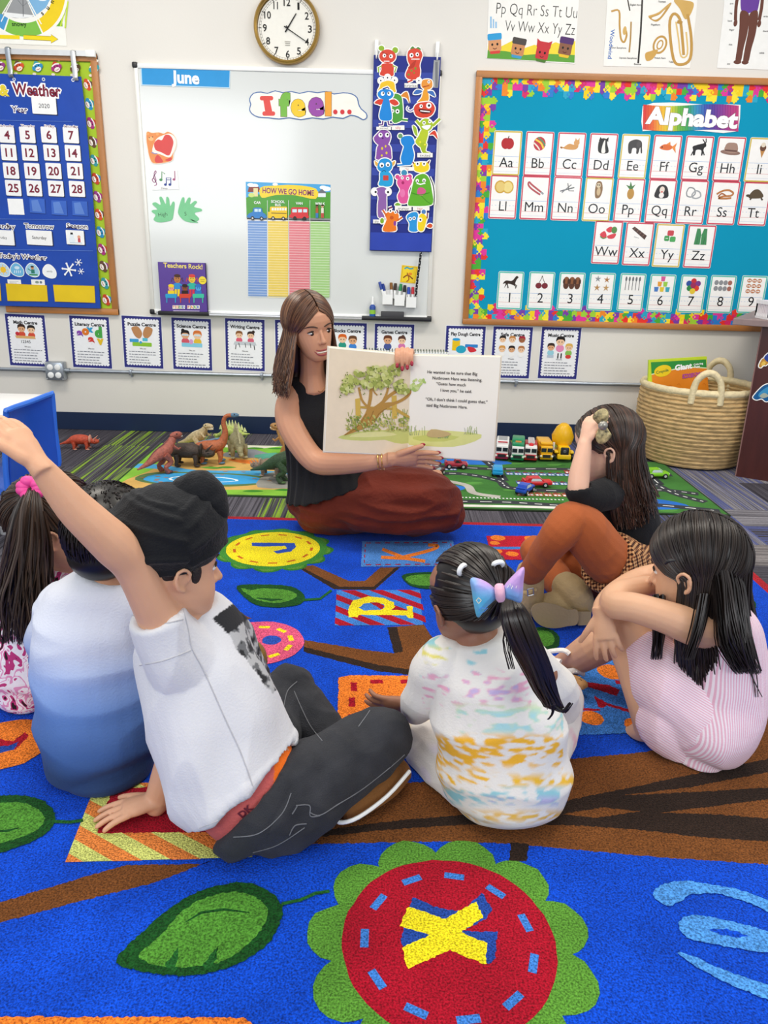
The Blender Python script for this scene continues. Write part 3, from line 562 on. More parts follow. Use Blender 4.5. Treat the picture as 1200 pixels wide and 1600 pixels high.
    mon('sad blue paper monster with pointed yellow ears at the left', [('b', o2((140, 280), (190, 320), (180, 350), (150, 340)), 'e8b04a'), ('b', o2((420, 280), (370, 310), (380, 350), (410, 330)), 'e8b04a'), ('b', o2((180, 330), (220, 260), (300, 245), (370, 290), (380, 370), (330, 430), (230, 430), (180, 390)), '2293d8'), ('b', o2((220, 430), (330, 430), (390, 520), (360, 630), (200, 620), (210, 540)), '22a0d8')]+eyes((596.5, 258, 3.6, .2, .8), (606, 257, 3.4, .2, .8))+[('r', 598.5, 274, 607, 282, 'c8433a', 1), ('c', [(597, 268), (600, 266.5), (603, 268)], .8, '123')], .029)
    mon('pink paper monster with a green sprig between two green feet', [('e', 621, 276.5, 3.4, 3.2, 'd84a8a'), ('e', 640, 276, 3.6, 3.2, 'd84a8a'), ('e', 631.5, 270, 4.6, 4.2, '3a8fb8'), ('b', o2((460, 530), (520, 480), (620, 490), (660, 560), (620, 650), (600, 720), (610, 830), (560, 870), (490, 860), (455, 770), (490, 680), (450, 600)), 'e0569a'), ('b', o2((420, 880), (460, 860), (500, 895), (430, 900)), '7ab03a')]+eyes((628.5, 278, 2.2), (637, 279, 2.6))+[('e', 629.5, 285.5, 2.2, 2.4, 'a82a66'), ('e', 629, 302, 4, 6, 'e878b0')], .0305, (617, 322, 643, 329, 'grumpy'))
    mon('big green grinning paper monster with a spiny back', [('b', o2((640, 720), (690, 530), (760, 470), (840, 465), (900, 540), (930, 680), (950, 850), (880, 900), (660, 905), (600, 880)), '5fae2a')]+eyes((652, 282.5, 2.6, 0, .8), (662.5, 282, 2.8, 0, .8))+[('l', o2((720, 590), (770, 605), (840, 590)), 1.8, 'fff'), ('b', o2((740, 660), (800, 650), (850, 700), (800, 760), (730, 740)), 'd05a8a'), ('c', o2((640, 720), (760, 750), (900, 720)), 1.4, '3f8a1e'), ('c', o2((900, 500), (950, 620), (965, 760), (960, 890)), 1.6, '3a3a3a'), ('l', o2((780, 760), (860, 840), (920, 880)), 1, '3f8a1e')], .031, (645, 323, 671, 329, 'happy'), 'c55')
    mon('slim purple paper monster with bulging eyes at the bottom left', [('e', 585.5, 299.5, 4.6, 4.8, 'f4f2f2'), ('e', 606, 299.5, 4.8, 4.8, 'f4f2f2'), ('b', o2((150, 680), (240, 640), (310, 680), (300, 780), (300, 940), (280, 1060), (190, 1060), (180, 900), (190, 780)), '8f62a8')]+eyes((586, 299.5, 3.8, 1, .6), (605.5, 299.5, 4, .8, .8)), .0305, (583, 343, 594, 349, 'shy'))
    mon('orange paper monster waving both clawed hands at the bottom', [('b', o2((250, 1250), (300, 1100), (280, 1020), (370, 980), (460, 1010), (470, 1080), (430, 1150), (430, 1250)), 'ec7a1e'), ('l', o2((300, 1040), (250, 960)), 2.6, 'd8651e'), ('l', o2((450, 1110), (520, 1060)), 2.6, 'd8651e'), ('e', 597, 345, 3, 4, '7fae2a'), ('e', 617, 349, 2.2, 3.6, '8a3f9a'), ('l', o2((330, 940), (380, 920)), 2.6, '7a2a5a'), ('l', o2((440, 960), (460, 1000)), 2.6, '7a2a5a')]+eyes((610, 329.5, 3), (618, 331.5, 2.4))+[('e', 612, 340, 3, 2.6, 'c8551a')], .0315)
    mon('blue paper monster with a raised brow at the bottom right', [('b', o2((580, 1060), (640, 1000), (730, 1000), (740, 1120), (740, 1250), (620, 1250), (620, 1150)), '2a96dc')]+eyes((641, 342, 2.6), (647, 341, 2.6)), .0305)
    mon('yellow paper monster with an orange claw in the bottom right corner', [('e', 662, 331, 3.4, 3.4, '4a7fc0'), ('b', o2((750, 1060), (800, 1010), (860, 1060), (850, 1130), (810, 1250), (740, 1230)), 'f2d41f'), ('b', o2((860, 1190), (900, 1150), (940, 1170), (920, 1210)), 'd8552a'), ('l', o2((870, 1000), (865, 1080)), 1.8, '8a3a2a')]+eyes((656.5, 343.5, 3.4, .4)), .032)
feelings_chart()
# ---- calendar corner: bulletin board with animal border, rail, hooks, pocket chart
def left_board():
    x0, _, _, z1 = wrect(-40, 86, 150, 490); x1 = W(187, 491).x; z0 = W(187, 492).z; z1 = W(150, 86).z
    t = thing('bulletin_board', 'oak-framed bulletin board with lime animal border behind the calendar chart', 'bulletin board', (x0, WY, z0))
    frame('frame', t, x0, z0, x1, z1, .034, .022, M['wood'], M['woodh'])
    b = MB().color('7fae2a'); b.wbox(x0+.02, z0+.02, x1-.02, z1-.02, WY-.012, WY); b.build('backing_panel', M['matte'], t, False)
    A = wallart(.0125); e = .034; w_ = .062; xa, xb, za, zb = x0+e, x1-e, z0+e, z1-e
    def wp(x, z):
        d = Vector((x, WY, z))-CAMP; q = d.dot(_f); return 600+d.dot(_r)/q*F_PX, 800-d.dot(_u)/q*F_PX
    A.poly([wp(xa, zb), wp(xb, zb), wp(xb, za), wp(xa, za)], 'a9c92f')
    rnd = random.Random(5); cols = ['d8552f', '2f8fc0', 'a8327a', '6a4a3a', '3a9aa0', 'c8452a', '9a3f8a']
    pts = [(xb-w_*.5, zb-.10-k*.088) for k in range(13)]+[(xa+.09+k*.095, zb-w_*.45) for k in range(6)]
    for i, (x, z) in enumerate(pts):
        px, py = wp(x, z); A.loc(px, py, 1, 90*(i < 13)-20); c = cols[i % 7]; c2 = cols[(i+3) % 7]
        A.ell(8, -9, 3.4, 2, 'f6f0e2', 30); A.ell(-9, 7, 3, 1.8, 'e9dcc8', 20)
        A.ell(-6, 0, 2.8, 3.2, c); A.ell(6, 0, 2.8, 3.2, c); A.ell(0, 0, 6.6, 6.6, c); A.draw([('b', [(-6, -3), (0, -9), (6, -3), (0, -4.5)], c2), ('c', [(-6, -3.4), (0, -5), (6, -3.4)], 1.6, 'f4f4f0'), ('e', 0, 2.8, 4.6, 3, 'f5efe4'), ('c', [(-3, 2.6), (0, 3.6), (3, 2.6)], .8, '9a2a2a'), ('e', -2.2, -1.6, .9, .9, '16161a'), ('e', 2.2, -1.6, .9, .9, '16161a')])
    A.glob(); A.line([wp(xb-w_, zb), wp(xb-w_, za)], .6, '3f5a1a'); A.build('border_paper', M['print'], t)
    # rail and hooks
    rx = W(152, 86).x; rz = W(140, 85).z; b = MB(); b.wbox(x0-.1, rz-.016, rx, rz+.008, WY-.04, WY-.0235); b.wbox(x0, rz+.0015, rx, rz+.008, WY-.0235, WY); b.build('display_rail', M['alu'], None)
    o = bpy.data.objects['display_rail']; tag(o, 'slim metal display rail along the top of the calendar board', 'rail')
    b = MB(); b.wbox(rx-.045, rz-.018, rx+.002, rz+.012, WY-.043, WY-.0235, .002); b.build('end_cap', M['white'], o)
    for x, y, l in ((18, 78, 'grey'), (119, 83, 'silver')):
        p = W(x, y); q = W(x+2, y+41); b = MB()
        b.tube([(p.x, WY-.02, p.z-.006), (p.x, WY-.034, p.z+.002), (p.x, WY-.048, p.z), (p.x, WY-.050, p.z-.02), (p.x+.003, WY-.050, q.z+.02), (p.x+.003, WY-.054, q.z), (p.x+.003, WY-.045, q.z-.012)], .0125, 10, (1, 0, 0), .25, 4)
        tag(b.build('chart_hook', M['steel'] if l == 'grey' else M['alu']), {'grey': 'grey metal hook over the rail nearest the picture edge', 'silver': 'silver metal hook at the right corner of the calendar chart'}[l], 'hook', 'metal hooks holding the calendar chart')
left_board()
def calendar():
    p = W(157, 482); t = thing('calendar_pocket_chart', 'blue Weather calendar pocket chart with date cards and yellow pockets', 'pocket chart', (p.x, WY-.03, p.z))
    A = wallart(.034, h=0); A.sheet([(-60, 113), (127, 120), (133, 170), (145, 300), (157.5, 482), (100, 480), (-60, 476)], '1c48aa', .005); A.build('backing', M['fab'], t)
    for x, y in ((22, 124), (68, 124), (114, 125)): A = wallart(.0395); A.ring(x, y, 1.2, 2.6, 'd8d8d8', 16); A.build('grommet', M['alu'], t)
    A = wallart(.0397); T = A.text; RD = '7d2238'
    T('&', 6.5, 149, 14, 'e7cf3a', 'c', .05, 2, 'fff', .05); T('Weather', 58, 149.5, 15.5, RD, 'c', .03, 1.5, 'fff', .085, 0, 73)
    T('Year', 31, 176, 8.5, '3b2358', 'c', .01, 1.5, 'fff', .09); T('Wednesday', 9, 199, 3.6, RD, 'c', .0, 1, 'fff', .1, 0, 24); T('Thursday', 43.5, 199, 3.6, RD, 'c', .0, 1, 'fff', .1, 0, 21); T('Friday', 77.5, 199.3, 3.6, RD, 'c', .0, 1, 'fff', .1, 0, 15); T('Saturday', 111, 199.6, 3.6, RD, 'c', .0, 1, 'fff', .1, 0, 21)
    T('Yesterday', 0, 356.5, 6.6, '3b2030', 'c', .01, 1, 'fff', .09, 0, 47); T('Tomorrow', 61.5, 357, 6.6, '3b2030', 'c', .01, 1, 'fff', .09, 0, 45); T('Season', 121, 357, 6.8, '3b2030', 'c', .01, 1, 'fff', .09, 0, 32)
    T("Today's Weather", 36, 404.5, 6.8, '3b2030', 'c', .01, 1.5, 'fff', .09, 0, 74)
    for x, y, r in ((108, 421, 11), (123, 410, 5.5), (127, 424, 4.8)):
        for k in range(3):
            a = math.radians(60*k+8); A.line([(x-r*math.cos(a), y-r*math.sin(a)), (x+r*math.cos(a), y+r*math.sin(a))], r*.2, 'f6f8fb')
        for k in range(6): a = math.radians(60*k+8); A.ell(x+r*.9*math.cos(a), y+r*.9*math.sin(a), r*.15, r*.15, 'f6f8fb', 0, 8)
    for y, x1 in ((188, 118), (342, 146), (390, 150)): A.line([(0, y), (x1-4, y+2)], .5, '6d8fd0')
    A.build('lettering', M['print'], t)
    for c in (([(9, 443), (73, 446), (75, 471), (12, 470)]), ([(83, 445), (147.5, 447), (149, 473), (86, 471)]), ([(-30, 442), (0, 443), (2, 470), (-28, 469)])):
        A = wallart(.042, h=-.002); A.sheet(c, 'e6c41c', .003); A.line(c, .7, 'c8a01a', 0, True); A.build('yellow_pocket', M['fab'], t)
    M['clear'] = mat('clear_pocket_vinyl', '9fb4dc', .15, var=(40, .2))
    for x, y in ((46, 310), (80, 313), (112.5, 314)): A = wallart(.0396); A.sheet([(x, y), (x+24, y+1), (x+25.5, y+24), (x+1, y+22.5)], '3a66c4', .0006); A.poly([(x+3, y+3), (x+13, y+2), (x+20, y+21), (x+5, y+20)], '5f86d2'); A.line([(x+24, y+1), (x+25.5, y+24), (x+1, y+22.5)], .7, '1a2f70'); A.build('clear_pocket', M['fab'], t)
    g = 'date cards in the calendar chart'
    cols = [[(11.5, 211.5), (14.5, 239), (18, 267.5), (21.5, 294.5)], [(43.5, 211.5), (47, 239.5), (51, 268), (54, 295)], [(77, 211.5), (81, 239.5), (84.5, 268), (88, 295.5)], [(111.5, 212), (114.5, 240), (118, 268), (121, 296)]]
    for c in range(4):
        for r in range(4):
            n = 4+c+7*r; x, y = cols[c][r]; A = wallart(.0402); A.loc(x, y, 1, 1.2); A.sheet([(-12, -11.5), (12.5, -11.5), (12.5, 11.5), (-12, 11.5)], '23283c', .0006); A.rect(-12.6, -12, 11.4, 10.6, 'f4f3f3', 1.5); A.text(str(n), -.5, 5.2, 11.5, RD, 'c', .025)
            tag(A.build('date_card', M['lam']), 'white date card numbered %d in the blue calendar chart' % n, 'card', g)
    A = wallart(.0402); A.loc(25, 323); A.sheet([(-12, -11.5), (12, -11.5), (12, 11.5), (-12, 11.5)], 'f6f6f6', .0008); tag(A.build('blank_card', M['lam']), 'blank white date card below card 25 in the calendar', 'card', g)
    def cc(x, y, w_, h_, name, label, L):
        A = wallart(.0405); A.loc(x, y, 1, 1.2); A.sheet([(-w_/2+1.5, -h_/2+1), (w_/2+1.5, -h_/2+1), (w_/2+1.5, h_/2+1), (-w_/2+1.5, h_/2+1)], '2a3050', .0005); A.rect(-w_/2, -h_/2, w_/2, h_/2, 'f5f5f4', 1.2); A.draw(L); tag(A.build(name, M['lam']), label, 'card', 'word and picture cards in the calendar chart')
    cc(69, 165, 38, 24, 'year_card', 'white card reading 2020 beside the word Year', [('t', '2020', 0, 3.4, 6, '222')])
    cc(2, 371, 40, 22, 'day_card', 'white card reading Thursday under Yesterday', [('t', 'Thursday', -2, 2, 4, '222')]); cc(61.5, 371.5, 40, 21.5, 'day_card', 'white card reading Saturday under Tomorrow', [('t', 'Saturday', 0, 2, 4.4, '222', 'c', .01)])
    cc(117.5, 371, 28, 21, 'season_card', 'white picture card of a snowman and child under Season', [('e', -5, 4, 5, 4.5, 'e6eef4'), ('e', -5, -2, 3.4, 3.2, 'e6eef4'), ('r', -7, -7, -3, -4, '222'), ('e', 6, -1, 2.4, 2.4, 'e0a080'), ('r', 4, 1, 8, 7, 'c8505a'), ('l', [(-9, 8), (10, 8)], 1, 'b8cede')])
    def wc(x, y, label, L, round_=True):
        A = wallart(.0405); A.loc(x, y); A.sticker([('b', [(-9, 5), (-9.5, -3), (-3, -9.5), (4, -8), (9.5, 0), (8, 8), (0, 9.5)], L[0])], 1); A.draw(L[1:]); tag(A.build('weather_card', M['lam']), label, 'card', 'round weather cards in the calendar chart')
    wc(5, 421.5, 'round weather card with a yellow sun', ['bcd8ea', ('e', 0, 0, 4.6, 4.6, 'f0c02f')]+[('l', [(5.2*math.cos(k*PI/4), 5.2*math.sin(k*PI/4)), (7.2*math.cos(k*PI/4), 7.2*math.sin(k*PI/4))], 1.2, 'f0c02f') for k in range(8)])
    wc(27, 421.5, 'round weather card with pale blue rain and snow', ['6fb4dc', ('e', 0, -3, 4, 2.4, 'cfe4f2')]+[('l', [(x, 1), (x-1, 5)], .9, 'e8f2fa') for x in (-4, -1, 2, 5)])
    wc(51, 422, 'round weather card with a child in windy weather', ['9fcbe0', ('r', -2.5, -1, 3, 5, '2f7a6a'), ('e', 0, -3.5, 2.5, 2.5, 'c88a5a'), ('e', 0, -5.2, 2.7, 1.3, '222'), ('l', [(-6, 7), (7, 7)], 2, '3f8a4a'), ('l', [(-3, 1), (-7, -2)], 1.3, '2f7a6a')])
    wc(77.5, 424, 'white cloud weather card reading windy', ['f3f5f6', ('t', 'windy', 0, 1.2, 2.6, '333')])
    for x, l in ((23, 'left'), (60, 'right')):
        A = wallart(.0415); A.loc(x, 441); A.sheet([(-11, -4), (10, -4), (10, 8), (-11, 8)], 'f2f2ef', .0006); A.draw([('l', [(-8, -1), (6, -1)], .6, '999'), ('l', [(-8, 1), (3, 1)], .6, '999')] if x < 40 else [('e', -2, 0, 3, 2, '8a9a8a'), ('e', 4, 0, 2, 2, '6a7a8a')]); tag(A.build('spare_card', M['lam']), {'left': 'white card with text lines peeking from the yellow pocket', 'right': 'white card with grey pictures peeking from the same yellow pocket'}[l], 'card', 'spare cards in the yellow pocket')
calendar()
# weather wheel poster
A = wallart(.001); A.sheet([(-60, -40), (96, -36), (104.5, 72), (-55, 66)], 'f3f2ea', .0008); A.poly([(-58, -38), (93, -35), (98, 41.5), (-55, 36)], '6fae2f')
for k in range(5): A.line([(70+k*8, 44), (98+k*2, 18-k*4)], 2.5, 'c6dd4a')
A.poly([(-58, 41), (100, 41.6), (103, 71), (-55, 65)], 'f3f2ea'); A.ring(31, -24, 0.1, 75, 'f6f5ee', 50); A.ring(31, -24, 52, 71, 'f0d01c', 20, -80, 66); A.ring(31, -24, 52, 71, '7fbf4a', 20, 68, 116); A.ring(31, -24, 52, 71, '4a9ad0', 20, 118, 200)
A.poly([(31, -24), (53, 26), (40, 28.5), (24, 28.5), (4, 24)], '9a9c9e'); A.poly([(6, 19), (53, 24), (50, 27), (31, 28.5), (8, 26)], 'eef0f0'); A.line([(36, -10), (36.5, 26)], 1, '5a5c60'); A.line([(28, 0), (36, 10), (45, 2)], .7, '6a6c70')
A.poly([(31, -24), (55, 25), (72, 12), (83, -10), (84, -24)], '7fb4dc'); A.ell(66, -4, 9, 5, 'eaf2f8'); A.poly([(31, -24), (2, 23), (-20, 0)], '7aa05a')
for a, b_ in (((31, -24), (65, 38)), ((31, -24), (2, 34))): A.line([a, b_], 1.6, 'f6f5ee')
A.text('snowy', 30.5, 41, 6, '23401a', 'c', .02, 0); 
for ch, a in zip('sunny', (52, 40, 28, 16, 4)): r = math.radians(a); A.text(ch, 31+60*math.cos(r), -24+60*math.sin(r), 6, '3a3410', 'c', .03, a-90)
A.poly([(-20, 54), (31, 55.5), (31, 61.5), (-20, 60)], 'f2d81c'); A.poly([(37, 55), (80, 57), (80, 54), (91, 61.5), (80, 67.5), (80, 64), (37, 61.5)], 'f2d81c'); A.line([(37, 55), (80, 57), (80, 54), (91, 61.5), (80, 67.5), (80, 64), (37, 61.5)], .6, '8a7a1a', 0, True)
tag(A.build('weather_poster', M['lam']), 'weather wheel poster with snowy and sunny sectors, top left corner', 'poster')
# ---- right bulletin board
RB = {}
def right_board():
    x0 = .43; z1 = 1.900; z0 = .655; x1 = W(1300, 120).x
    t = thing('alphabet_board', 'oak-framed teal bulletin board with jigsaw border and Alphabet cards', 'bulletin board', (x0, WY, z0))
    frame('frame', t, x0, z0, x1, z1, .032, .024, M['wood'], M['woodh'])
    M['teal'] = mat('teal_backing_paper', '0496bb', .7, 0, .15, bump=(3, .12), var=(1.8, .05))
    b = MB(); b.wbox(x0+.02, z0+.02, x1-.02, z1-.02, WY-.01, WY); b.build('backing_paper', M['teal'], t, False)
    mb = MB(); rnd = random.Random(11); pal = ['e8372f', 'f4d21f', '4aae3a', '2f7fd0', 'e0399a', 'f08a2a', '7a3fa8', '28a7c8', 'f4e23a', 'd82f6a', '9fd03a']
    s = .026; e = .032; N_ = Vector((0, -1, 0))
    def cell(x, z, k):
        c = pal[rnd.randrange(len(pal))]; y = WY-.0108-k*.00005; mb.color(c); q = s*.54
        mb.add([(x-q, y, z-q), (x+q, y, z-q), (x+q, y, z+q), (x-q, y, z+q)], [(0, 1, 2, 3)])
        for dx, dz in ((1, 0), (0, 1)):
            if rnd.random() < .75:
                r = s*.24; sg = rnd.choice((1, -1)); cx, cz = x+dx*sg*s*.6, z+dz*sg*s*.6; y2 = y-.0006
                mb.add([(cx+r*math.cos(a), y2, cz+r*math.sin(a)) for a in [k_*PI/5 for k_ in range(10)]], [tuple(range(10))])
    i = 0
    nx = int((x1-x0-2*e)/s); nz = int((z1-z0-2*e)/s)
    for a in range(nx):
        for r in range(3):
            if r == 2 and (a//2) % 2: continue
            for zz in (z0+e+s*(r+.45), z1-e-s*(r+.45)): cell(x0+e+s*(a+.5), zz, i); i = (i+1) % 9
    for a in range(3, nz-3):
        for r in range(3):
            if r == 2 and (a//2) % 2: continue
            cell(x0+e+s*(r+.45), z0+e+s*(a+.5), i); i = (i+1) % 9
    mb.build('jigsaw_border', M['print'], t, False)
right_board()
BO = .0116
def alphabet_sign():
    A = wallart(BO); q = [(1004, 166), (1020, 161), (1050, 160), (1080, 162), (1110, 164), (1140, 163), (1157, 164), (1156, 185), (1153, 205), (1130, 208), (1100, 205), (1060, 202), (1030, 203), (1004, 205), (1002, 190)]
    A.sheet(q, 'f4f4f0', .001)
    stops = ['d8332f', 'e8662a', 'f0b52a', 'd8cf2a', '6ab23a', '2fa05a', '2f8fc0', '3a55b0', '5a3a9a', '8a3a96', 'b03a80', 'c8407a']
    n = 36
    for k in range(n):
        a = k/n; b_ = (k+1)/n; f = a*(len(stops)-1); i = int(f); c0, c1 = hx(stops[i]), hx(stops[min(i+1, len(stops)-1)]); c = tuple(c0[j]+(c1[j]-c0[j])*(f-i) for j in range(4))
        wv = lambda t: 1.8*math.sin(t*2*PI)+1.5
        x0, x1 = 1005+149*a, 1005+149*b_; h_ = A.h; A.poly([(x0, 162+wv(a)+a*1.5), (x1+.2, 162+wv(b_)+b_*1.5), (x1-.6, 201+wv(b_)+b_*3), (x0-.8, 201+wv(a)+a*3)], c); A.h = h_
    A.up(2); A.text('Alphabet', 1080, 196, 22, 'fbfbfb', 'c', .045, 1.5, '6a4a4a', .012, 0, 140)
    tag(A.build('alphabet_sign', M['lam']), 'rainbow banner reading Alphabet on the teal board', 'sign')
alphabet_sign()
def card(cx, cy, w_, h_, edge, txt, label, pic, group, tsize=13):
    A = wallart(BO); A.loc(cx, cy, 1, .3); A.sheet(A.rr(-w_/2, -h_/2, w_/2, h_/2, 2.5), 'e8ebe8', .0009); A.rect(-w_/2+.6, -h_/2+.6, w_/2-.6, h_/2-.6, edge, 2); A.rect(-w_/2+2.6, -h_/2+2.6, w_/2-2.6, h_/2-2.6, 'f7f5f2', .8)
    yb = h_*.31
    for y, c in ((yb-h_*.24, '7fa8d8'), (yb, 'd88a8a'), (yb+h_*.1, 'c4cfe0')): A.line([(-w_/2+3, y), (w_/2-3, y)], .5, c)
    for k in range(7): x = -w_/2+4+k*(w_-8)/6.5; A.line([(x, yb-h_*.12), (x+2.4, yb-h_*.12)], .4, '8fb4dc')
    A.text(txt, 0, yb, tsize*1.08*h_/65, '1c1c20', 'c', .0); s0 = A.loc_
    A.loc_ = (A.m(0, -h_*.23), s0[1]*h_/65, s0[2], s0[3]); A.draw(pic)
    tag(A.build('flash_card', M['lam']), label, 'flash card', group)
RE, YL, TE = 'cf4a5e', 'd2b84e', '5fc0b0'
AC = [('Aa', YL, 'a red apple', [('e', -3, 1, 7, 8, 'b5282f'), ('e', 3, 1, 7, 8, 'b5282f'), ('l', [(0, -6), (1.5, -10)], 1.2, '4a3018')]),
 ('Bb', RE, 'a striped ball', [('e', 0, 0, 9.5, 10, 'c23a44'), ('c', [(-7, -6), (2, -1), (7, 7)], 2.6, 'f0d24a'), ('c', [(-3, -9), (5, -3), (9, 3)], 2, '3f9a6a'), ('c', [(-9, -1), (-3, 4), (1, 9)], 2, 'efe8dc')]),
 ('Cc', RE, 'an orange cat', [('b', [(-12, 5), (-4, -1), (4, 0), (9, -4), (11, 3), (6, 7), (-6, 7)], 'd39a5a'), ('e', 8, -3, 4.5, 4, 'd8a062'), ('p', [(5, -6), (6, -10), (8, -6)], 'd39a5a'), ('p', [(9, -6), (12, -10), (12, -4)], 'd39a5a'), ('c', [(-11, 5), (-17, 4), (-14, 6)], 1.6, 'c88a4a')]),
 ('Dd', RE, 'a black and white dog', [('b', [(-6, 10), (-8, -4), (-3, -10), (4, -9), (6, -2), (9, 10)], '22201f'), ('b', [(-2, 10), (-1, -2), (2, -8), (3, 2), (4, 10)], 'f2efe9'), ('p', [(-8, -6), (-6, -12), (-3, -9)], '1a1818'), ('p', [(3, -9), (7, -12), (7, -5)], '1a1818')]),
 ('Ee', YL, 'a grey elephant', [('b', [(-10, -6), (0, -10), (9, -7), (11, 2), (12, 9), (10, 9), (8, 1), (6, 10), (3, 10), (2, 3), (-4, 3), (-5, 10), (-9, 10), (-11, 2)], '3c3a3a'), ('e', 5, -3, 3.4, 4.4, '4c4848')]),
 ('Ff', RE, 'an orange goldfish', [('b', [(-12, 1), (-5, -4), (5, -3), (9, 0), (4, 4), (-5, 4)], 'dd6a2a'), ('p', [(7, 0), (15, -7), (13, 0), (15, 8)], 'e88a3a'), ('p', [(-2, -4), (4, -8), (5, -3)], 'e88a3a'), ('e', -8, 0, 1.2, 1.2, '111')]),
 ('Gg', RE, 'a black goat', [('b', [(-10, -2), (-2, -5), (6, -7), (9, -9), (11, -3), (8, 0), (7, 10), (5, 10), (4, 3), (-4, 3), (-5, 10), (-8, 10), (-9, 3)], '1e1c1c'), ('l', [(8, -8), (4, -13)], 1.4, '1e1c1c'), ('l', [(10, -8), (9, -14)], 1.4, '1e1c1c'), ('l', [(-8, 4), (-11, 11)], 1.6, '1e1c1c'), ('l', [(6, 2), (10, 10)], 1.6, '1e1c1c')]),
 ('Hh', RE, 'a brown hat', [('e', 0, 5, 16, 3.6, '8f7064', 4), ('b', [(-9, 4), (-8, -7), (0, -9), (9, -7), (10, 5)], 'a58576'), ('l', [(-9, 2), (10, 3)], 2.4, '6a4c44')]),
 ('Ii', YL, 'an ice cream', [('p', [(-4, 0), (4, 0), (0, 12)], 'c28a4a'), ('e', 0, -3, 5, 5, '6a4636'), ('e', 0, -7, 3.6, 3.4, 'e6d9c4')]),
 ('Ll', RE, 'two lemon halves', [('e', -6, 0, 9, 9.5, 'cfa23a'), ('e', 6, 0, 9, 9.5, 'd4ac48'), ('e', 6, 0, 7, 7.6, 'ecd78a'), ('e', -6, 0, 7, 7.6, 'e4c878')]),
 ('Mm', RE, 'a red horseshoe magnet', [('c', [(12, 8), (-6, -4), (-11, -8), (-12, -4), (-6, 2), (8, 10)], 2.6, 'b8545a'), ('l', [(9, 6), (13, 9)], 2.6, '9aa0a6')]),
 ('Nn', RE, 'grey nails', [('l', [(-11, 4), (11, -2)], 1.8, '6f7276'), ('l', [(-8, 6), (6, -6)], 1.6, '8a8d90'), ('l', [(0, -8), (3, 3), (11, 3)], 1.2, '5a5d60')]),
 ('Oo', YL, 'a brown owl', [('b', [(-4, -11), (3, -11), (6, 0), (3, 11), (-4, 12), (-6, 0)], '8a6a48'), ('e', -1, -6, 3.6, 3.6, 'd9c8a8'), ('e', 0, 3, 3, 6, 'cdb48c'), ('e', -2.4, -6.5, 1, 1, '111'), ('e', .6, -6.5, 1, 1, '111')]),
 ('Pp', RE, 'a pineapple', [('e', 1, 5, 5.5, 8, 'b98a35'), ('p', [(-2, -2), (-8, -8), (-2, -6), (-1, -13), (2, -6), (7, -9), (3, -2)], '3f7a3a')]),
 ('Qq', RE, 'a black-haired queen', [('b', [(-10, 9), (-9, -3), (-4, -9), (4, -9), (9, -3), (10, 9)], '1d1a1c'), ('e', 0, -2, 4, 5, 'e8d8cc'), ('e', 0, 6, 4, 4, 'f0ece8'), ('e', 0, 1, 1.6, 1, 'c33')]),
 ('Rr', RE, 'two silver rings', [('c', [(-11, 1), (-8, -6), (0, -5), (3, 2), (-2, 7), (-9, 6), (-11, 1)], 1.8, '8e9296'), ('c', [(-2, 4), (3, -2), (10, 0), (12, 6), (6, 9), (0, 8), (-2, 4)], 2, 'a3a7ab')]),
 ('Ss', RE, 'an orange snake', [('c', [(-13, 2), (-4, -3), (6, -4), (13, 0), (9, 4), (-2, 5), (-9, 8), (4, 8), (11, 7)], 2.8, 'bd7a45'), ('c', [(-10, 6), (-5, 1), (2, 4)], 2, 'a5633a')]),
 ('Tt', RE, 'a brown turtle', [('b', [(-12, 4), (-6, -5), (3, -6), (11, 2), (8, 6), (-8, 7)], '5a4a36'), ('e', -13, 3, 3.4, 2, '4a3e30'), ('l', [(8, 6), (11, 9)], 2.4, '4a3e30'), ('l', [(-7, 6), (-9, 9)], 2.4, '4a3e30')]),
 ('Ww', RE, 'watermelon slices', [('b', [(-13, 3), (-6, -2), (-2, 6), (-8, 8)], 'd83a48'), ('b', [(-4, -4), (3, -9), (8, -4), (2, 0)], 'd83a48'), ('b', [(-1, 5), (12, 1), (10, 8), (2, 9)], 'd83a48'), ('e', 9, -4, 4.5, 5, '4f8a3f'), ('c', [(-12, 6), (-7, 9), (-2, 7)], 1.6, '4f8a3f')]),
 ('Xx', RE, 'a xylophone', [('p', [(-13, -8), (-9, -11), (12, 2), (9, 8)], '4a2e26')]+[('l', [(-10+k*5, -6+k*3), (-7+k*5, -9+k*3)], .8, '8a6a5a') for k in range(4)]+[('l', [(-8, 4), (0, 6)], 1, 'bbb')]),
 ('Yy', YL, 'red and green yo-yos', [('r', -8, 0, 0, 8, '3f9a52', 2), ('r', 1, 1, 10, 9, '4aa85a', 2), ('r', -4, -8, 6, 0, 'c8404a', 2), ('l', [(-6, 4), (-2, 4)], 1, 'dff0df')]),
 ('Zz', RE, 'a green zipped vest', [('p', [(-10, 12), (-8, -12), (-3, -12), (0, -2), (3, -12), (8, -12), (10, 12)], '3f8a55'), ('l', [(0, -2), (0, 12)], 1, 'cfe4d4'), ('l', [(-6, 0), (-5, 12)], .8, '2f6a42'), ('l', [(6, 0), (5, 12)], .8, '2f6a42')])]
g = 'alphabet flash cards on the teal board'
for i, (t_, e_, d_, pc) in enumerate(AC):
    if i < 9: p = (792+49.6*i, 239.5+1.35*i)
    elif i < 18: p = (786.5+49.1*(i-9), 308+1.35*(i-9))
    else: p = [(948.5, 379), (997, 381.5), (1044, 384), (1093, 385.5)][i-18]
    card(p[0], p[1], 44, 64, e_, t_, '%s flash card %s with %s' % ('yellow-edged' if e_ == YL else 'red-edged', t_, d_), pc, g)
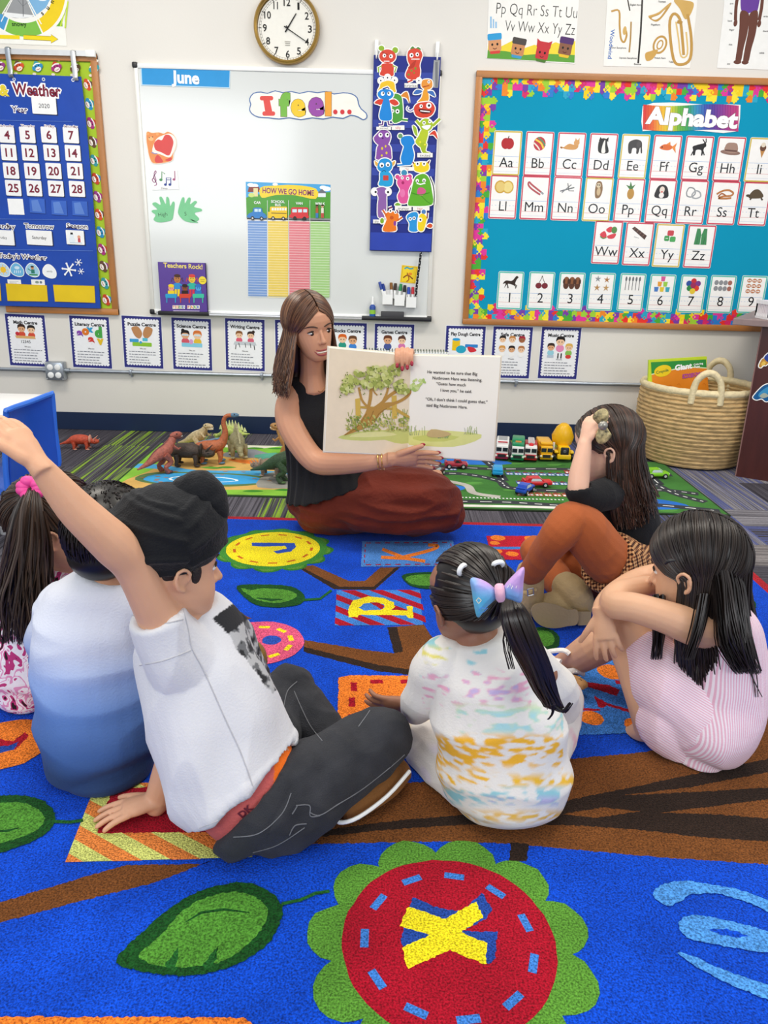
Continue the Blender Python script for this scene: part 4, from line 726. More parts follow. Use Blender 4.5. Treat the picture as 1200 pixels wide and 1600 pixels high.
star = lambda x, y, r, c: ('p', [((x+(r if k % 2 == 0 else r*.35)*math.sin(k*PI/5)), (y-(r if k % 2 == 0 else r*.35)*math.cos(k*PI/5))) for k in range(10)], c)
NC = [('a dark horse', [('b', [(-14, 4), (-9, -2), (2, -2), (9, -10), (13, -8), (10, -4), (8, 3), (10, 9), (6, 6), (0, 4), (-6, 4), (-11, 11), (-9, 3)], '35261f'), ('l', [(5, 3), (11, 6), (9, 11)], 1.8, '35261f'), ('l', [(-6, 3), (-4, 11)], 1.8, '35261f')]),
 ('two cherries', [('e', -5, 6, 5.5, 5, '7a2630'), ('e', 6, 6, 5.5, 5, '7a2630'), ('c', [(-5, 2), (-1, -6), (0, -11)], .9, '4a4030'), ('c', [(6, 2), (2, -6), (0, -11)], .9, '4a4030')]),
 ('three brown dogs', [q for x in (-10, 0, 10) for q in (('e', x, 4, 5, 7, '5a3322'), ('e', x, -4, 5, 6, '8a5532'), ('e', x-4, -2, 2, 4.5, '4a281a'), ('e', x+4, -2, 2, 4.5, '4a281a'))]),
 ('four starfish', [star(-8, -7, 6, '8d9296'), star(8, -6, 6, 'b07a4a'), star(-8, 8, 6.5, 'b58a52'), star(8, 8, 6.5, 'c29a62')]),
 ('five pieces of cutlery', [q for k in range(5) for q in (('l', [(-12+k*6, -4), (-12+k*6, 11)], 1, '55585c'), ('e', -12+k*6, -8, 1.7, 4, '6c6f73'))]),
 ('six coloured cups', [('p', [(x-4, y-4), (x+4, y-4), (x+3, y+4), (x-3, y+4)], c) for x, y, c in ((0, -10, 'd85a9a'), (-5, -1, 'e8a03a'), (5, -1, '9ad04a'), (-10, 8, '4a7fc8'), (0, 8, 'e8c83a'), (10, 8, '3fa8c0'))]),
 ('seven coloured balls', [('e', x, y, 5, 5, c) for x, y, c in ((0, -7, 'c8303a'), (-8, -3, '2f4fa0'), (8, -3, '7a3a8a'), (-6, 5, '2f8a4a'), (6, 5, 'd8402a'), (0, 10, 'e8c83a'), (0, 0, 'a02a5a'))]),
 ('eight coins', [('e', -12+8*(k % 4), -5+10*(k//4), 3.8, 4.2, '8f9194' if k % 4 < 3 else 'a5685a') for k in range(8)]),
 ('nine pretzels', [q for k in range(9) for q in (('e', -9+9*(k % 3), -9+9*(k//3), 4, 3.4, 'c07a4a'), ('e', -10.4+9*(k % 3), -9+9*(k//3), 1, 1.4, 'f7f5f2'), ('e', -7.6+9*(k % 3), -9+9*(k//3), 1, 1.4, 'f7f5f2'))])]
for i, ((d_, pc), p) in enumerate(zip(NC, ((797, 454), (845, 454.5), (892, 455.5), (939, 456), (986.5, 457), (1033, 458.5), (1081, 459.5), (1127, 460), (1175, 460.5)))):
    card(p[0], p[1], 40, 57, TE, str(i+1), 'teal-edged number card %d with %s' % (i+1, d_), pc, 'number flash cards on the teal board', 15)
# ---- three posters above the right board
def top_posters():
    A = wallart(.001); A.sheet([(765, -40), (910, -38), (904.5, 2), (898, 100), (760, 91)], 'f6f4ee', .0008)
    A.text('Pp Qq Rr Ss Tt Uu', 838, 25, 15, '2a2a2a', 'c', -.012, 1.5, wid=127); A.text('Vv Ww Xx Yy Zz', 843, 52, 15, '2a2a2a', 'c', -.012, 1.5, wid=110)
    A.poly([(763, 66), (768, 60), (780, 74), (800, 64), (820, 75), (835, 70), (850, 74), (868, 66), (880, 70), (899, 64), (897.5, 98), (761, 90)], 'f1d93a', 0); A.poly([(762, 78), (790, 80), (820, 86), (850, 84), (898, 86), (897.5, 98), (761, 91)], '5fa23a')
    for x, w_ in ((767, 2.5), (771, 2), (775, 2.5)): A.line([(x, 26+x-767), (x, 44)], w_, '8fc0e6')
    for x, y, hc, sk, sh in ((773, 66, '2f9fd8', 'd99a6a', 'd8403a'), (810, 73, '4a4542', 'c98a5a', '3f9ac8'), (848, 79, 'c8323a', 'c8323a', '4a7a2a'), (884, 72, '4f2a6a', '8a5a42', 'e8c02a')):
        A.loc(x, y, 1, -6 if x < 800 else 8); A.draw([('r', -8, 8, 8, 16, sh, 2), ('r', -10, -8, 10, 12, sk, 2), ('r', -11, -12, 11, -3, hc, 2), ('e', -4, 3, 1.6, 1.8, '111'), ('e', 4, 3, 1.6, 1.8, '111'), ('c', [(-3, 8), (0, 9.5), (3, 8)], 1, '511')])
        if x == 848: A.draw([('p', [(-11, -8), (-12, -15), (-5, -11)], hc), ('p', [(11, -8), (12, -15), (5, -11)], hc)])
    A.glob(); tag(A.build('letters_poster', M['lam']), 'white letters poster from Pp to Zz with blocky cartoon children', 'poster')
    A = wallart(.001); A.sheet([(951, -40), (1093, -38), (1087, 30), (1078, 106.5), (942.5, 103), (947, 30)], 'f4f2ec', .0008)
    A.text('Woodwind', 952, 69, 6, '3f6fb8', 'c', .02, 90); G_, D_ = 'c2964a', '2a2624'
    A.draw([('c', [(955, 18), (967, 17), (968, 40), (970, 60), (975, 66), (979, 55), (977, 45)], 3, G_), ('e', 976, 48, 3, 6, 'd6ae62'), ('c', [(986, 34), (985, 60), (983, 82)], 2.4, 'b08a4a'), ('l', [(1004, -10), (1001, 50), (997, 99)], 2.8, D_), ('c', [(980, -4), (984, 17)], 2, D_),
            ('b', [(1013, 26), (1028, 20), (1046, 5), (1048, 8), (1034, 28), (1024, 34)], G_), ('b', [(1018, 28), (1030, 23), (1040, 14), (1032, 26), (1024, 31)], 'f4f2ec'), ('c', [(1013, 26), (1030, 20), (1048, 6)], 2.4, 'd0a558'),
            ('e', 1031, 70, 11, 13, G_, 20), ('e', 1031, 70, 8, 10, 'f4f2ec', 20), ('e', 1031, 70, 5, 7, G_, 20), ('e', 1031, 70, 3, 5, 'f4f2ec', 20), ('b', [(1008, 84), (1016, 80), (1028, 78), (1020, 92), (1010, 95)], 'cfa252'),
            ('b', [(1053, 0), (1078, 2), (1084, 8), (1078, 24), (1070, 30), (1062, 14)], 'd2a95c'), ('c', [(1074, 22), (1080, 60), (1078, 92), (1064, 101), (1052, 92), (1046, 40), (1052, 22), (1062, 30), (1066, 60), (1068, 86)], 4.4, G_), ('c', [(1056, 34), (1060, 60), (1064, 88), (1074, 84), (1072, 50)], 2.4, 'e2c07a'), ('l', [(1058, 34), (1066, 36)], 5, 'b98d44')])
    for x, y, s_ in ((966, 76, 'Tenor Saxophone'), (981, 92, 'Soprano Saxophone'), (996, 101.5, 'Bassoon'), (1024, 40, 'Flugelhorn'), (1031, 92, 'French Horn'), (1048, 98, 'Tuba'), (993, 9, 'English Horn'), (1034, 4, 'Trumpet')): A.text(s_, x, y, 2.3, '333', 'c', .01)
    tag(A.build('instruments_poster', M['lam']), 'poster of brass and woodwind instruments above the teal board', 'poster')
    A = wallart(.001); A.sheet([(1135, -40), (1290, -38), (1270, 112), (1120, 106), (1129, 30)], 'f4f3ef', .0008); SK = '6a3f33'
    A.draw([('b', [(1160, -20), (1190, -20), (1187, 0), (1183, 18), (1178, 24), (1172, 20), (1164, 24), (1158, 16), (1157, 0)], '6a3f9a'), ('b', [(1157, 18), (1170, 22), (1168, 50), (1162, 74), (1157, 97), (1149, 97), (1152, 72), (1155, 45)], SK), ('b', [(1171, 22), (1184, 18), (1181, 50), (1174, 76), (1169, 97), (1161, 97), (1164, 74), (1169, 48)], SK), ('e', 1152, 97, 6, 3, SK), ('e', 1164, 97.5, 5.5, 3, SK), ('c', [(1154, -15), (1150, 10), (1149, 32)], 5, SK), ('e', 1149, 36, 3, 5, SK), ('c', [(1192, -15), (1190, 10), (1186, 32)], 5, SK), ('e', 1186, 37, 3, 5, SK)])
    for x, y, s_ in ((1143, 7, 'arm'), (1142, 22, 'leg'), (1140, 34, 'hand'), (1143, 48, 'finger'), (1141, 71, 'shin'), (1138, 101, 'toe'), (1196, 27, 'wrist'), (1196, 50, 'thumb'), (1190, 84, 'ankle')): A.text(s_, x, y, 2.4, '555', 'c', .01)
    tag(A.build('body_poster', M['lam']), 'body parts poster of a figure in a purple leotard, top right corner', 'poster')
top_posters()
# ---- centre signs along the wall
def kid(x, y, hair, skin, shirt, s=1.0, bun=0):
    L = [('e', x, y+9*s, 5.5*s, 5*s, shirt), ('e', x, y, 5.6*s, 5.4*s, skin), ('b', [(x-6*s, y), (x-5*s, y-5.5*s), (x, y-7*s), (x+5*s, y-5.5*s), (x+6*s, y), (x+3*s, y-2.5*s), (x-3*s, y-2.5*s)], hair)]
    if bun: L += [('e', x+bun*5*s, y-6*s, 2.6*s, 2.6*s, hair)]
    return L+[('e', x-2*s, y+.6*s, .7*s, .8*s, '222'), ('e', x+2*s, y+.6*s, .7*s, .8*s, '222')]
S1, S2, S3 = 'f2c9a4', 'e0aa80', 'a86a44'
tbl = lambda y, c: [('p', [(-16, y), (16, y), (18, y+5), (-18, y+5)], c), ('l', [(-14, y+5), (-15, y+12)], 1.2, '444'), ('l', [(14, y+5), (15, y+12)], 1.2, '444')]
CS = [(42.5, 532, 'Math Centre', 'two dark-haired children at a table', kid(-7, -18, '3a241c', S2, 'd8503a')+kid(8, -17, '26201e', S1, 'd8503a')+[('p', [(-18, -7), (12, -7), (14, -3), (-16, -3)], 'e0b070'), ('e', -14, -10, 3, 3, 'c8303a'), ('t', '12345', -2, 4, 4.4, '444')]),
 (142, 535, 'Literacy Centre', 'coloured letters', [('t', 'x', 0, -16, 9, '2f9fd0', 'c', .08), ('t', 'a', -16, -8, 12, '8a4ab0', 'c', .08), ('t', 'o', -7, -12, 12, 'e07a2a', 'c', .08), ('t', 'd', 13, -9, 14, '4aa84a', 'c', .08), ('t', 'a', 1, 1, 12, 'd8403a', 'c', .08), ('t', 'v', 15, 2, 11, 'e8c02a', 'c', .08)]),
 (223, 535, 'Puzzle Centre', 'two hands over puzzle pieces', [('b', [(-16, -22), (-6, -24), (0, -14), (-4, -6), (-10, -8), (-14, -14)], 'c08a5a'), ('b', [(16, -22), (6, -24), (1, -13), (5, -6), (10, -8), (15, -14)], 'c08a5a'), ('r', -20, -5, -6, 0, '3fa0d8', 1), ('r', 0, -7, 8, -2, '5ac0d8', 1), ('r', -16, 0, 14, 6, '8fc83a', 1), ('e', -3, 0, 2, 2, '3fa0d8')]),
 (300, 538, 'Science Centre', 'two children in goggles', kid(-10, -14, '1f1a1a', S2, 'd85a6a', 1.1, -.6)+kid(9, -14, 'd8783a', S1, 'e8c03a', 1.1)+[('l', [(-15, -14), (-5, -14)], 2.4, 'cfe4f0'), ('l', [(4, -14), (14, -14)], 2.4, 'cfe4f0'), ('r', -16, -2, 16, 4, '8ad0e8', 1), ('e', -1, -4, 3, 4, 'd8a0d0')]),
 (383, 539, 'Writing Centre', 'two children at a long table', kid(-9, -15, '8a5a30', S1, 'e0607a', .9)+kid(9, -15, '3a2a22', S1, 'd8607a', .9, .9)+tbl(-5, 'c8ced4')+[('l', [(-10, -3), (-8, 4)], 1, '444'), ('l', [(0, -3), (1, 4)], 1, '444'), ('l', [(8, -3), (9, 4)], 1, '444')]),
 (461, 541, ' ', 'two painting children', kid(-8, -14, '5a3a22', S1, '4a8ad0')+kid(9, -14, '2a1f1c', S3, 'e8b03a')+tbl(-4, 'd8b080')),
 (542, 545, 'Blocks Centre', 'two children building blocks', kid(-7, -15, 'd8641e', S1, '2a9a86', 1.1)+kid(9, -13, '6a4428', S2, '3f86d8', 1.1)+tbl(-1, 'e4e6e8')),
 (615.5, 547, 'Games Centre', 'two children facing each other', kid(-10, -15, '6a3a22', S2, '4a5a9a', 1.1)+kid(12, -15, '5a3a30', S1, 'd878b0', 1.0, .3)+[('r', -8, 0, 8, 4, 'e8e0d0', 1)]),
 (726, 550, 'Play Dough Centre', 'a dough tub and cutters', [('r', -20, -19, -8, -2, 'f0c81f', 1), ('e', -14, -19, 6, 2.2, '2f9fd8'), ('e', -6, -4, 8, 6, '28a8c8'), ('r', 0, -12, 20, -7, '2f86d0', 1), ('b', [(4, -8), (14, -7), (18, -2), (8, 0)], 'd8333f')]),
 (799, 551, 'Safe Centre', 'six small faces', [q for i, (hc, sk) in enumerate((('26201f', S1), ('c88a50', S1), ('a8283a', S3), ('d89a4a', S1), ('2a2220', S2), ('b87a4a', S1))) for q in kid(-15+15*(i % 3), -20+15*(i//3), hc, sk, 'f7f6f4', .85)]),
 (874, 552, 'Music Centre', 'three children with drums', kid(0, -18, '241f1e', S1, 'e890b8', 1.15)+[('l', [(-2, 0), (-2, 8)], 2, '333'), ('l', [(3, 0), (3, 8)], 2, '333')]+kid(-14, -9, '3a2a22', S2, '9ad0e0', .95)+kid(14, -9, 'e0b45a', S1, '8ac05a', .95)+[('e', 14, 5, 4.5, 3, 'd8403a'), ('r', -19, 3, -9, 7, 'b8c8d8')])]
rnd = random.Random(2)
for cx, cy, title, d_, pic in CS:
    A = wallart(.001); A.loc(cx, cy, 1, 1.2 if cx < 400 else 0); A.sheet([(-31.5, -40.5), (31.5, -40.5), (31.5, 40.5), (-31.5, 40.5)], 'eceef2', .0008); A.rect(-30.5, -39.5, 30.5, 39.5, '33357e')
    st = A.step; A.step = 6e-6; A.rect(-25, -34, 25, 34, 'f4f5f8')
    for k in range(12):
        x = -24+48*k/11; A.ell(x, -34, 2.0, 2.0, 'f4f5f8', 0, 8); A.ell(x, 34, 2.0, 2.0, 'f4f5f8', 0, 8)
    for k in range(16): y = -33+66*k/15; A.ell(-25, y, 2.0, 2.0, 'f4f5f8', 0, 8); A.ell(25, y, 2.0, 2.0, 'f4f5f8', 0, 8)
    A.step = st; A.up(2); A.text(title, 0, -25, 4.8, '1c1c22', 'c', .035, 0, wid=min(45, len(title)*3.3))
    A.draw(pic); A.text('We are:', 0, 10.5, 2, '444', 'c', .01)
    for k in range(5):
        x = -22; y = 14.5+k*4.2; end = rnd.uniform(4, 21)
        while x < end: l = rnd.uniform(2, 6); A.line([(x, y), (min(x+l, 22), y)], .9, '6a6d78'); x += l+1.1
    tag(A.build('centre_sign', M['print']), ('white %s sign with scalloped navy border and %s' % (title, d_)) if title != ' ' else 'white sign with scalloped navy border mostly hidden behind the teacher', 'sign', 'learning centre signs along the wall')
# ---- conduit and outlet box
def conduit():
    z = W(600, 590.5).z; zc = lambda px, py: W(px, py).z
    b = MB(); x0 = -3.2; xb = W(91, 579).x; b.tube([(x0, WY-.02, z), (xb-.0755, WY-.02, z)], .0105, 12); b.tube([(xb+.0755, WY-.02, z), (2.9, WY-.02, z)], .0105, 12)
    o = tag(b.build('conduit_pipe', M['steel']), 'metal electrical conduit running along the wall under the signs', 'conduit')
    for px in (207, 410, 806, 1008):
        b = MB(); x = W(px, 590).x; b.wbox(x-.009, z-.016, x+.009, z+.014, WY-.035, WY, .003); b.tube([(x, WY, z-.024), (x, WY-.012, z-.024)], .006, 8); b.build('pipe_strap', M['steel'], o)
    t = thing('outlet_box', 'square metal outlet box with four white blank covers on the conduit', 'outlet box', (xb, WY, z)); b = MB(); b.wbox(xb-.052, z-.052, xb+.052, z+.05, WY-.055, WY, .006)
    for s in (-1, 1): b.tube([(xb+s*.05, WY-.02, z), (xb+s*.075, WY-.02, z)], .015, 12)
    b.build('box_body', M['steel'], t)
    for sx in (-1, 1):
        for sz in (-1, 1):
            b = MB(); b.lathe((xb+sx*.021, WY-.055, z+sz*.022), [(.017, 0), (.017, .003), (.014, .005)], 18, (0, -1, 0)); b.build('blank_cover', M['white'], t)
            b = MB(); b.lathe((xb+sx*.045, WY-.055, z+sz*.044), [(.004, 0), (.003, .002)], 8, (0, -1, 0)); b.build('screw', M['alu'], t)
conduit()
# ================================================================== things on the floor
def pile(name, sc1=700, amp=.4, rough=.95, bump=.9):
    m = mat(name, attr='Col', rough=rough, spec=.08, sheen=.04); nt = m.node_tree; b = nt.nodes['Principled BSDF']; N = nt.nodes.new; L = nt.links.new
    tc = N('ShaderNodeTexCoord'); at = [n for n in nt.nodes if n.type == 'ATTRIBUTE'][0]
    n1 = N('ShaderNodeTexNoise'); n1.inputs['Scale'].default_value = sc1; n1.inputs['Detail'].default_value = 3; L(tc.outputs['Object'], n1.inputs[0])
    n2 = N('ShaderNodeTexNoise'); n2.inputs['Scale'].default_value = 9; n2.inputs['Detail'].default_value = 4; L(tc.outputs['Object'], n2.inputs[0])
    r1 = N('ShaderNodeMapRange'); r1.inputs[1].default_value = .32; r1.inputs[2].default_value = .68; r1.inputs[3].default_value = 1-amp; r1.inputs[4].default_value = 1+amp*.9; L(n1.outputs[0], r1.inputs[0])
    r2 = N('ShaderNodeMapRange'); r2.inputs[1].default_value = .3; r2.inputs[2].default_value = .7; r2.inputs[3].default_value = .84; r2.inputs[4].default_value = 1.14; L(n2.outputs[0], r2.inputs[0])
    mu = N('ShaderNodeMath'); mu.operation = 'MULTIPLY'; L(r1.outputs[0], mu.inputs[0]); L(r2.outputs[0], mu.inputs[1])
    mx = N('ShaderNodeMixRGB'); mx.blend_type = 'MULTIPLY'; mx.inputs[0].default_value = 1; L(at.outputs['Color'], mx.inputs[1]); L(mu.outputs[0], mx.inputs[2]); L(mx.outputs[0], b.inputs['Base Color'])
    bp = N('ShaderNodeBump'); bp.inputs['Strength'].default_value = bump; bp.inputs['Distance'].default_value = .004; L(n1.outputs[0], bp.inputs['Height']); L(bp.outputs[0], b.inputs['Normal'])
    return m
M['rug'] = pile('rug_pile', 300, .58, .95, 1.0); M['mat'] = pile('play_mat_pile', 600, .12, .9, .3)
RZ = .009
def floorart(z, **k): return Art((0, 0, z), (0, 0, 1), (1, 0, 0), (0, -1, 0), **k)
def O(ox, oy, s, *pts): return [(ox+x/s, oy+y/s) for x, y in pts]
def rug():
    xr = Fl(1157, 879).x; xl = Fl(3, 950).x; yf = 2.93; yn = .35
    b = MB().color('b3202c'); b.box(((xl+xr)/2, (yf+yn)/2, RZ/2), (xr-xl, yf-yn, RZ), None, .004)
    t = b.build('alphabet_rug', M['rug']); tag(t, 'bright blue classroom rug with a brown alphabet tree, letters and red border', 'rug')
    A = floorart(RZ, step=1.2e-5, h=.0004)
    def wpoly(ps, c): A._poly3([Vector(p+(RZ,)) for p in ps], c); A.up()
    e = .035; wpoly([(xl+e, yn), (xr-e, yn), (xr-e, yf-e), (xl+e, yf-e)], '0c48c6'); A.jit = .0016
    BR, DK, G1, G2 = '744520', '2e211a', '185a24', '5a9234'; RD, OR, LB, YL, BL = 'a81228', 'ee7f2c', '3f7ed0', 'f2de22', '0c48c6'
    p = A.poly
    # tree trunk and branches
    p([(430, 1302), (520, 1262), (614, 1224), (690, 1221), (780, 1212), (889, 1186), (1012, 1175), (1090, 1150), (1183, 1107), (1330, 1040), (1400, 1200), (1330, 1380), (1200, 1351), (1020, 1339), (825, 1321), (797, 1318), (680, 1315), (480, 1319), (420, 1330)], BR)
    p([(450, 1310), (510, 1297), (570, 1288), (640, 1280), (700, 1276), (780, 1266), (860, 1256), (980, 1232), (1110, 1204), (1200, 1186), (1330, 1150), (1330, 1175), (1200, 1207), (1080, 1230), (972, 1243), (1080, 1238), (1200, 1231), (1330, 1222), (1330, 1238), (1200, 1249), (1100, 1262), (1032, 1270), (1110, 1272), (1200, 1279), (1330, 1285), (1330, 1330), (1200, 1315), (1100, 1309), (1000, 1297), (900, 1290), (780, 1288), (700, 1290), (600, 1297), (500, 1308)], DK)
    p([(880, 1272), (940, 1262), (1000, 1268), (930, 1278)], BR)
    p([(797, 1316), (826, 1319), (824, 1346), (796, 1345)], DK)
    p([(464, 886), (489, 883), (545, 908), (570, 908), (594, 887), (626, 886), (585, 922), (522, 921)], BR); p([(464, 886), (470, 886), (531, 917), (584, 917), (618, 887), (626, 886), (585, 922), (522, 921)], DK)
    p([(475, 1000), (572, 1016), (617, 1021), (606, 980), (662, 976), (682, 1007), (700, 1060), (642, 1056), (590, 1043), (475, 1014)], BR); p([(605, 980), (620, 980), (630, 1018), (616, 1021)], DK); p([(475, 1011), (590, 1039), (700, 1055), (700, 1062), (590, 1049), (475, 1019)], DK)
    p([(300, 935), (338, 942), (394, 967), (345, 968), (300, 950)], BR); p([(-60, 1428), (0, 1410), (100, 1380), (195, 1352), (320, 1350), (330, 1345), (240, 1380), (120, 1410), (0, 1442), (-60, 1458)], BR)
    # flower buttons: circles laid on the floor, radius from the photographed width
    def circ(x, y, r, c, n=36): A.ell(x, y, r, r, c, 0, n)
    def scallop(x, y, r, rs, n, c, c2=None, ph=0):
        ce = A.on(x, y); u = (A.on(x+1, y)-ce).length
        for cc, k in (((c2, 1.0), (c, .8)) if c2 else ((c, 1.0),)):
            for i in range(n):
                a = 2*PI*i/n+ph; q = ce+Vector((math.cos(a)*r*u, math.sin(a)*r*u, 0)); A._poly3([q+Vector((math.cos(j*PI/9)*rs*k*u+random.uniform(-.002, .002), math.sin(j*PI/9)*rs*k*u+random.uniform(-.002, .002), 0)) for j in range(18)], cc); A.up()
    def dashes(x, y, r, n, l, w_, c, ph=0):
        ce = A.on(x, y); u = (A.on(x+1, y)-ce).length
        for i in range(n):
            a = 2*PI*i/n+ph; t_ = Vector((-math.sin(a), math.cos(a), 0)); q = ce+Vector((math.cos(a), math.sin(a), 0))*r*u; nn = Vector((math.cos(a), math.sin(a), 0))
            A._poly3([q-t_*l*u-nn*w_*u, q+t_*l*u-nn*w_*u, q+t_*l*u+nn*w_*u, q-t_*l*u+nn*w_*u], c); A.up()
    scallop(429, 858, 72, 21, 12, G2, '2f7a2a'); circ(428, 857, 84, '3f8a34'); circ(427, 857, 73, YL); dashes(427, 857, 60, 13, 7, 2.2, 'c8641e')
    p(O(320, 780, 2.222, (163, 152), (240, 152), (310, 153), (318, 165), (300, 182), (250, 190), (238, 182), (285, 172), (280, 163), (200, 165), (163, 163)), '2a52b8')
    scallop(703, 1474, 172, 54, 11, G2, None, .2); circ(703, 1470, 176, G2); circ(701, 1470, 166, RD, 60); dashes(701, 1470, 131, 11, 17, 6.5, LB, .28)
    ox = lambda *a: O(480, 1180, 1.6667, *a)
    p(ox((275, 372), (345, 400), (400, 408), (455, 360), (482, 400), (470, 425), (405, 460), (495, 460), (490, 530), (470, 546), (372, 500), (255, 520), (243, 480)), '24489c')
    p(ox((262, 396), (360, 428), (440, 382), (458, 425), (400, 462), (468, 490), (466, 547), (372, 510), (262, 557), (246, 502), (318, 470), (240, 445)), YL)
    # striped corner tile with dark red centre
    def stripes(q, c0, c1, n, ph=0):
        a, b_, c_, d = [A.on(*z) for z in q]; u = b_-a; v = d-a; A._poly3([a, b_, c_, d], c0); A.up()
        for k in range(-n, n+1, 2):
            s0, s1 = (k+ph)/n, (k+1+ph)/n; pl = [(s0, 0), (s1, 0), (s1+1, 1), (s0+1, 1)]
            def clip(P_, f):
                o = []
                for i in range(len(P_)):
                    A_, B_ = P_[i], P_[(i+1) % len(P_)]; fa, fb = f(A_), f(B_)
                    if fa >= 0: o.append(A_)
                    if fa*fb < 0: t = fa/(fa-fb); o.append((A_[0]+(B_[0]-A_[0])*t, A_[1]+(B_[1]-A_[1])*t))
                return o
            pl = clip(pl, lambda z: z[0]); pl = clip(pl, lambda z: 1-z[0]) if len(pl) > 2 else pl
            if len(pl) > 2: A._poly3([a+u*x+v*y for x, y in pl], c1)
        A.up()
    stripes([(150, 1225), (390, 1221), (394, 1340), (102, 1348)], 'dbe07a', 'ee8a42', 6, -.4)
    p([(176, 1232), (370, 1228), (372, 1300), (151, 1303)], RD); p([(283, 1267), (300, 1258), (308, 1262), (296, 1268)], 'dbe07a')
    stripes([(526, 923), (656, 922), (661, 977), (523, 978)], LB, RD, 6, .3)
    o7 = lambda *a: O(320, 900, 3.333, *a)
    p(o7((748, 170), (770, 130), (850, 108), (930, 116), (985, 140), (990, 165), (970, 178), (1055, 182), (1052, 160), (1082, 158), (1086, 222), (1056, 220), (1050, 207), (800, 205), (798, 216), (748, 216)), YL); p(o7((800, 168), (830, 145), (880, 138), (930, 148), (938, 165), (915, 178), (830, 182)), LB); p(o7((860, 140), (905, 140), (938, 160), (920, 177)), RD)
    o4 = lambda *a: O(320, 780, 2.222, *a)
    p([(566, 846), (708, 845), (714, 885), (564, 886)], '4f8ad6'); J = A.jit; A.jit = 0
    for a, b_ in (((570, 849), (704, 848)), ((704, 849), (709, 882)), ((570, 883), (708, 882)), ((571, 850), (569, 883))):
        n = 9 if abs(a[0]-b_[0]) > 50 else 4
        for k in range(n): A.line([(a[0]+(b_[0]-a[0])*(k+.1)/n, a[1]+(b_[1]-a[1])*(k+.1)/n), (a[0]+(b_[0]-a[0])*(k+.65)/n, a[1]+(b_[1]-a[1])*(k+.65)/n)], 1.5, RD)
    A.line(o4((612, 203), (700, 207), (765, 217)), 5, OR); A.line(o4((616, 175), (660, 192), (690, 204)), 5, OR); A.line(o4((690, 202), (760, 185), (800, 172), (808, 162), (775, 160)), 5, OR, 3); A.jit = J
    p([(760, 838), (935, 838), (950, 876), (768, 875)], 'c01a32'); p([(764, 855), (940, 855), (942, 859), (765, 859)], LB)
    for x, y, r in ((778, 841, 12), (830, 842, 11), (773, 849, 8), (800, 866, 10), (776, 862, 9), (860, 846, 12)): circ(x, y, r, OR, 18)
    p([(529, 1060), (545, 1056), (665, 1057), (700, 1140), (527, 1142)], OR, 0)
    for x, y, a in ((553, 1074, 0), (550, 1098, 0), (549, 1124, 0), (588, 1066, 1), (636, 1066, 1)): p([(x-10, y-3), (x+10, y-3), (x+10, y+3), (x-10, y+3)] if a else [(x-5, y-7), (x+5, y-7), (x+5, y+7), (x-5, y+7)], RD)
    p([(582, 1098), (600, 1088), (640, 1092), (648, 1110), (600, 1104)], '2448a0')
    circ(405, 1004, 70, 'e05a80'); circ(424, 1001, 15, '2a52b8', 20); dashes(405, 1004, 50, 10, 9, 4, YL, .3)
    circ(12, 1163, 66, OR, 40); p([(-30, 1150), (20, 1160), (40, 1145), (45, 1152), (25, 1172), (-30, 1176)], RD); p([(-20, 1168), (15, 1166), (30, 1160), (22, 1173), (-10, 1180)], '2448a0')
    p([(892, 1030), (1010, 1028), (1040, 1145), (884, 1150)], '3f7fd0')
    for x, y, r in ((956, 1051, 22), (924, 1123, 19), (994, 1134, 18)): circ(x, y, r, OR, 24)
    o1_ = lambda *a: O(780, 620, 2.6667, *a)
    p(o1_((355, 1190), (460, 1205), (500, 1225), (490, 1250), (370, 1212)), RD); p(o1_((395, 1248), (450, 1280), (540, 1305), (600, 1300), (600, 1312), (540, 1318), (450, 1290), (430, 1300), (412, 1296)), RD); p(o1_((320, 1245), (335, 1245), (355, 1300), (420, 1305), (420, 1312), (345, 1310)), RD); p(o1_((480, 1185), (560, 1180), (560, 1200), (490, 1200)), RD)
    # leaves
    def leaf(out, inn, vein=()):
        p(out, '164a1c', 3); p(inn, '4f8c30', 3)
        for v in vein: A.line(v, [1.5]+[4]*(len(v)-2)+[1.5] if len(v) > 2 else 3, '164a1c')
    l2 = lambda *a: O(0, 1080, 2, *a)
    leaf(l2((362, 850), (430, 770), (520, 690), (620, 630), (740, 600), (830, 620), (882, 672), (872, 735), (830, 800), (730, 860), (600, 892), (480, 885)), l2((432, 830), (500, 770), (560, 700), (640, 650), (740, 630), (820, 660), (835, 710), (790, 780), (690, 850), (560, 866), (490, 858)), [l2((580, 725), (630, 695), (700, 685), (780, 695))]); p(l2((560, 795), (555, 845), (548, 880), (515, 860)), '1f5c26'); p(l2((684, 795), (676, 840), (660, 870), (630, 864)), '1f5c26')
    A.line(l2((880, 668), (940, 655), (985, 635), (1030, 628)), 5, '1f5c26'); leaf(l2((-60, 350), (30, 328), (110, 335), (160, 365), (172, 410), (140, 450), (60, 488), (-60, 510)), l2((-60, 375), (40, 350), (110, 365), (140, 400), (110, 440), (30, 470), (-60, 480)), [l2((-40, 440), (20, 440), (60, 430))]); A.line(l2((170, 410), (220, 412), (260, 406)), 5, '1f5c26')
    leaf(o4((113, 302), (200, 298), (300, 305), (345, 335), (335, 365), (260, 378), (180, 370), (130, 335)), o4((125, 310), (160, 318), (200, 312), (290, 318), (320, 340), (260, 362), (190, 355), (145, 330)), [o4((180, 345), (230, 352), (270, 350))]); A.line(o4((340, 352), (400, 348), (440, 318)), 3.5, '1f5c26')
    leaf(o4((684, 270), (720, 258), (800, 256), (850, 275), (800, 312), (720, 305)), o4((697, 275), (740, 264), (800, 265), (820, 285), (780, 302), (720, 297)))
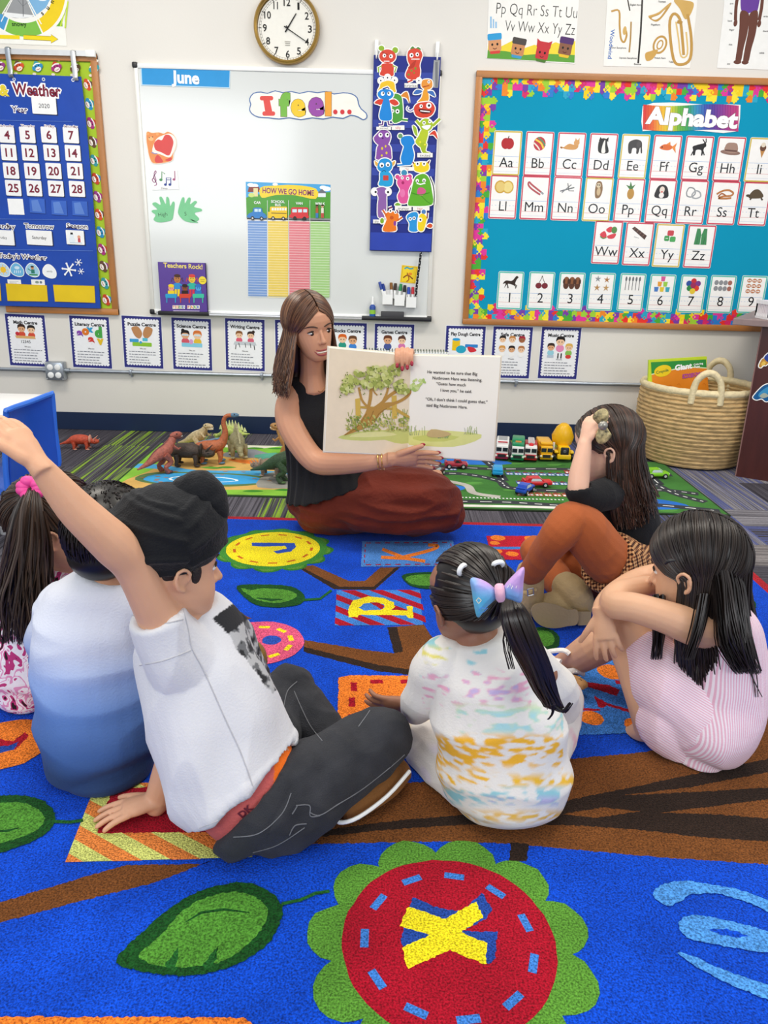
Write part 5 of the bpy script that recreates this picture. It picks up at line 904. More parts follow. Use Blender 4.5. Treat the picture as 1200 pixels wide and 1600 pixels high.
    leaf(o4((1130, 455), (1190, 450), (1230, 480), (1220, 520), (1150, 520)), o4((1140, 465), (1190, 460), (1215, 485), (1200, 510), (1150, 510)))
    leaf([(1145, 925), (1170, 930), (1181, 950), (1150, 955)], [(1148, 929), (1166, 933), (1174, 948), (1152, 951)]); leaf([(1180, 1046), (1230, 1050), (1240, 1085), (1186, 1082)], [(1187, 1052), (1225, 1056), (1230, 1078), (1192, 1076)])
    p([(790, 940), (812, 948), (835, 960), (830, 964), (800, 955)], YL)
    # pale blue script at the right edge, orange tile at the near edge
    p(ox((900, 370), (920, 340), (990, 330), (1080, 345), (1150, 360), (1260, 410), (1260, 440), (1180, 400), (1080, 365), (1000, 365), (970, 385), (935, 395)), '4f95e0', 2)
    p(ox((966, 440), (1000, 420), (1080, 430), (1260, 480), (1260, 520), (1180, 515), (1060, 495), (990, 480)), '4f95e0', 2); p(ox((1045, 460), (1090, 455), (1150, 475), (1100, 475)), BL, 2)
    p(ox((965, 520), (1000, 525), (1080, 560), (1180, 595), (1260, 615), (1260, 660), (1150, 620), (1050, 575)), '4f95e0', 2)
    p([(-40, 1590), (380, 1592), (392, 1600), (420, 1680), (-60, 1680)], OR)
    A.jit = 0; o = A.build('pattern', M['rug'], t)
rug()
# ---- dinosaur play mat
def dino_mat():
    tl, tr = Fl(247, 691), Fl(470, 697); bl, br = Fl(170, 770), Fl(447, 777); x0 = (tl.x+bl.x)/2; x1 = .1; y1 = tl.y-.03; y0 = br.y-.01
    b = MB().color('33502a'); b.box(((x0+x1)/2, (y0+y1)/2, .003), (x1-x0, y1-y0, .006), None, .0025); t = b.build('dinosaur_play_mat', M['mat']); tag(t, 'printed dinosaur landscape play mat with river and sand near the wall', 'play mat')
    A = floorart(.006, step=1e-5); e = .012
    def wp(l, c, sm=3):
        ps = [tuple(q) for q in (catmull(l, sm, True) if sm else l)]
        A._poly3([Vector((max(x0+e, min(x1-e, x0+u*(x1-x0))), max(y0+e, min(y1-e, y0+v*(y1-y0))), .006)) for u, v in ps], c); A.up()
    wp([(0, 0), (1, 0), (1, 1), (0, 1)], '86bf3f', 0)
    wp([(.02, .12), (.2, .08), (.5, .1), (.9, .2), (1, .4), (1, .6), (.7, .75), (.4, .72), (.2, .9), (.05, .8), (.1, .5)], 'd6ac60'); wp([(.15, .95), (.4, .92), (.6, .97), (.6, 1.1), (.15, 1.1)], 'e8e6d0'); wp([(.02, .9), (.1, .7), (.2, .82), (.15, .96)], 'a5cc4a'); wp([(.45, .8), (.7, .9), (.98, .82), (.98, .98), (.5, .98)], '7fc040')
    wp([(0, .52), (.12, .5), (.25, .42), (.5, .44), (.75, .4), (1, .36), (1, .28), (.75, .3), (.5, .34), (.3, .3), (.12, .42), (0, .44)], '4fa8d8'); wp([(.08, .34), (.2, .38), (.45, .36), (.55, .24), (.4, .14), (.18, .14), (.06, .22)], '5a7a4a'); wp([(.11, .32), (.22, .36), (.43, .34), (.52, .24), (.38, .17), (.2, .16), (.09, .22)], '3fa3dc'); wp([(.2, .3), (.36, .3), (.42, .24), (.3, .2), (.18, .23)], 'e4f2f8'); wp([(.205, .29), (.35, .29), (.41, .24), (.3, .21), (.19, .235)], '3fa3dc')
    wp([(.55, .38), (.72, .42), (.98, .4), (.98, .14), (.7, .18)], '3f9fdc'); wp([(.72, .2), (.98, .16), (.98, .12), (.72, .15)], 'eef6fa'); wp([(.5, .36), (.56, .44), (.6, .3), (.66, .16), (.5, .14)], '9a9890'); wp([(.52, .3), (.56, .38), (.58, .26), (.56, .2)], '7a7a76')
    wp([(.3, .8), (.38, .9), (.46, .82), (.52, .72), (.32, .7)], '8f9298'); wp([(.42, .76), (.55, .84), (.62, .68), (.48, .64)], '5aa890'); wp([(.33, .66), (.6, .62), (.85, .66), (.75, .58), (.45, .56)], 'e07a2e'); wp([(.55, .6), (.85, .74), (.88, .7), (.6, .57)], 'd8662a'); wp([(.68, .7), (.85, .72), (.82, .66), (.66, .65)], '8a8c90'); wp([(.8, .76), (.97, .72), (.97, .66), (.8, .68)], '4a4f58')
    rnd = random.Random(8)
    for k in range(26):
        u, v = rnd.uniform(.03, .97), rnd.choice([rnd.uniform(.02, .12), rnd.uniform(.44, .56), rnd.uniform(.8, .96)]); wp([(u, v), (u+.03, v+.025), (u+.07, v+.01), (u+.04, v-.012)], rnd.choice(['4f9a2f', '3f8a2a', '64ac3a']))
    for k in range(60):
        u, v = rnd.uniform(.05, .95), rnd.uniform(.1, .9); wp([(u, v), (u+.012, v+.006), (u+.02, v), (u+.01, v-.006)], 'a8743a')
    A.build('print', M['mat'], t)
dino_mat()
# ---- road play mat
def road_mat():
    yb = Fl(714, 797).y; yt = Fl(1051, 730).y+.08; x0 = .12; x1 = (Fl(1135, 809).x+Fl(1051, 730).x)/2
    b = MB().color('2a3a26'); b.box(((x0+x1)/2, (yb+yt)/2, .0035), (x1-x0, yt-yb, .007), None, .003); t = b.build('road_play_mat', M['mat']); tag(t, 'green play mat printed with roads, houses and ponds behind the girl in black', 'play mat')
    A = floorart(.007, step=7e-6); w_, h_ = x1-x0, yt-yb; V3 = lambda u, v: Vector((x0+u*w_, y0_+v*h_, .007)); y0_ = yb
    def wp(l, c, sm=3): A._poly3([V3(*q) for q in ([tuple(z) for z in catmull(l, sm, True)] if sm else l)], c); A.up()
    def rd(l, wd, c, dash=None):
        pts = [Vector((x0+u*w_, y0_+v*h_, .007)) for u, v in [tuple(z) for z in catmull(l, 8)]]; n = len(pts)
        def strip(i0, i1, ww, cc):
            L_, R_ = [], []
            for i in range(i0, i1+1):
                d = (pts[min(i+1, n-1)]-pts[max(i-1, 0)]).normalized(); o = Vector((-d.y, d.x, 0))*ww/2; L_.append(pts[i]+o); R_.append(pts[i]-o)
            A.mb.color(cc); q = [z+A.N*A.h for z in L_+R_]; m_ = len(L_); A.mb.add(q, [(i, i+1, m_+i+1, m_+i) for i in range(m_-1)]); A.up()
        strip(0, n-1, wd, c)
        if dash:
            for i in range(0, n-2, 2): strip(i, i+1, wd*.14, dash)
    wp([(.008, .012), (.992, .012), (.992, .988), (.008, .988)], '417a35', 0)
    rnd = random.Random(4)
    for k in range(34): u, v = rnd.uniform(.03, .93), rnd.uniform(.04, .95); wp([(u, v), (u+.025, v+.02), (u+.06, v+.015), (u+.04, v-.015), (u+.01, v-.02)], rnd.choice(['5a9a44', '4f8a3c', '356a2c']))
    wp([(.66, .1), (.72, .24), (.84, .22), (.9, .12), (.8, .06)], '2a6fc8'); wp([(.1, .86), (.2, .96), (.36, .94), (.4, .86), (.25, .82)], '2f74cc'); wp([(.05, .3), (.12, .4), (.2, .36), (.14, .26)], '2f74cc')
    DG = '3a3d42'
    for l in ([(.02, .1), (.3, .12), (.5, .09), (.75, .14), (.98, .06)], [(.02, .6), (.2, .62), (.32, .5), (.36, .36), (.6, .34), (.85, .4), (.98, .34)], [(.3, .98), (.33, .75), (.34, .5)], [(.05, .8), (.3, .74), (.6, .77), (.97, .7)], [(.84, .96), (.86, .6), (.9, .34), (.97, .2)], [(.08, .15), (.12, .3), (.04, .45)]): rd(l, .05, DG, 'f0f0ee')
    rd([(.04, .04), (.4, .05), (.7, .03)], .03, 'e8e6dc'); rd([(.1, .5), (.2, .4), (.22, .26), (.3, .2)], .04, 'b8b4aa')
    for k in range(40):
        u = .03+k*.012; wp([(u, .17), (u+.006, .17), (u+.006, .185), (u, .185)], 'f2f2f0', 0); wp([(u+.4, .66), (u+.406, .66), (u+.406, .672), (u+.4, .672)], 'f2f2f0', 0)
    for (u, v, n, c) in ((.36, .62, 8, '5a7fb8'), (.36, .23, 9, 'b86a4a'), (.38, .44, 8, '4f74b0'), (.58, .68, 5, 'b04a3a'), (.1, .68, 3, '4a7ab8'), (.62, .46, 5, 'c8a27a')):
        for k in range(n):
            a = u+k*.03; wp([(a, v), (a+.026, v), (a+.026, v+.06), (a, v+.06)], c, 0); wp([(a+.003, v+.008), (a+.011, v+.008), (a+.011, v+.03), (a+.003, v+.03)], 'eef0f2', 0); wp([(a+.015, v+.008), (a+.023, v+.008), (a+.023, v+.03), (a+.015, v+.03)], 'd9dde2', 0); wp([(a, v+.046), (a+.026, v+.046), (a+.013, v+.075)], '7a3a2e', 0)
    wp([(.74, .5), (.9, .5), (.9, .72), (.74, .72)], '33363a', 0)
    for k in range(6): u = .75+k*.026; wp([(u, .52), (u+.004, .52), (u+.004, .59), (u, .59)], 'f0f0f0', 0); wp([(u, .63), (u+.004, .63), (u+.004, .7), (u, .7)], 'f0f0f0', 0)
    wp([(.66, .8), (.8, .8), (.8, .98), (.66, .98)], '4a5fc0', 0); wp([(.7, .83), (.73, .83), (.77, .96), (.74, .96)], 'c03a4a', 0); wp([(.8, .8), (.82, .8), (.8, .98), (.78, .98)], 'e8e8e8', 0)
    A.build('print', M['mat'], t)
road_mat()
# ---- wicker basket with colouring book
def basket():
    c = Vector((1.668, 4.06, .009)); t = thing('wicker_basket', 'large round coiled straw basket with two loop handles by the wall', 'basket', tuple(c)); mt = mat('coiled_straw', 'c9a873', .7, bump=(40, .5, (1, 1, 3)), var=(22, .28, (1, 1, 2.5)))
    rings = []; H = .385; n = 19; rad = lambda z: .235+.062*math.sin(min(1, z/(H*.8))*PI*.5)-.012*(z/H)**4
    b = MB(); rc = .0125
    for k in range(n):
        z = .012+k*(H-.02)/(n-1); r = rad(z); m_ = 56; vs = []; pr = 8
        for j in range(m_):
            a = 2*PI*j/m_
            for i in range(pr):
                q = 2*PI*i/pr; rr = rc*(1+.06*math.sin(j*9+k*5)); R_ = r+rr*math.cos(q)+.0012*math.sin(a*7+k*2.3); vs.append(c+Vector((R_*math.cos(a), R_*math.sin(a), z+rr*math.sin(q)*1.02)))
        b.add(vs, [(j*pr+i, ((j+1) % m_)*pr+i, ((j+1) % m_)*pr+(i+1) % pr, j*pr+(i+1) % pr) for j in range(m_) for i in range(pr)])
    b.lathe(c, [(0.001, .012), (.235, .012)], 32, None, False); b.build('coiled_body', mt, t)
    b = MB(); z = H+.008; r = rad(H)
    pts = [c+Vector((r*math.cos(a), r*math.sin(a), z)) for a in [2*PI*k/60 for k in range(61)]]; b.tube(pts, [.019+.0015*math.sin(k*2.6) for k in range(61)], 10); b.build('rim', mat('pale_straw_rim', 'e3d2a8', .7, bump=(60, .4), var=(50, .15)), t)
    for a in (math.radians(-105), math.radians(50)):
        b = MB(); d = .055; q = c+Vector((r*math.cos(a), r*math.sin(a), z)); tg = Vector((-math.sin(a), math.cos(a), 0)); b.tube([q-tg*(d+.012)+Vector((0, 0, -.05)), q-tg*(d+.01), q-tg*d+Vector((0, 0, .06)), q-tg*.02+Vector((0, 0, .098)), q+tg*.02+Vector((0, 0, .098)), q+tg*d+Vector((0, 0, .06)), q+tg*(d+.01), q+tg*(d+.012)+Vector((0, 0, -.05))], [.017+.0012*math.sin(k*2.2) for k in range(8)], 10, None, 1, 6); b.build('handle', bpy.data.materials['pale_straw_rim'], t)
    # colouring book
    Y = 4.05; tl = P(1014, 562.5, Y); tr = P(1104.5, 557, Y); w_ = (tr-tl).length; ux = (tr-tl).normalized(); N_ = Vector((.03, -1, .06)); N_ = (N_-ux*N_.dot(ux)).normalized(); uz = ux.cross(N_)*-1
    uz = -uz if uz.z < 0 else uz; h_ = .33; tk = .016
    bt = thing('colouring_book', 'green and orange Giant Coloring Pages book standing in the basket', 'book', tuple(tl-uz*h_))
    R3 = Matrix((ux, -N_, uz)).transposed(); ce = tl+ux*w_/2-uz*h_/2-N_*tk/2
    b = MB(); b.box(ce, (w_-.006, tk-.004, h_-.006), R3); b.build('pages', mat('newsprint_pages', 'e6dcc4', .9, bump=(200, .1)), bt, False)
    b = MB().color('c3d82e'); b.box(ce+N_*tk/2, (w_, .0015, h_), R3); b.box(ce-N_*tk/2, (w_, .0015, h_), R3); b.box(ce-ux*w_/2, (.0015, tk, h_), R3); b.build('cover', M['lam'], bt, False)
    A = Art(tl+N_*.0012, N_, ux, -uz); A.poly([(1017, 566), (1103, 561.5), (1110, 640), (1022, 642)], 'e98a22'); A.poly([(1017, 566), (1103, 561.5), (1104, 575), (1072, 574), (1040, 580), (1018, 585)], '2f8f3a'); A.line([(1018, 585), (1040, 580), (1072, 574), (1104, 575)], 1.6, 'dff0c0', 4)
    for k in range(26): x, y = random.uniform(1026, 1104), random.uniform(584, 634); A.line([(x, y), (x+3, y-2), (x+5, y+1)], 1, 'd9741a')
    A.ell(1035.5, 579.5, 13.5, 9, 'f0cf1e', -8); A.text('Crayola', 1035, 582, 4.2, '2a6a34', 'c', .02, -10); A.text('Giant', 1068, 577, 8, 'fff', 'c', .045, -5); A.text('Coloring', 1091, 570, 2.8, 'fff', 'c', .03, -5); A.text('Pages', 1089, 574, 2.8, 'fff', 'c', .03, -5); A.text('SCOOBY-DOO!', 1083, 589, 6, 'c0509a', 'c', .05, -4, '5a2a6a', .02, 0, 33)
    A.build('cover_print', M['lam'], bt)
basket()
# ---- dark wood desk end with stickers, small basket on it
def desk():
    M['maho'] = mat('mahogany_laminate', '4a211c', .35, bump=(50, .05, (8, 8, 1)), var=(7, .2, (6, 6, .6))); M['edge'] = mat('edge_banding', '8a6660', .5, var=(30, .08))
    c0 = Fl(1148, 744); Yf = c0.y; x0 = c0.x; pt = P(1188, 509, Yf); H = pt.z
    back = Vector((.55, -.34, 0)).normalized()  # panel runs towards the viewer's right
    t = thing('desk', 'dark mahogany desk end with grey-brown edging at the right edge of the picture', 'desk', (x0, Yf, 0))
    nrm = Vector((-back.y, back.x, 0)); R3 = Matrix((back, nrm, Vector((0, 0, 1)))).transposed()
    L_ = .75; o = Vector((x0, Yf, 0)); b = MB(); b.box(o+back*(L_/2+.006)+Vector((0, 0, H/2))+nrm*.014, (L_, .028, H), R3); b.build('end_panel', M['maho'], t, False)
    b = MB(); b.box(o+Vector((0, 0, H/2))+nrm*.014+back*.003, (.006, .03, H), R3, .002); b.build('edge_strip', M['edge'], t, False)
    b = MB(); b.box(o+back*(L_/2-.07)+Vector((0, 0, H+.0155))+nrm*.30, (L_+.1, .74, .03), R3, .003); b.build('desk_top', mat('grey_desk_top', '8a7674', .45, var=(8, .1, (.6, 6, 1))), t, False)
    b = MB(); b.box(o+back*L_*.9+Vector((0, 0, H*.55))+nrm*.3, (.02, .56, H*.8), R3); b.build('modesty_panel', M['maho'], t, False)
    fN = -nrm; p0 = o
    for nm, lab, L2, cx, cy in (('sticker', 'blue crystal-shaped sticker with white edge on the dark desk panel', [('b', [(-14, 4), (-8, -6), (-2, -13), (6, -16), (14, -10), (16, 6), (6, 14), (-2, 10), (-10, 13), (-16, 10)], '1f5f96'), ('b', [(-8, 2), (0, -8), (8, -12), (4, 4), (-6, 8)], '3f93c4'), ('b', [(-6, 6), (0, 0), (8, 4), (0, 9)], 'a8b0a0')], 1194, 614), ('sticker', 'small orange and dark blue sticker with white edge above the crystal-shaped one', [('b', [(-8, 14), (-6, 4), (-2, 0), (6, 6), (2, 12), (-2, 10), (-4, 16)], 'c8923a'), ('b', [(-2, 0), (2, -8), (12, -14), (12, 2), (6, 6)], '2f4a9a'), ('b', [(-5, 10), (-2, 5), (2, 8), (-2, 13)], 'e8c45a')], 1196, 560)):
        A = Art(p0+fN*.0003, fN, back, (0, 0, -1)); A.loc(cx, cy, 1); A.sticker(L2, 1.6); tag(A.build(nm, M['lam']), lab, 'sticker', 'stickers on the desk panel')
    bc = P(1197, 494.5, Yf+.02); z0 = H+.031
    t2 = thing('pencil_basket', 'small white and pink slotted basket on the desk top', 'basket', (bc.x+.05, bc.y, z0)); b = MB().color('f0eef0'); c = Vector((bc.x+.06, bc.y, z0)); w_, d_, h_ = .16, .13, .085
    for sx, sy, dx, dy in ((0, -1, w_, .004), (0, 1, w_, .004), (-1, 0, .004, d_), (1, 0, .004, d_)):
        b.box(c+Vector((sx*w_/2, sy*d_/2, .012)), (dx, dy, .024)); b.box(c+Vector((sx*w_/2, sy*d_/2, h_-.01)), (dx+.01, dy+.01, .016))
        for k in range(9):
            f = (k-4)/8; q = Vector((f*w_ if sx == 0 else sx*w_/2, f*d_ if sy == 0 else sy*d_/2, h_/2)); b.box(c+q, (.008, .005, h_-.02))
    b.box(c+Vector((0, 0, .003)), (w_, d_, .006)); b.build('basket_body', M['plas'], t2, False); b = MB().color('d88aa8'); b.box(c+Vector((0, 0, .04)), (w_-.014, d_-.014, .06)); b.build('contents', M['plas'], t2, False)
    b = MB().color('35a8c0'); b.box(c+Vector((.035, 0, .105)), (.1, .05, .014), Matrix.Rotation(.35, 3, 'Y') @ Matrix.Rotation(.3, 3, 'Z'), .003); b.color('e8f2f4'); b.box(c+Vector((.035, -.004, .113)), (.08, .04, .004), Matrix.Rotation(.35, 3, 'Y') @ Matrix.Rotation(.3, 3, 'Z')); tag(b.build('pencil_box', M['plas']), 'turquoise box lying across the small slotted basket', 'box')
    c2 = P(1197, 478, Yf+.02)
desk()
# ---- white table and blue chair at the left edge
def left_furniture():
    Y0, z = 3.0, .472; xr = P(78, 613, 3.0).x; t = thing('classroom_table', 'white-topped low classroom table at the left edge of the picture', 'table', (-1.75, 2.81, 0)); b = MB(); b.box((xr-.45, 2.81, z-.012), (.9, .38, .026), None, .008); b.build('table_top', mat('white_laminate', 'eeeeec', .3, var=(4, .03)), t)
    for x in (xr-.8, xr-.1):
        for y in (2.7, 2.93): b = MB(); b.tube([(x, y, 0), (x, y, z-.025)], .016, 12); b.build('leg', M['alu'], t)
    M['chairblue'] = mat('blue_chair_plastic', '1d52b6', .32, bump=(300, .08), var=(12, .06))
    # chair: back faces the viewer, seat pushed under the table
    r = thing('school_chair', 'blue plastic school chair with black legs tucked at the white table', 'chair', (-1.28, 2.55, 0))
    Yc = 2.42
    q = [P(6, 640, Yc), P(78, 616, Yc+.18), P(85, 670, Yc+.19), P(92, 718, Yc+.2), P(86, 730, Yc+.19), P(12, 776, Yc), P(0, 782, Yc-.02), P(0, 700, Yc-.02)]
    def quad(a, b_, c_, d, n=10, m_=10, bulge=.02, hole=None):
        pl = (b_-a).cross(d-a).normalized(); vs = []; fs = []
        for i in range(n+1):
            for j in range(m_+1):
                u, v = i/n, j/m_; p_ = a*(1-u)*(1-v)+b_*u*(1-v)+c_*u*v+d*(1-u)*v; vs.append(p_+pl*bulge*(4*u*(1-u)))
        for i in range(n):
            for j in range(m_):
                if hole and hole(i, j): continue
                k = i*(m_+1)+j; fs.append((k, k+m_+1, k+m_+2, k+1))
        return vs, fs
    a, b_, c_, d = P(10, 641, Yc), P(80, 617, Yc+.2), P(91, 727, Yc+.21), P(14, 777, Yc)
    vs, fs = quad(a, b_, c_, d, 12, 12, .025, lambda i, j: 4 <= i <= 7 and 7 <= j <= 8)
    me = bpy.data.meshes.new('m'); me.from_pydata(vs, [], fs); me.polygons.foreach_set('use_smooth', [True]*len(fs)); o = obj('backrest', me, M['chairblue'], r); m_ = o.modifiers.new('s', 'SOLIDIFY'); m_.thickness = .008; m2 = o.modifiers.new('b', 'BEVEL'); m2.width = .003; m2.segments = 2
    b = MB(); rim = [P(13, 778, Yc-.012), P(8, 720, Yc-.012), P(9, 650, Yc-.012), P(14, 640, Yc-.01), P(45, 629, Yc+.09), P(78, 616.5, Yc+.19), P(82, 620, Yc+.2), P(86, 670, Yc+.205), P(92, 716, Yc+.21), P(91, 727, Yc+.21)]; b.tube(rim, .009, 8, None, 1, 4); b.build('backrest_rim', mat('blue_chair_rim', '2f6fd6', .3, var=(12, .05)), r)
    s0, s1, s2, s3 = P(14, 777, Yc), P(90, 727, Yc+.2), P(90, 727, Yc+.2)+Vector((-.26, .2, .0)), P(14, 777, Yc)+Vector((-.26, .22, .0))
    vs, fs = quad(s0, s1, s2, s3, 8, 8, -.012); me = bpy.data.meshes.new('m'); me.from_pydata(vs, [], fs); me.polygons.foreach_set('use_smooth', [True]*len(fs)); o = obj('seat', me, M['chairblue'], r); m_ = o.modifiers.new('s', 'SOLIDIFY'); m_.thickness = .008
    for p_, q_ in ((P(8, 772, Yc), Fl(24, 803)), (P(60, 745, Yc+.14), P(60, 745, Yc+.14)+Vector((.05, .03, 0))), (s2, s2+Vector((-.02, .05, 0))), (s3, s3+Vector((-.02, .05, 0)))):
        e_ = Vector((q_.x, q_.y, 0)); b = MB(); b.tube([p_, p_.lerp(e_, .5), e_+Vector((0, 0, .02))], .0125, 10); b.build('leg', M['black'], r); b = MB(); b.lathe(e_, [(.016, 0), (.016, .022), (.013, .026)], 12); b.build('foot_cap', M['white'], r)
left_furniture()
# ---- toy vehicles
def wheel(b, c, r, w_, ax=(0, 1, 0)):
    b.color('1b1b1d'); b.lathe(Vector(c)-Vector(ax)*w_/2, [(r*.6, 0), (r, w_*.15), (r, w_*.85), (r*.6, w_)], 16, ax); b.color('c9c9c9'); b.lathe(Vector(c)-Vector(ax)*(w_/2+.0008), [(r*.5, 0), (r*.45, w_+.0016)], 12, ax)
def toy(name, px, py, yaw, label, cat, L_, W_, H_, parts, z0=.0095, grp=None, wr=.013):
    """parts(b, add) builds in local space: x forward, y side, z up"""
    p = Fl(px, py, z0); p.z = z0; t = thing(name, label, cat, (p.x, p.y, z0), grp); R = Matrix.Rotation(yaw, 3, 'Z')
    def emit(nm, fn, mt='plas'):
        b = MB(); fn(b); b.v = [tuple(p+R @ Vector(v)) for v in b.v]; return b.build(nm, M[mt], t)
    parts(emit)
    for sx in (-.32, .3):
        for sy in (-1, 1): emit('wheel', lambda b: wheel(b, (sx*L_, sy*(W_/2-.003), wr), wr, .011))
    return t
fl_ = -PI/2-.05
def truck(kind):
    def f(E):
        L_, W_ = .17, .066
        pc = {'ambulance': ('f0f0ee', 'c02a3a'), 'recycling': ('f2f2f0', '1f8a5a'), 'fire': ('f2f0ee', 'c0202e'), 'tipper': ('f0b51f', 'f0b51f')}[kind]
        E('chassis', lambda b: (b.color(pc[1] if kind != 'tipper' else 'e0a818'), b.box((0, 0, .022), (L_, W_, .022), None, .004)))
        def cab(b): b.color(pc[0]); b.box((.055, 0, .055), (.058, W_-.004, .055), None, .006); b.color(pc[1]); b.box((.082, 0, .03), (.012, W_-.008, .022), None, .003)
        E('cab', cab)
        def win(b):
            b.color('202830')
            for s in (-1, 1): b.box((.0845, s*.016, .062), (.002, .026, .02)); b.box((.058, s*(W_/2-.0015), .064), (.03, .002, .02))
        E('windscreen', win)
        def gr(b):
            b.color('2a2c2e'); b.box((.0885, 0, .03), (.002, .04, .016)); b.color('f2f2e0')
            for s in (-1, 1): b.lathe((.088, s*.029, .03), [(.006, 0), (.004, .003)], 10, (1, 0, 0))
        E('grille', gr)
        if kind == 'ambulance': E('box_body', lambda b: (b.color('f2f2f0'), b.box((-.025, 0, .062), (.115, W_, .068), None, .005), b.color('a0a2a6'), b.box((-.025, 0, .0968), (.09, W_-.02, .003)), b.color('c02a3a'), b.box((-.025, 0, .05), (.1155, W_+.001, .012)), b.box((.034, 0, .09), (.003, .05, .006))))
        if kind == 'recycling':
            E('hopper', lambda b: (b.color('1f8f5e'), b.box((-.03, 0, .07), (.105, W_, .075), None, .007), b.box((.05, 0, .088), (.05, W_-.006, .02), None, .006), b.color('e08a3a'), b.box((.04, 0, .1), (.02, .03, .004))))
        if kind == 'fire':
            def lad(b):
                b.color('c0202e'); b.box((-.025, 0, .058), (.11, W_, .05), None, .005); b.color('d8d8d8')
                for s in (-1, 1): b.box((-.02, s*.014, .092), (.15, .005, .006), Matrix.Rotation(-.06, 3, 'Y'))
                for k in range(9): b.box((-.085+k*.016, 0, .092), (.004, .028, .004))
            E('ladder_body', lad); E('beacon', lambda b: (b.color('d8202e'), b.lathe((.055, 0, .082), [(.012, 0), (.012, .008), (.006, .014)], 14)))
        if kind == 'tipper': E('dump_bed', lambda b: (b.color('f0b51f'), b.box((-.028, 0, .066), (.11, W_+.004, .06), None, .006), b.box((.04, 0, .092), (.06, W_-.004, .012), None, .004)))
    return f
gt = 'toy trucks lined up along the road mat'
for k, x, y, lab in (('ambulance', 784, 720, 'white and red toy ambulance van in the row of toy trucks'), ('recycling', 808, 722, 'green and white toy recycling truck in the row of toy trucks'), ('fire', 828, 722, 'white and red toy fire engine with a ladder in the row of trucks'), ('tipper', 849, 721, 'yellow toy tipper truck in the row of toy trucks')):
    toy('toy_truck', x, y-6, fl_+(-.12 if k != 'tipper' else .02), lab, 'toy truck', .17, .066, .1, truck(k), .0095, gt, .016)
def mixer(E):
    E('chassis', lambda b: (b.color('f2c41a'), b.box((0, 0, .03), (.16, .07, .026), None, .005), b.box((.03, 0, .06), (.09, .06, .04), None, .008)))
    E('drum', lambda b: (b.color('f0b814'), b.lathe((-.035, 0, .072), [(.02, -.01), (.052, .015), (.058, .05), (.04, .095), (.022, .115), (.018, .118)], 24, (.25, 0, 1))))
    E('grille', lambda b: (b.color('22242a'), b.box((.076, 0, .058), (.004, .042, .045), None, .004), b.color('5a5c62'), b.lathe((.078, 0, .06), [(.009, 0), (.007, .002)], 14, (1, 0, 0))))
    E('fender', lambda b: (b.color('f2c41a'), b.box((.045, .04, .052), (.045, .02, .012), None, .004), b.box((.045, -.04, .052), (.045, .02, .012), None, .004)))
    E('exhaust', lambda b: (b.color('e8e8e8'), b.tube([(.03, -.052, .055), (.03, -.052, .095)], .006, 10)))
toy('toy_truck', 877, 717, fl_, 'yellow toy cement mixer, tallest of the row of toy trucks', 'toy truck', .13, .1, .19, mixer, .0095, gt, .024)
def car(col, roof=None, L_=.115, W_=.052, pickup=False):
    def f(E):
        def body(b):
            b.color(col); b.box((0, 0, .021), (L_, W_, .02), None, .007); prof = [(-.045, .028), (-.036, .046), (.008, .047), (.026, .030)] if not pickup else [(-.01, .028), (-.004, .047), (.018, .047), (.032, .03)]
            b.prism([(x*L_/.115, -W_/2+.005, z) for x, z in prof], (0, W_-.01, 0)); b.color(col); b.box((-.05*L_/.115, 0, .034), (.01, W_-.006, .004))
        E('body', body)
        def win(b):
            b.color('d8e4ea' if not pickup else '2a3038'); x0 = -.006 if pickup else -.034
            for s in (-1, 1): b.prism([(x0, s*(W_/2-.0046), .031), (x0+.006, s*(W_/2-.0046), .044), (.008, s*(W_/2-.0046), .044), (.021, s*(W_/2-.0046), .031)], (0, s*.0008, 0))
            b.box((.019, 0, .0395), (.002, W_-.018, .014), Matrix.Rotation(-.85, 3, 'Y'))
        E('window', win)
        E('headlight', lambda b: (b.color('f4f2e0'), b.box((L_/2-.0005, .016, .024), (.003, .01, .006)), b.box((L_/2-.0005, -.016, .024), (.003, .01, .006))))
    return f
gc = 'small toy cars on the road mat'
for x, y, a, c, lab, pk in ((712, 731, .05, 'a8243a', 'dark red toy pickup truck on the road mat beside the open book', True), (777, 741, 1.45, '1fa0dc', 'sky blue toy car on the printed road behind the red car', False), (838, 760, .1, 'd02028', 'red toy car in the middle of the road mat', False), (820, 770, 1.0, '1f4fc0', 'dark blue toy car touching the front of the red car', False), (1025, 746, .1, '86cf2a', 'lime green toy car at the right end of the road mat', False), (680, 743, 1.0, '5a2a2a', 'dark brown toy car beside the teacher in the rust skirt', False)):
    toy('toy_car', x, y, a, lab, 'toy car', .115, .052, .05, car(c, None, .115 if c != 'd02028' else .14, .052, pk), .0095, gc)
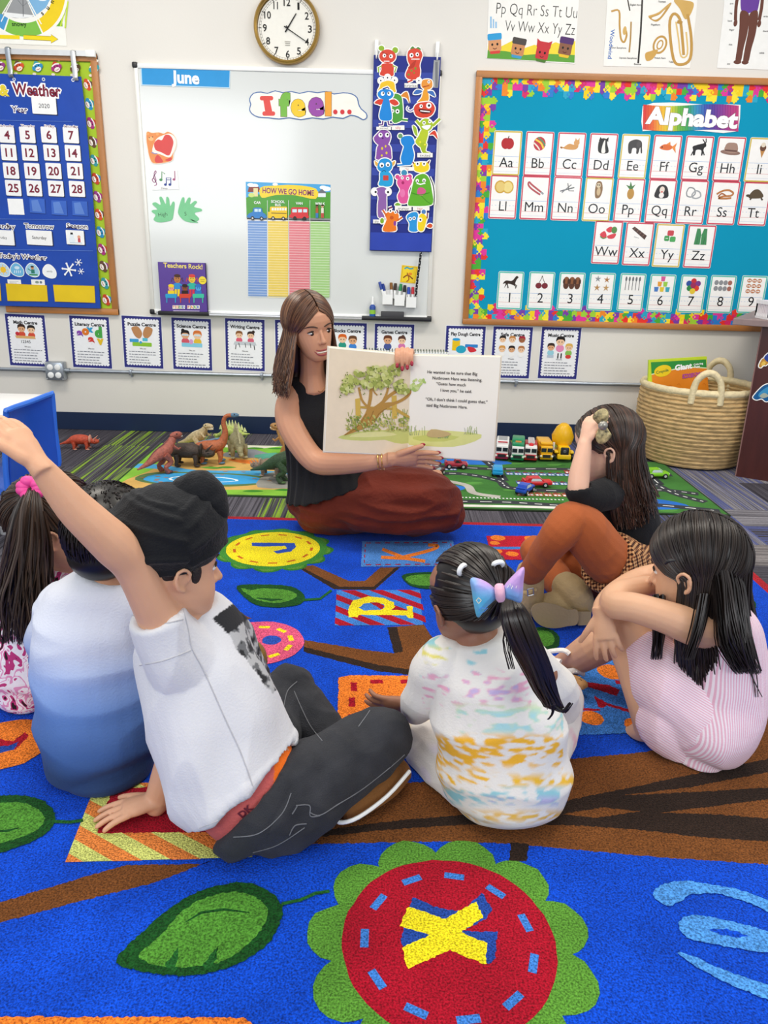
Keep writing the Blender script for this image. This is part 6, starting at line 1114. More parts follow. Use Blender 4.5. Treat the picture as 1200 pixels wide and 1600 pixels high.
# ---- toy dinosaurs
def dino(label, px, py, cols, yaw, s, kind, z0=.0115):
    p = Fl(px, py, z0); p.z = z0; t = thing('toy_dinosaur', label, 'toy dinosaur', tuple(p), 'toy dinosaurs on and around the play mat'); R = Matrix.Rotation(yaw, 3, 'Z')
    def E(nm, fn):
        b = MB(); fn(b); b.v = [tuple(p+R @ (Vector(v)*s)) for v in b.v]; return b.build(nm, M['toy'], t)
    c, c2 = cols
    def legs(l, r):
        for q in l: E('leg', lambda b: (b.color(c), b.tube(q, [r*1.5, r*1.1, r*.8, r][:len(q)], 8, None, 1, 3), b.color(c2), b.ell(Vector(q[-1])+Vector((.008, 0, .0)), (.014, .009, .005))))
    if kind == 'biped':
        E('body', lambda b: (b.color(c), b.tube([(-.13, 0, .035), (-.08, 0, .05), (-.03, 0, .075), (.01, 0, .09), (.035, 0, .115), (.05, 0, .135)], [.003, .012, .024, .028, .02, .014], 12, None, 1, 4), b.color(c2), b.tube([(-.08, 0, .062), (-.03, 0, .098), (.01, 0, .116), (.03, 0, .132)], [.003, .006, .006, .003], 6, None, 1, 4)))
        E('head', lambda b: (b.color(c), b.ell((.066, 0, .145), (.03, .016, .014)), b.color(c2), b.ell((.075, 0, .132), (.022, .012, .006)), b.color('111'), b.ell((.06, .014, .152), .003), b.ell((.06, -.014, .152), .003), b.color('f4f0e0'), b.box((.08, 0, .138), (.025, .018, .004))))
        for sy in (-1, 1): E('arm', lambda b: (b.color(c), b.tube([(.035, sy*.018, .105), (.055, sy*.024, .09), (.068, sy*.022, .094)], [.007, .005, .003], 6)))
        legs([[(-.01, sy*.02, .08), (.015, sy*.024, .045), (-.012, sy*.024, .025), (0, sy*.024, .003)] for sy in (-1, 1)], .011)
    elif kind == 'quad':
        E('body', lambda b: (b.color(c), b.tube([(-.14, 0, .03), (-.09, 0, .045), (-.04, 0, .062), (.02, 0, .062), (.055, 0, .055), (.07, 0, .05)], [.003, .013, .03, .032, .022, .014], 12, None, 1, 4)))
        E('head', lambda b: (b.color(c), b.ell((.085, 0, .05), (.032, .02, .018)), b.color(c2), b.ell((.058, 0, .066), (.008, .032, .028)), b.tube([(.08, .012, .062), (.105, .018, .085)], [.005, .001], 6), b.tube([(.08, -.012, .062), (.105, -.018, .085)], [.005, .001], 6), b.tube([(.108, 0, .055), (.12, 0, .07)], [.004, .001], 6), b.color('111'), b.ell((.09, .018, .056), .003), b.ell((.09, -.018, .056), .003)))
        legs([[(x, sy*.024, .05), (x+.004, sy*.028, .025), (x, sy*.028, .003)] for x in (-.045, .035) for sy in (-1, 1)], .009)
    elif kind == 'long':
        E('body', lambda b: (b.color(c), b.tube([(-.15, 0, .02), (-.09, 0, .04), (-.04, 0, .06), (.01, 0, .065), (.04, 0, .08), (.055, 0, .12), (.05, 0, .16), (.06, 0, .185), (.085, 0, .19)], [.002, .012, .026, .028, .02, .012, .009, .008, .008], 12, None, 1, 4), b.color(c2), b.tube([(-.05, 0, .082), (.01, 0, .092), (.04, 0, .1), (.046, 0, .13)], [.004, .006, .005, .003], 6, None, 1, 4)))
        E('head', lambda b: (b.color(c2), b.ell((.092, 0, .19), (.02, .01, .009)), b.color('111'), b.ell((.094, .009, .194), .0025), b.ell((.094, -.009, .194), .0025)))
        legs([[(x, sy*.02, .05), (x+.004, sy*.024, .025), (x, sy*.024, .003)] for x in (-.04, .03) for sy in (-1, 1)], .008)
    elif kind == 'spiny':
        E('body', lambda b: (b.color(c), b.tube([(-.13, 0, .06), (-.09, 0, .055), (-.04, 0, .065), (.02, 0, .06), (.06, 0, .04), (.085, 0, .03)], [.003, .011, .028, .028, .014, .01], 12, None, 1, 4)))
        def pl(b):
            b.color(c2)
            for k in range(9):
                x = -.10+k*.02; z = .072+.028*math.sin(PI*(k+1)/10); b.prism([(x-.011, -.003, z-.012), (x+.011, -.003, z-.012), (x+.002, -.003, z+.026*math.sin(PI*(k+1)/10)+.006)], (0, .006, 0))
        E('back_plate', pl)
        E('head', lambda b: (b.color(c), b.ell((.095, 0, .028), (.02, .011, .01)), b.color('111'), b.ell((.098, .01, .032), .0025), b.ell((.098, -.01, .032), .0025)))
        legs([[(x, sy*.022, .055), (x+.006, sy*.026, .028), (x, sy*.026, .003)] for x in (-.045, .03) for sy in (-1, 1)], .009)
    return t
M['toy'] = mat('toy_rubber', attr='Col', rough=.5, var=(90, .28), bump=(160, .4))
dino('small red horned toy dinosaur lying on the bare carpet', 128, 701, ('c04a2e', 'e0a08a'), .1, .8, 'quad', .0005)
dino('beige toy tyrannosaur standing on the dinosaur mat', 311, 706, ('c9b48a', 'e6dcbc'), -.4, 1.0, 'biped')
dino('reddish pink toy dinosaur with spread arms near the mat edge', 258, 737, ('a5594a', '6a3a3a'), .9, 1.15, 'biped')
dino('dark brown bulky toy dinosaur walking on the mat', 294, 726, ('43342a', '2f2620'), .05, 1.15, 'quad')
dino('orange and blue long-necked toy dinosaur on the mat', 332, 722, ('b8643a', '5a7f9a'), .15, 1.25, 'long')
dino('grey-green spiny toy dinosaur facing the viewer on the mat', 372, 712, ('98916a', 'b8b28a'), -1.25, 1.25, 'spiny')
dino('pale lime toy dinosaur lying beyond the far edge of the mat', 360, 690, ('b9c86a', 'dce2a0'), 2.8, .95, 'spiny', .0005)
dino('grey-brown horned toy dinosaur on the printed waterfall', 423, 742, ('8a7460', 'a89684'), 3.0, .85, 'quad')
dino('dark green long-tailed toy dinosaur right beside the teacher', 442, 752, ('2f4a2c', '4a6a3a'), -.2, 1.2, 'biped')
dino('tan toy dinosaur half hidden behind the teacher', 452, 722, ('b0824a', 'd0a872'), 2.6, 1.2, 'biped')
# ---- wire-bound pad standing behind the book, on the conduit
def pad():
    Y = WY-.05; a = P(566, 546, Y); b_ = P(700, 551, Y); z0 = W(600, 588).z+.012
    t = thing('spiral_pad', 'white wire-bound pad standing behind the top of the open book', 'pad', (a.x, Y, z0)); z1 = (a.z+b_.z)/2
    b = MB(); b.wbox(a.x, z0, b_.x, z1, Y, Y+.012, .001); b.build('pages', M['white'], t); b = MB()
    n = 30
    for k in range(n):
        x = a.x+(b_.x-a.x)*(k+.5)/n; b.lathe((x-.0015, Y+.006, z1+.001), [(.011, 0), (.0125, .0015), (.011, .003), (.0095, .0015), (.011, 0)], 10, (1, .12, 0), False)
    b.build('wire_binding', mat('green_wire', '4f6a52', .4, .5, var=(30, .1)), t)
pad()
# ================================================================== people: tools
FLOOR_Z = .0135
def skin(name, c): return mat(name, c, .48, spec=.4, sss=.12, var=(14, .05), bump=(260, .05))
def cloth(name, c=None, rough=.85, bump=(220, .25), var=(10, .05), attr=None, sheen=.06): return mat(name, c or '888', rough, spec=.2, bump=bump, var=var, attr=attr, sheen=sheen)
M['hair'] = mat('hair_strands', attr='Col', rough=.36, spec=.45, var=(30, .12)); M['eyew'] = mat('eye_white', 'f4efe9', .25, var=(30, .03)); M['iris'] = mat('dark_iris', '24150e', .15, var=(60, .1)); M['lip'] = mat('lips', 'b5605c', .35, var=(40, .08)); M['brow'] = mat('eyebrow_hair', '2a1a12', .7, var=(60, .2)); M['nail'] = mat('red_nail_polish', '9a1230', .2, var=(30, .05)); M['teeth'] = mat('teeth', 'e6ddd2', .25, var=(30, .03))
def to_px(p):
    d = p-CAMP; q = d.dot(_f); return 600+d.dot(_r)/q*F_PX, 800-d.dot(_u)/q*F_PX
def C(px, py, Y, r=0, k=1.0):
    p = P(px, py, Y); return (p, r*mpp(p), k)
class Fig(MB):
    """solid built from rounded limbs that are then fused into ONE continuous surface"""
    def T(s, cps, n=16, res=6, ends='rr', depth=None):
        """limb through (px, py, Y, radius px[, depth ratio]) or (Vector, radius[, ratio])"""
        q = []
        for c in cps:
            if isinstance(c[0], Vector): q.append(tuple(c[0])+(c[1], c[2] if len(c) > 2 else 1.0))
            else:
                p, r, k = C(*c); q.append(tuple(p)+(r, k))
        d = catmull(q, res) if len(q) > 2 else [np.array(q[0])*(1-t)+np.array(q[-1])*t for t in np.linspace(0, 1, 6)]
        pts = [Vector(a[:3]) for a in d]; R = [max(a[3], .0015) for a in d]; K = [a[4] for a in d]; m_ = len(pts); rings = []; ps = None
        def ring(p, t, r, k):
            nonlocal ps
            v = (p-CAMP).normalized(); sd = t.cross(v)
            if sd.length < .25 and ps is not None: sd = ps-t*ps.dot(t)
            elif ps is not None and sd.dot(ps) < 0: sd = -sd
            sd.normalize(); ps = sd; dd = sd.cross(t)
            rings.append([p+sd*(math.cos(2*PI*j/n)*r)+dd*(math.sin(2*PI*j/n)*r*k) for j in range(n)])
        for i in range(m_):
            t = (pts[min(i+1, m_-1)]-pts[max(i-1, 0)]).normalized()
            if i == 0 and ends[0] == 'r':
                for a, b_ in ((.78, .42), (.5, .8)): ring(pts[0]-t*R[0]*a*min(1, K[0]), t, R[0]*b_, K[0])
            ring(pts[i], t, R[i], K[i])
            if i == m_-1 and ends[1] == 'r':
                for a, b_ in ((.5, .8), (.78, .42)): ring(pts[-1]+t*R[-1]*a*min(1, K[-1]), t, R[-1]*b_, K[-1])
            if i == m_-1 and ends[1] == 'o':   # open-looking cuff: the rim turns inwards
                ring(pts[-1], t, R[-1]*.80, K[-1]); ring(pts[-1]-t*min(.03, R[-1]), t, R[-1]*.74, K[-1])
        k = len(rings); vs = [v for r_ in rings for v in r_]
        s.add(vs, [(i*n+j, i*n+(j+1) % n, (i+1)*n+(j+1) % n, (i+1)*n+j) for i in range(k-1) for j in range(n)]+[tuple(range(n-1, -1, -1)), tuple(range((k-1)*n, k*n))])
    def E(s, px, py, Y, rx, ry=None, rz=None, rot=None):
        p = P(px, py, Y); u = mpp(p); ry = rx if ry is None else ry; rz = rx if rz is None else rz
        s.ell(p, (rx*u, ry*u, rz*u), rot)
    def fuse(s, name, mt, parent, voxel=.004, smooth=4, wr=None, clamp=FLOOR_Z, paint=None):
        me = s.mesh('m', False)
        ob = bpy.data.objects.new('tmp', me); COL.objects.link(ob)
        m_ = ob.modifiers.new('r', 'REMESH'); m_.mode = 'VOXEL'; m_.voxel_size = voxel; m_.use_smooth_shade = True
        if smooth: m2 = ob.modifiers.new('s', 'SMOOTH'); m2.iterations = smooth; m2.factor = .5
        dg = bpy.context.evaluated_depsgraph_get(); dg.update(); out = bpy.data.meshes.new_from_object(ob.evaluated_get(dg)); bpy.data.objects.remove(ob)
        # keep the largest connected surface only when stray bubbles appear
        nv = len(out.vertices); co = np.empty(nv*3, np.float32); out.vertices.foreach_get('co', co); co = co.reshape(-1, 3)
        if wr:
            no = np.empty(nv*3, np.float32); out.vertices.foreach_get('normal', no); no = no.reshape(-1, 3)
            d = np.array([wr(Vector(c)) for c in co.tolist()], np.float32); co = co+no*d[:, None]
        if clamp is not None: co[:, 2] = np.maximum(co[:, 2], clamp)
        out.vertices.foreach_set('co', co.ravel()); out.update()
        for a in list(out.color_attributes): out.color_attributes.remove(a)
        if paint:
            no = np.empty(nv*3, np.float32); out.vertices.foreach_get('normal', no); no = no.reshape(-1, 3)
            ca = out.color_attributes.new('Col', 'FLOAT_COLOR', 'POINT'); cc = np.array([paint(Vector(c), *to_px(Vector(c)), Vector(n_)) for c, n_ in zip(co.tolist(), no.tolist())], np.float32); ca.data.foreach_set('color', cc.ravel())
        if clamp is not None and (co[:, 2] <= clamp+1e-5).any():   # nothing lies flat under the body: the sole of the shape is left open
            bm = bmesh.new(); bm.from_mesh(out); bmesh.ops.delete(bm, geom=[f for f in bm.faces if all(v.co.z <= clamp+1e-5 for v in f.verts)], context='FACES'); bm.to_mesh(out); bm.free()
        out.polygons.foreach_set('use_smooth', [True]*len(out.polygons)); out.name = name
        return obj(name, out, mt, parent)
def folds(amp, sc, st=(1, 1, 1), seed=0.0, amp2=0.0, sc2=0.0):
    def f(c):
        v = Vector((c.x*st[0]*sc+seed, c.y*st[1]*sc, c.z*st[2]*sc)); r = amp*(1-2*abs(noise.noise(v)))
        if amp2: r += amp2*noise.noise(c*sc2)
        return r
    return f
# ---- heads
HEADT = [(0, .30, .12, .085), (.03, .365, .03, .135), (.09, .39, -.05, .180), (.17, .395, -.13, .220), (.25, .40, -.22, .252), (.33, .395, -.30, .282), (.41, .385, -.37, .308), (.49, .368, -.41, .332), (.57, .392, -.435, .335), (.66, .40, -.45, .342), (.76, .385, -.445, .338), (.86, .31, -.395, .295), (.94, .19, -.28, .205), (.985, .07, -.15, .11)]
HEADC = [(0, .27, .12, .09), (.03, .33, .03, .16), (.09, .36, -.04, .23), (.17, .37, -.12, .285), (.25, .375, -.22, .32), (.33, .37, -.31, .34), (.41, .355, -.38, .35), (.49, .345, -.42, .352), (.57, .365, -.445, .356), (.66, .385, -.46, .362), (.76, .375, -.455, .355), (.86, .30, -.40, .31), (.94, .185, -.285, .215), (.985, .07, -.15, .115)]
class Head:
    def __init__(s, px, py, Y, Hpx, az, pitch=0, roll=0, child=True):
        c = P(px, py, Y); s.H = Hpx*mpp(c); a, p = math.radians(az), math.radians(pitch); s.child = child
        s.f = Vector((math.sin(a)*math.cos(p), math.cos(a)*math.cos(p), -math.sin(p))); r = s.f.cross(Vector((0, 0, 1))).normalized(); u = r.cross(s.f)
        q = math.radians(roll); s.r = r*math.cos(q)+u*math.sin(q); s.u = u*math.cos(q)-r*math.sin(q); s.c = c
        s.R = Matrix((s.r, s.f, s.u)).transposed()
    def w(s, x, y, z): return s.c+s.R @ Vector((x*s.H, y*s.H, (z-.5)*s.H))
    def skull(s, d, k=1.0, c0=(0, -.07, .615), rad=(.388, .468, .44)):
        d = Vector(d).normalized(); return s.w(c0[0]+d.x*rad[0]*k, c0[1]+d.y*rad[1]*k, c0[2]+d.z*rad[2]*k)
    def flesh(s, fig, ears=True, nose=1.0):
        n = 28; T_ = HEADC if s.child else HEADT; vs = []
        for z, f, b_, hw in T_:
            for j in range(n):
                t = 2*PI*j/n; ct, st = math.cos(t), math.sin(t); ex = 2/2.35; x = hw*math.copysign(abs(ct)**ex, ct); yy = math.copysign(abs(st)**ex, st)
                cy = (f+b_)/2; y = cy+yy*(f-b_)/2; vs.append(s.w(x, y, z))
        k = len(T_); fig.add(vs, [(i*n+j, i*n+(j+1) % n, (i+1)*n+(j+1) % n, (i+1)*n+j) for i in range(k-1) for j in range(n)]+[tuple(range(n-1, -1, -1)), tuple(range((k-1)*n, k*n))])
        H = s.H; f0 = .345 if s.child else .37; zt = .34
        fig.T([(s.w(0, f0-.01, .52), .026*H), (s.w(0, f0+.035, .44), .03*H), (s.w(0, f0+.085*nose, .35), .043*H)], 12, 4); fig.ell(s.w(.04, f0+.035, .335), .032*H); fig.ell(s.w(-.04, f0+.035, .335), .032*H)
        for sx in (-1, 1):
            if s.child: fig.ell(s.w(sx*.19, f0-.115, .33), (.075*H, .075*H, .07*H))   # cheek
            if ears:
                R = s.R @ Matrix.Rotation(sx*.35, 3, 'Z') @ Matrix.Rotation(-.25, 3, 'X'); c = s.w(sx*(.365 if s.child else .345), -.035, .45); x0 = .37 if s.child else .35
                fig.ell(c, (.02*H, .06*H, .095*H), R)
                fig.T([(s.w(sx*x0, .02, .43), .014*H), (s.w(sx*(x0+.025), .03, .51), .018*H), (s.w(sx*(x0+.045), -.03, .56), .02*H), (s.w(sx*(x0+.055), -.09, .53), .02*H), (s.w(sx*(x0+.05), -.095, .45), .019*H), (s.w(sx*(x0+.03), -.06, .38), .022*H), (s.w(sx*x0, -.01, .355), .024*H)], 8, 4)
    def face(s, root, smile=0, browc=None, lipm=None, gaze=(0, 0)):
        H = s.H; f0 = .345 if s.child else .37; ew = MB(); ir = MB(); la = MB(); br = MB(); er = .056 if s.child else .05; gx, gz = gaze; zs = .62 if s.child else .46
        for sx in (-1, 1):
            c = s.w(sx*.145, f0-.060, .492); ew = MB(); ew.ell(c, (er*1.12*H, er*H, er*zs*H), s.R, 14, 10); o = ew.build('eye', M['eyew'], root)
            ir = MB(); q = .031 if s.child else .036; ir.ell(s.w(sx*.145+gx, f0-.060+er*.54, .490+gz), (q*H, er*.5*H, q*H*.9), s.R, 12, 8); ir.build('iris', M['iris'], o)
            la = MB(); la.tube([s.w(sx*(.145+d), f0-.060+er*(1.0-abs(d)*6), .492+.046*zs/.62-abs(d)*.26) for d in (-.07, -.04, 0, .04, .075)], [.006*H, .011*H, .012*H, .011*H, .006*H], 6, None, 1, 3); la.build('eyelash', M['brow'], root)
            br = MB(); br.tube([s.w(sx*.06, f0+.022, .575), s.w(sx*.13, f0+.018, .602), s.w(sx*.20, f0-.03, .598), s.w(sx*.245, f0-.075, .575)], [.010*H, .014*H, .012*H, .005*H], 6, None, .7, 4); br.build('eyebrow', browc or M['brow'], root)
        w_ = .1 if not smile else .165; tk = 1 if not smile else .72; b = MB()
        up = [s.w(-w_, f0-.045, .205+smile*.05), s.w(-w_*.5, f0+.012, .212+smile*.006), s.w(0, f0+.025, .208), s.w(w_*.5, f0+.012, .212+smile*.006), s.w(w_, f0-.045, .205+smile*.05)]
        b.tube(up, [.007*H, .015*H*tk, .017*H*tk, .015*H*tk, .007*H], 8, None, 1, 4)
        lo = [s.w(-w_*.95, f0-.04, .195+smile*.05), s.w(-w_*.5, f0+.012, .182-smile*.03), s.w(0, f0+.024, .174-smile*.042), s.w(w_*.5, f0+.012, .182-smile*.03), s.w(w_*.95, f0-.04, .195+smile*.05)]
        b.tube(lo, [.007*H, .017*H*tk, .021*H*tk, .017*H*tk, .007*H], 8, None, 1, 4); o = b.build('lips', lipm or M['lip'], root)
        if smile: b = MB(); b.ell(s.w(0, f0-.001, .190-smile*.012), (w_*.66*H, .034*H, .019*H), s.R, 14, 8); b.build('teeth', M['teeth'], root)
    def cap(s, b, k=1.0, dy=0.0):
        H = s.H; b.ell(s.w(0, -.085+dy, .62), (.385*H*k, .46*H*k, .435*H*k), s.R, 30, 20)
def slerp(a, b, t):
    a, b = Vector(a).normalized(), Vector(b).normalized(); w_ = math.acos(max(-1, min(1, a.dot(b))))
    if w_ < 1e-4: return a
    return (a*math.sin((1-t)*w_)+b*math.sin(t*w_))/math.sin(w_)
def shade(cols, rnd):
    a, b_ = hx(rnd.choice(cols)), hx(rnd.choice(cols)); t = rnd.random(); return tuple(a[i]*(1-t)+b_[i]*t for i in range(4))
def strand(b, pts, r0, r1, n=5, flat=.45, sm=3, ref=None):
    k = len(pts); b.tube(pts, [r0*(1-(i/(k-1))**2)+r1*(i/(k-1))**2 for i in range(k)], n, ref, flat, sm)
def hang_hair(b, hd, rnd, N, cols, length, az=(-1, 1), part=(0, .55, .8), out=.25, drift=(0, 0, 0), r=.011, wave=0.0, tipy=None, front=.5, collide=None):
    """long loose hair: from the parting over the skull, then falling freely"""
    for i in range(N):
        side = rnd.choice((-1, 1)) if az == (-1, 1) else az[0]
        u = rnd.random(); ph = math.radians(62-(62+100)*u)   # parting runs front -> back over the crown
        d0 = Vector((part[0]+side*.03, math.sin(ph)*1.0 if True else 0, math.cos(ph))); d0 = Vector((part[0]+side*.04, math.sin(ph), max(.15, math.cos(ph))))
        yk = front-(front+1.0)*u+rnd.uniform(-.08, .08); d1 = Vector((side*max(.12, 1-max(0, u-.55)*2.1), yk, -.28-rnd.random()*.15))
        k = 1.0+rnd.uniform(.0, .05); pts = [hd.skull(slerp(d0, d1, t), k) for t in (0, .2, .4, .6, .8, 1)]
        e = pts[-1]; tg = (pts[-1]-pts[-2]).normalized(); L_ = length*hd.H*rnd.uniform(.72, 1.06); dn = Vector((0, 0, -1)); o = (e-hd.w(0, -.05, .4)); o.z = 0; o.normalize()
        dr = Vector(drift)*hd.H; ph2 = rnd.uniform(0, 6)
        for q in (.2, .45, .7, .88, 1.0):
            p = e+dn*L_*q+o*(out*hd.H*math.sin(q*1.7)*rnd.uniform(.6, 1.2)*.5)+tg*.03*hd.H+dr*q*q+Vector((math.sin(ph2+q*9), math.cos(ph2+q*8), 0))*wave*hd.H*q
            if collide: p = collide(p)
            pts.append(p)
        b.col = shade(cols, rnd); strand(b, pts, r*hd.H*rnd.uniform(.8, 1.5), .0012, 5, .5, 3)
def pull_hair(b, hd, rnd, N, cols, tie, r=.013, k0=1.0, lowest=-.45, face=.62):
    """hair combed tight from the hairline to a tie point (direction on the skull)"""
    for i in range(N):
        a = rnd.uniform(-PI, PI); el = rnd.uniform(lowest, .25); y = math.cos(a); d = Vector((math.sin(a)*math.cos(el), y*math.cos(el), math.sin(el)))
        if d.y > face: d = Vector((d.x, face, .75+.3*rnd.random()))
        k = k0+rnd.uniform(0, .03); b.col = shade(cols, rnd); strand(b, [hd.skull(slerp(d, tie, t), k+.02*math.sin(t*PI)) for t in (0, .2, .4, .6, .8, .95, 1)], r*hd.H, r*.7*hd.H, 5, .5, 2)
# ---- hands
def hand(fig, wrist, d, n_, L, side=1, curl=(.5, .55, .6, .65), thumb=(.6, .4), spread=.1, rw=None, nails=None, tips=None):
    """wrist point, finger direction d, palm-facing normal n_; side=+1 puts the thumb towards d x n_"""
    d = Vector(d).normalized(); n_ = Vector(n_); n_ = (n_-d*n_.dot(d)).normalized(); s = d.cross(n_)*side; pw = .40*L; pl = .50*L; fr = .052*L; rw = rw or .16*L
    fig.T([(wrist-d*.10*L, rw, .85), (wrist+d*.1*L, pw*.44, .62), (wrist+d*.3*L, pw*.52, .5), (wrist+d*pl*.94, pw*.47, .42)], 14, 4) if False else None
    pts = [wrist-d*.12*L, wrist+d*.08*L, wrist+d*.28*L, wrist+d*pl*.95]; rr = [(rw, rw*.9), (pw*.42, rw*.75), (pw*.52, .115*L), (pw*.50, .085*L)]
    vs = []; nn = 14
    for p, (a, b_) in zip(pts, rr):
        for j in range(nn): vs.append(p+s*(a*math.cos(2*PI*j/nn))+n_*(b_*math.sin(2*PI*j/nn)))
    fig.add(vs, [(i*nn+j, i*nn+(j+1) % nn, (i+1)*nn+(j+1) % nn, (i+1)*nn+j) for i in range(3) for j in range(nn)]+[tuple(range(nn-1, -1, -1)), tuple(range(3*nn, 4*nn))])
    lens = (.44, .48, .45, .36)
    for i in range(4):
        o = (1.5-i)*.118*L; base = wrist+d*(pl*(.93 if i in (1, 2) else .88))+s*o; fd = (d+s*(1.5-i)*spread).normalized(); c = curl[i]; p = base-fd*.05*L; q = [(p, fr*1.12)]; p = base; q.append((p, fr*1.1)); a = 0
        for kx, seg in enumerate((.45, .32, .26)):
            a += c*(.7, 1.0, .8)[kx]; v = fd*math.cos(a)+n_*math.sin(a); p = p+v*(lens[i]*L*seg); q.append((p, fr*(1.0, .95, .8)[kx]))
        fig.T(q, 10, 3)
        if nails is not None: nails.append((p+v*fr*.2-n_*0, v, (n_*math.cos(a)-fd*math.sin(a))*-1, fr))
    tb = wrist+d*.12*L+s*pw*.38; td = (d*math.cos(thumb[0])+s*math.sin(thumb[0])).normalized(); a = 0; p = tb; q = [(wrist+d*.05*L+s*pw*.15, fr*1.5), (p, fr*1.45)]
    for kx, seg in enumerate((.20, .17, .14)):
        a += thumb[1]*(.3, .6, .6)[kx]; v = td*math.cos(a)+n_*math.sin(a); p = p+v*L*seg; q.append((p, fr*(1.25, 1.1, .9)[kx]))
    fig.T(q, 10, 3)
    if nails is not None: nails.append((p+v*fr*.2, v, (n_*math.cos(a)-td*math.sin(a))*-1, fr*1.1))
def person(px, py, Y, label, group=None):
    p = P(px, py, Y); p.z = 0; return thing('person', label, 'person', tuple(p), group)
# ================================================================== the seven people
def D(dx, dy, dz=0.0): return (_r*dx-_u*dy+_f*dz).normalized()
def tail(b, path, rnd, N, cols, r, wave=.0, r1=.0012):
    """bunch of hair along (px, py, Y, spread px); every strand keeps its own place in the bunch"""
    for i in range(N):
        a = rnd.uniform(0, 2*PI); q = math.sqrt(rnd.random()); ph = rnd.uniform(0, 6); cut = rnd.uniform(.6, 1.0); pts = []
        for j, (x, y, Y, sp) in enumerate(path):
            t = j/(len(path)-1)
            if t > cut+.001 and j > 2: break
            wv = wave*math.sin(ph+t*8)*t; pts.append(P(x+math.cos(a)*q*sp+wv, y+math.sin(a)*q*sp*.25, Y+math.sin(a)*q*sp*.0012))
        b.col = shade(cols, rnd); strand(b, pts, r*rnd.uniform(.7, 1.4), r1, 5, .6, 3)
def taildir(hd, px, py, Y): return hd.R.transposed() @ (P(px, py, Y)-hd.w(0, -.035, .60))
BLK = ['15100f', '231a17', '1a1311', '2c211c']; DKB = ['2a1c15', '3a281d', '1f1511', '4a3324']; BRN = ['4a2f22', '6a4530', '3a251b', '8a6244', '5a3a29']
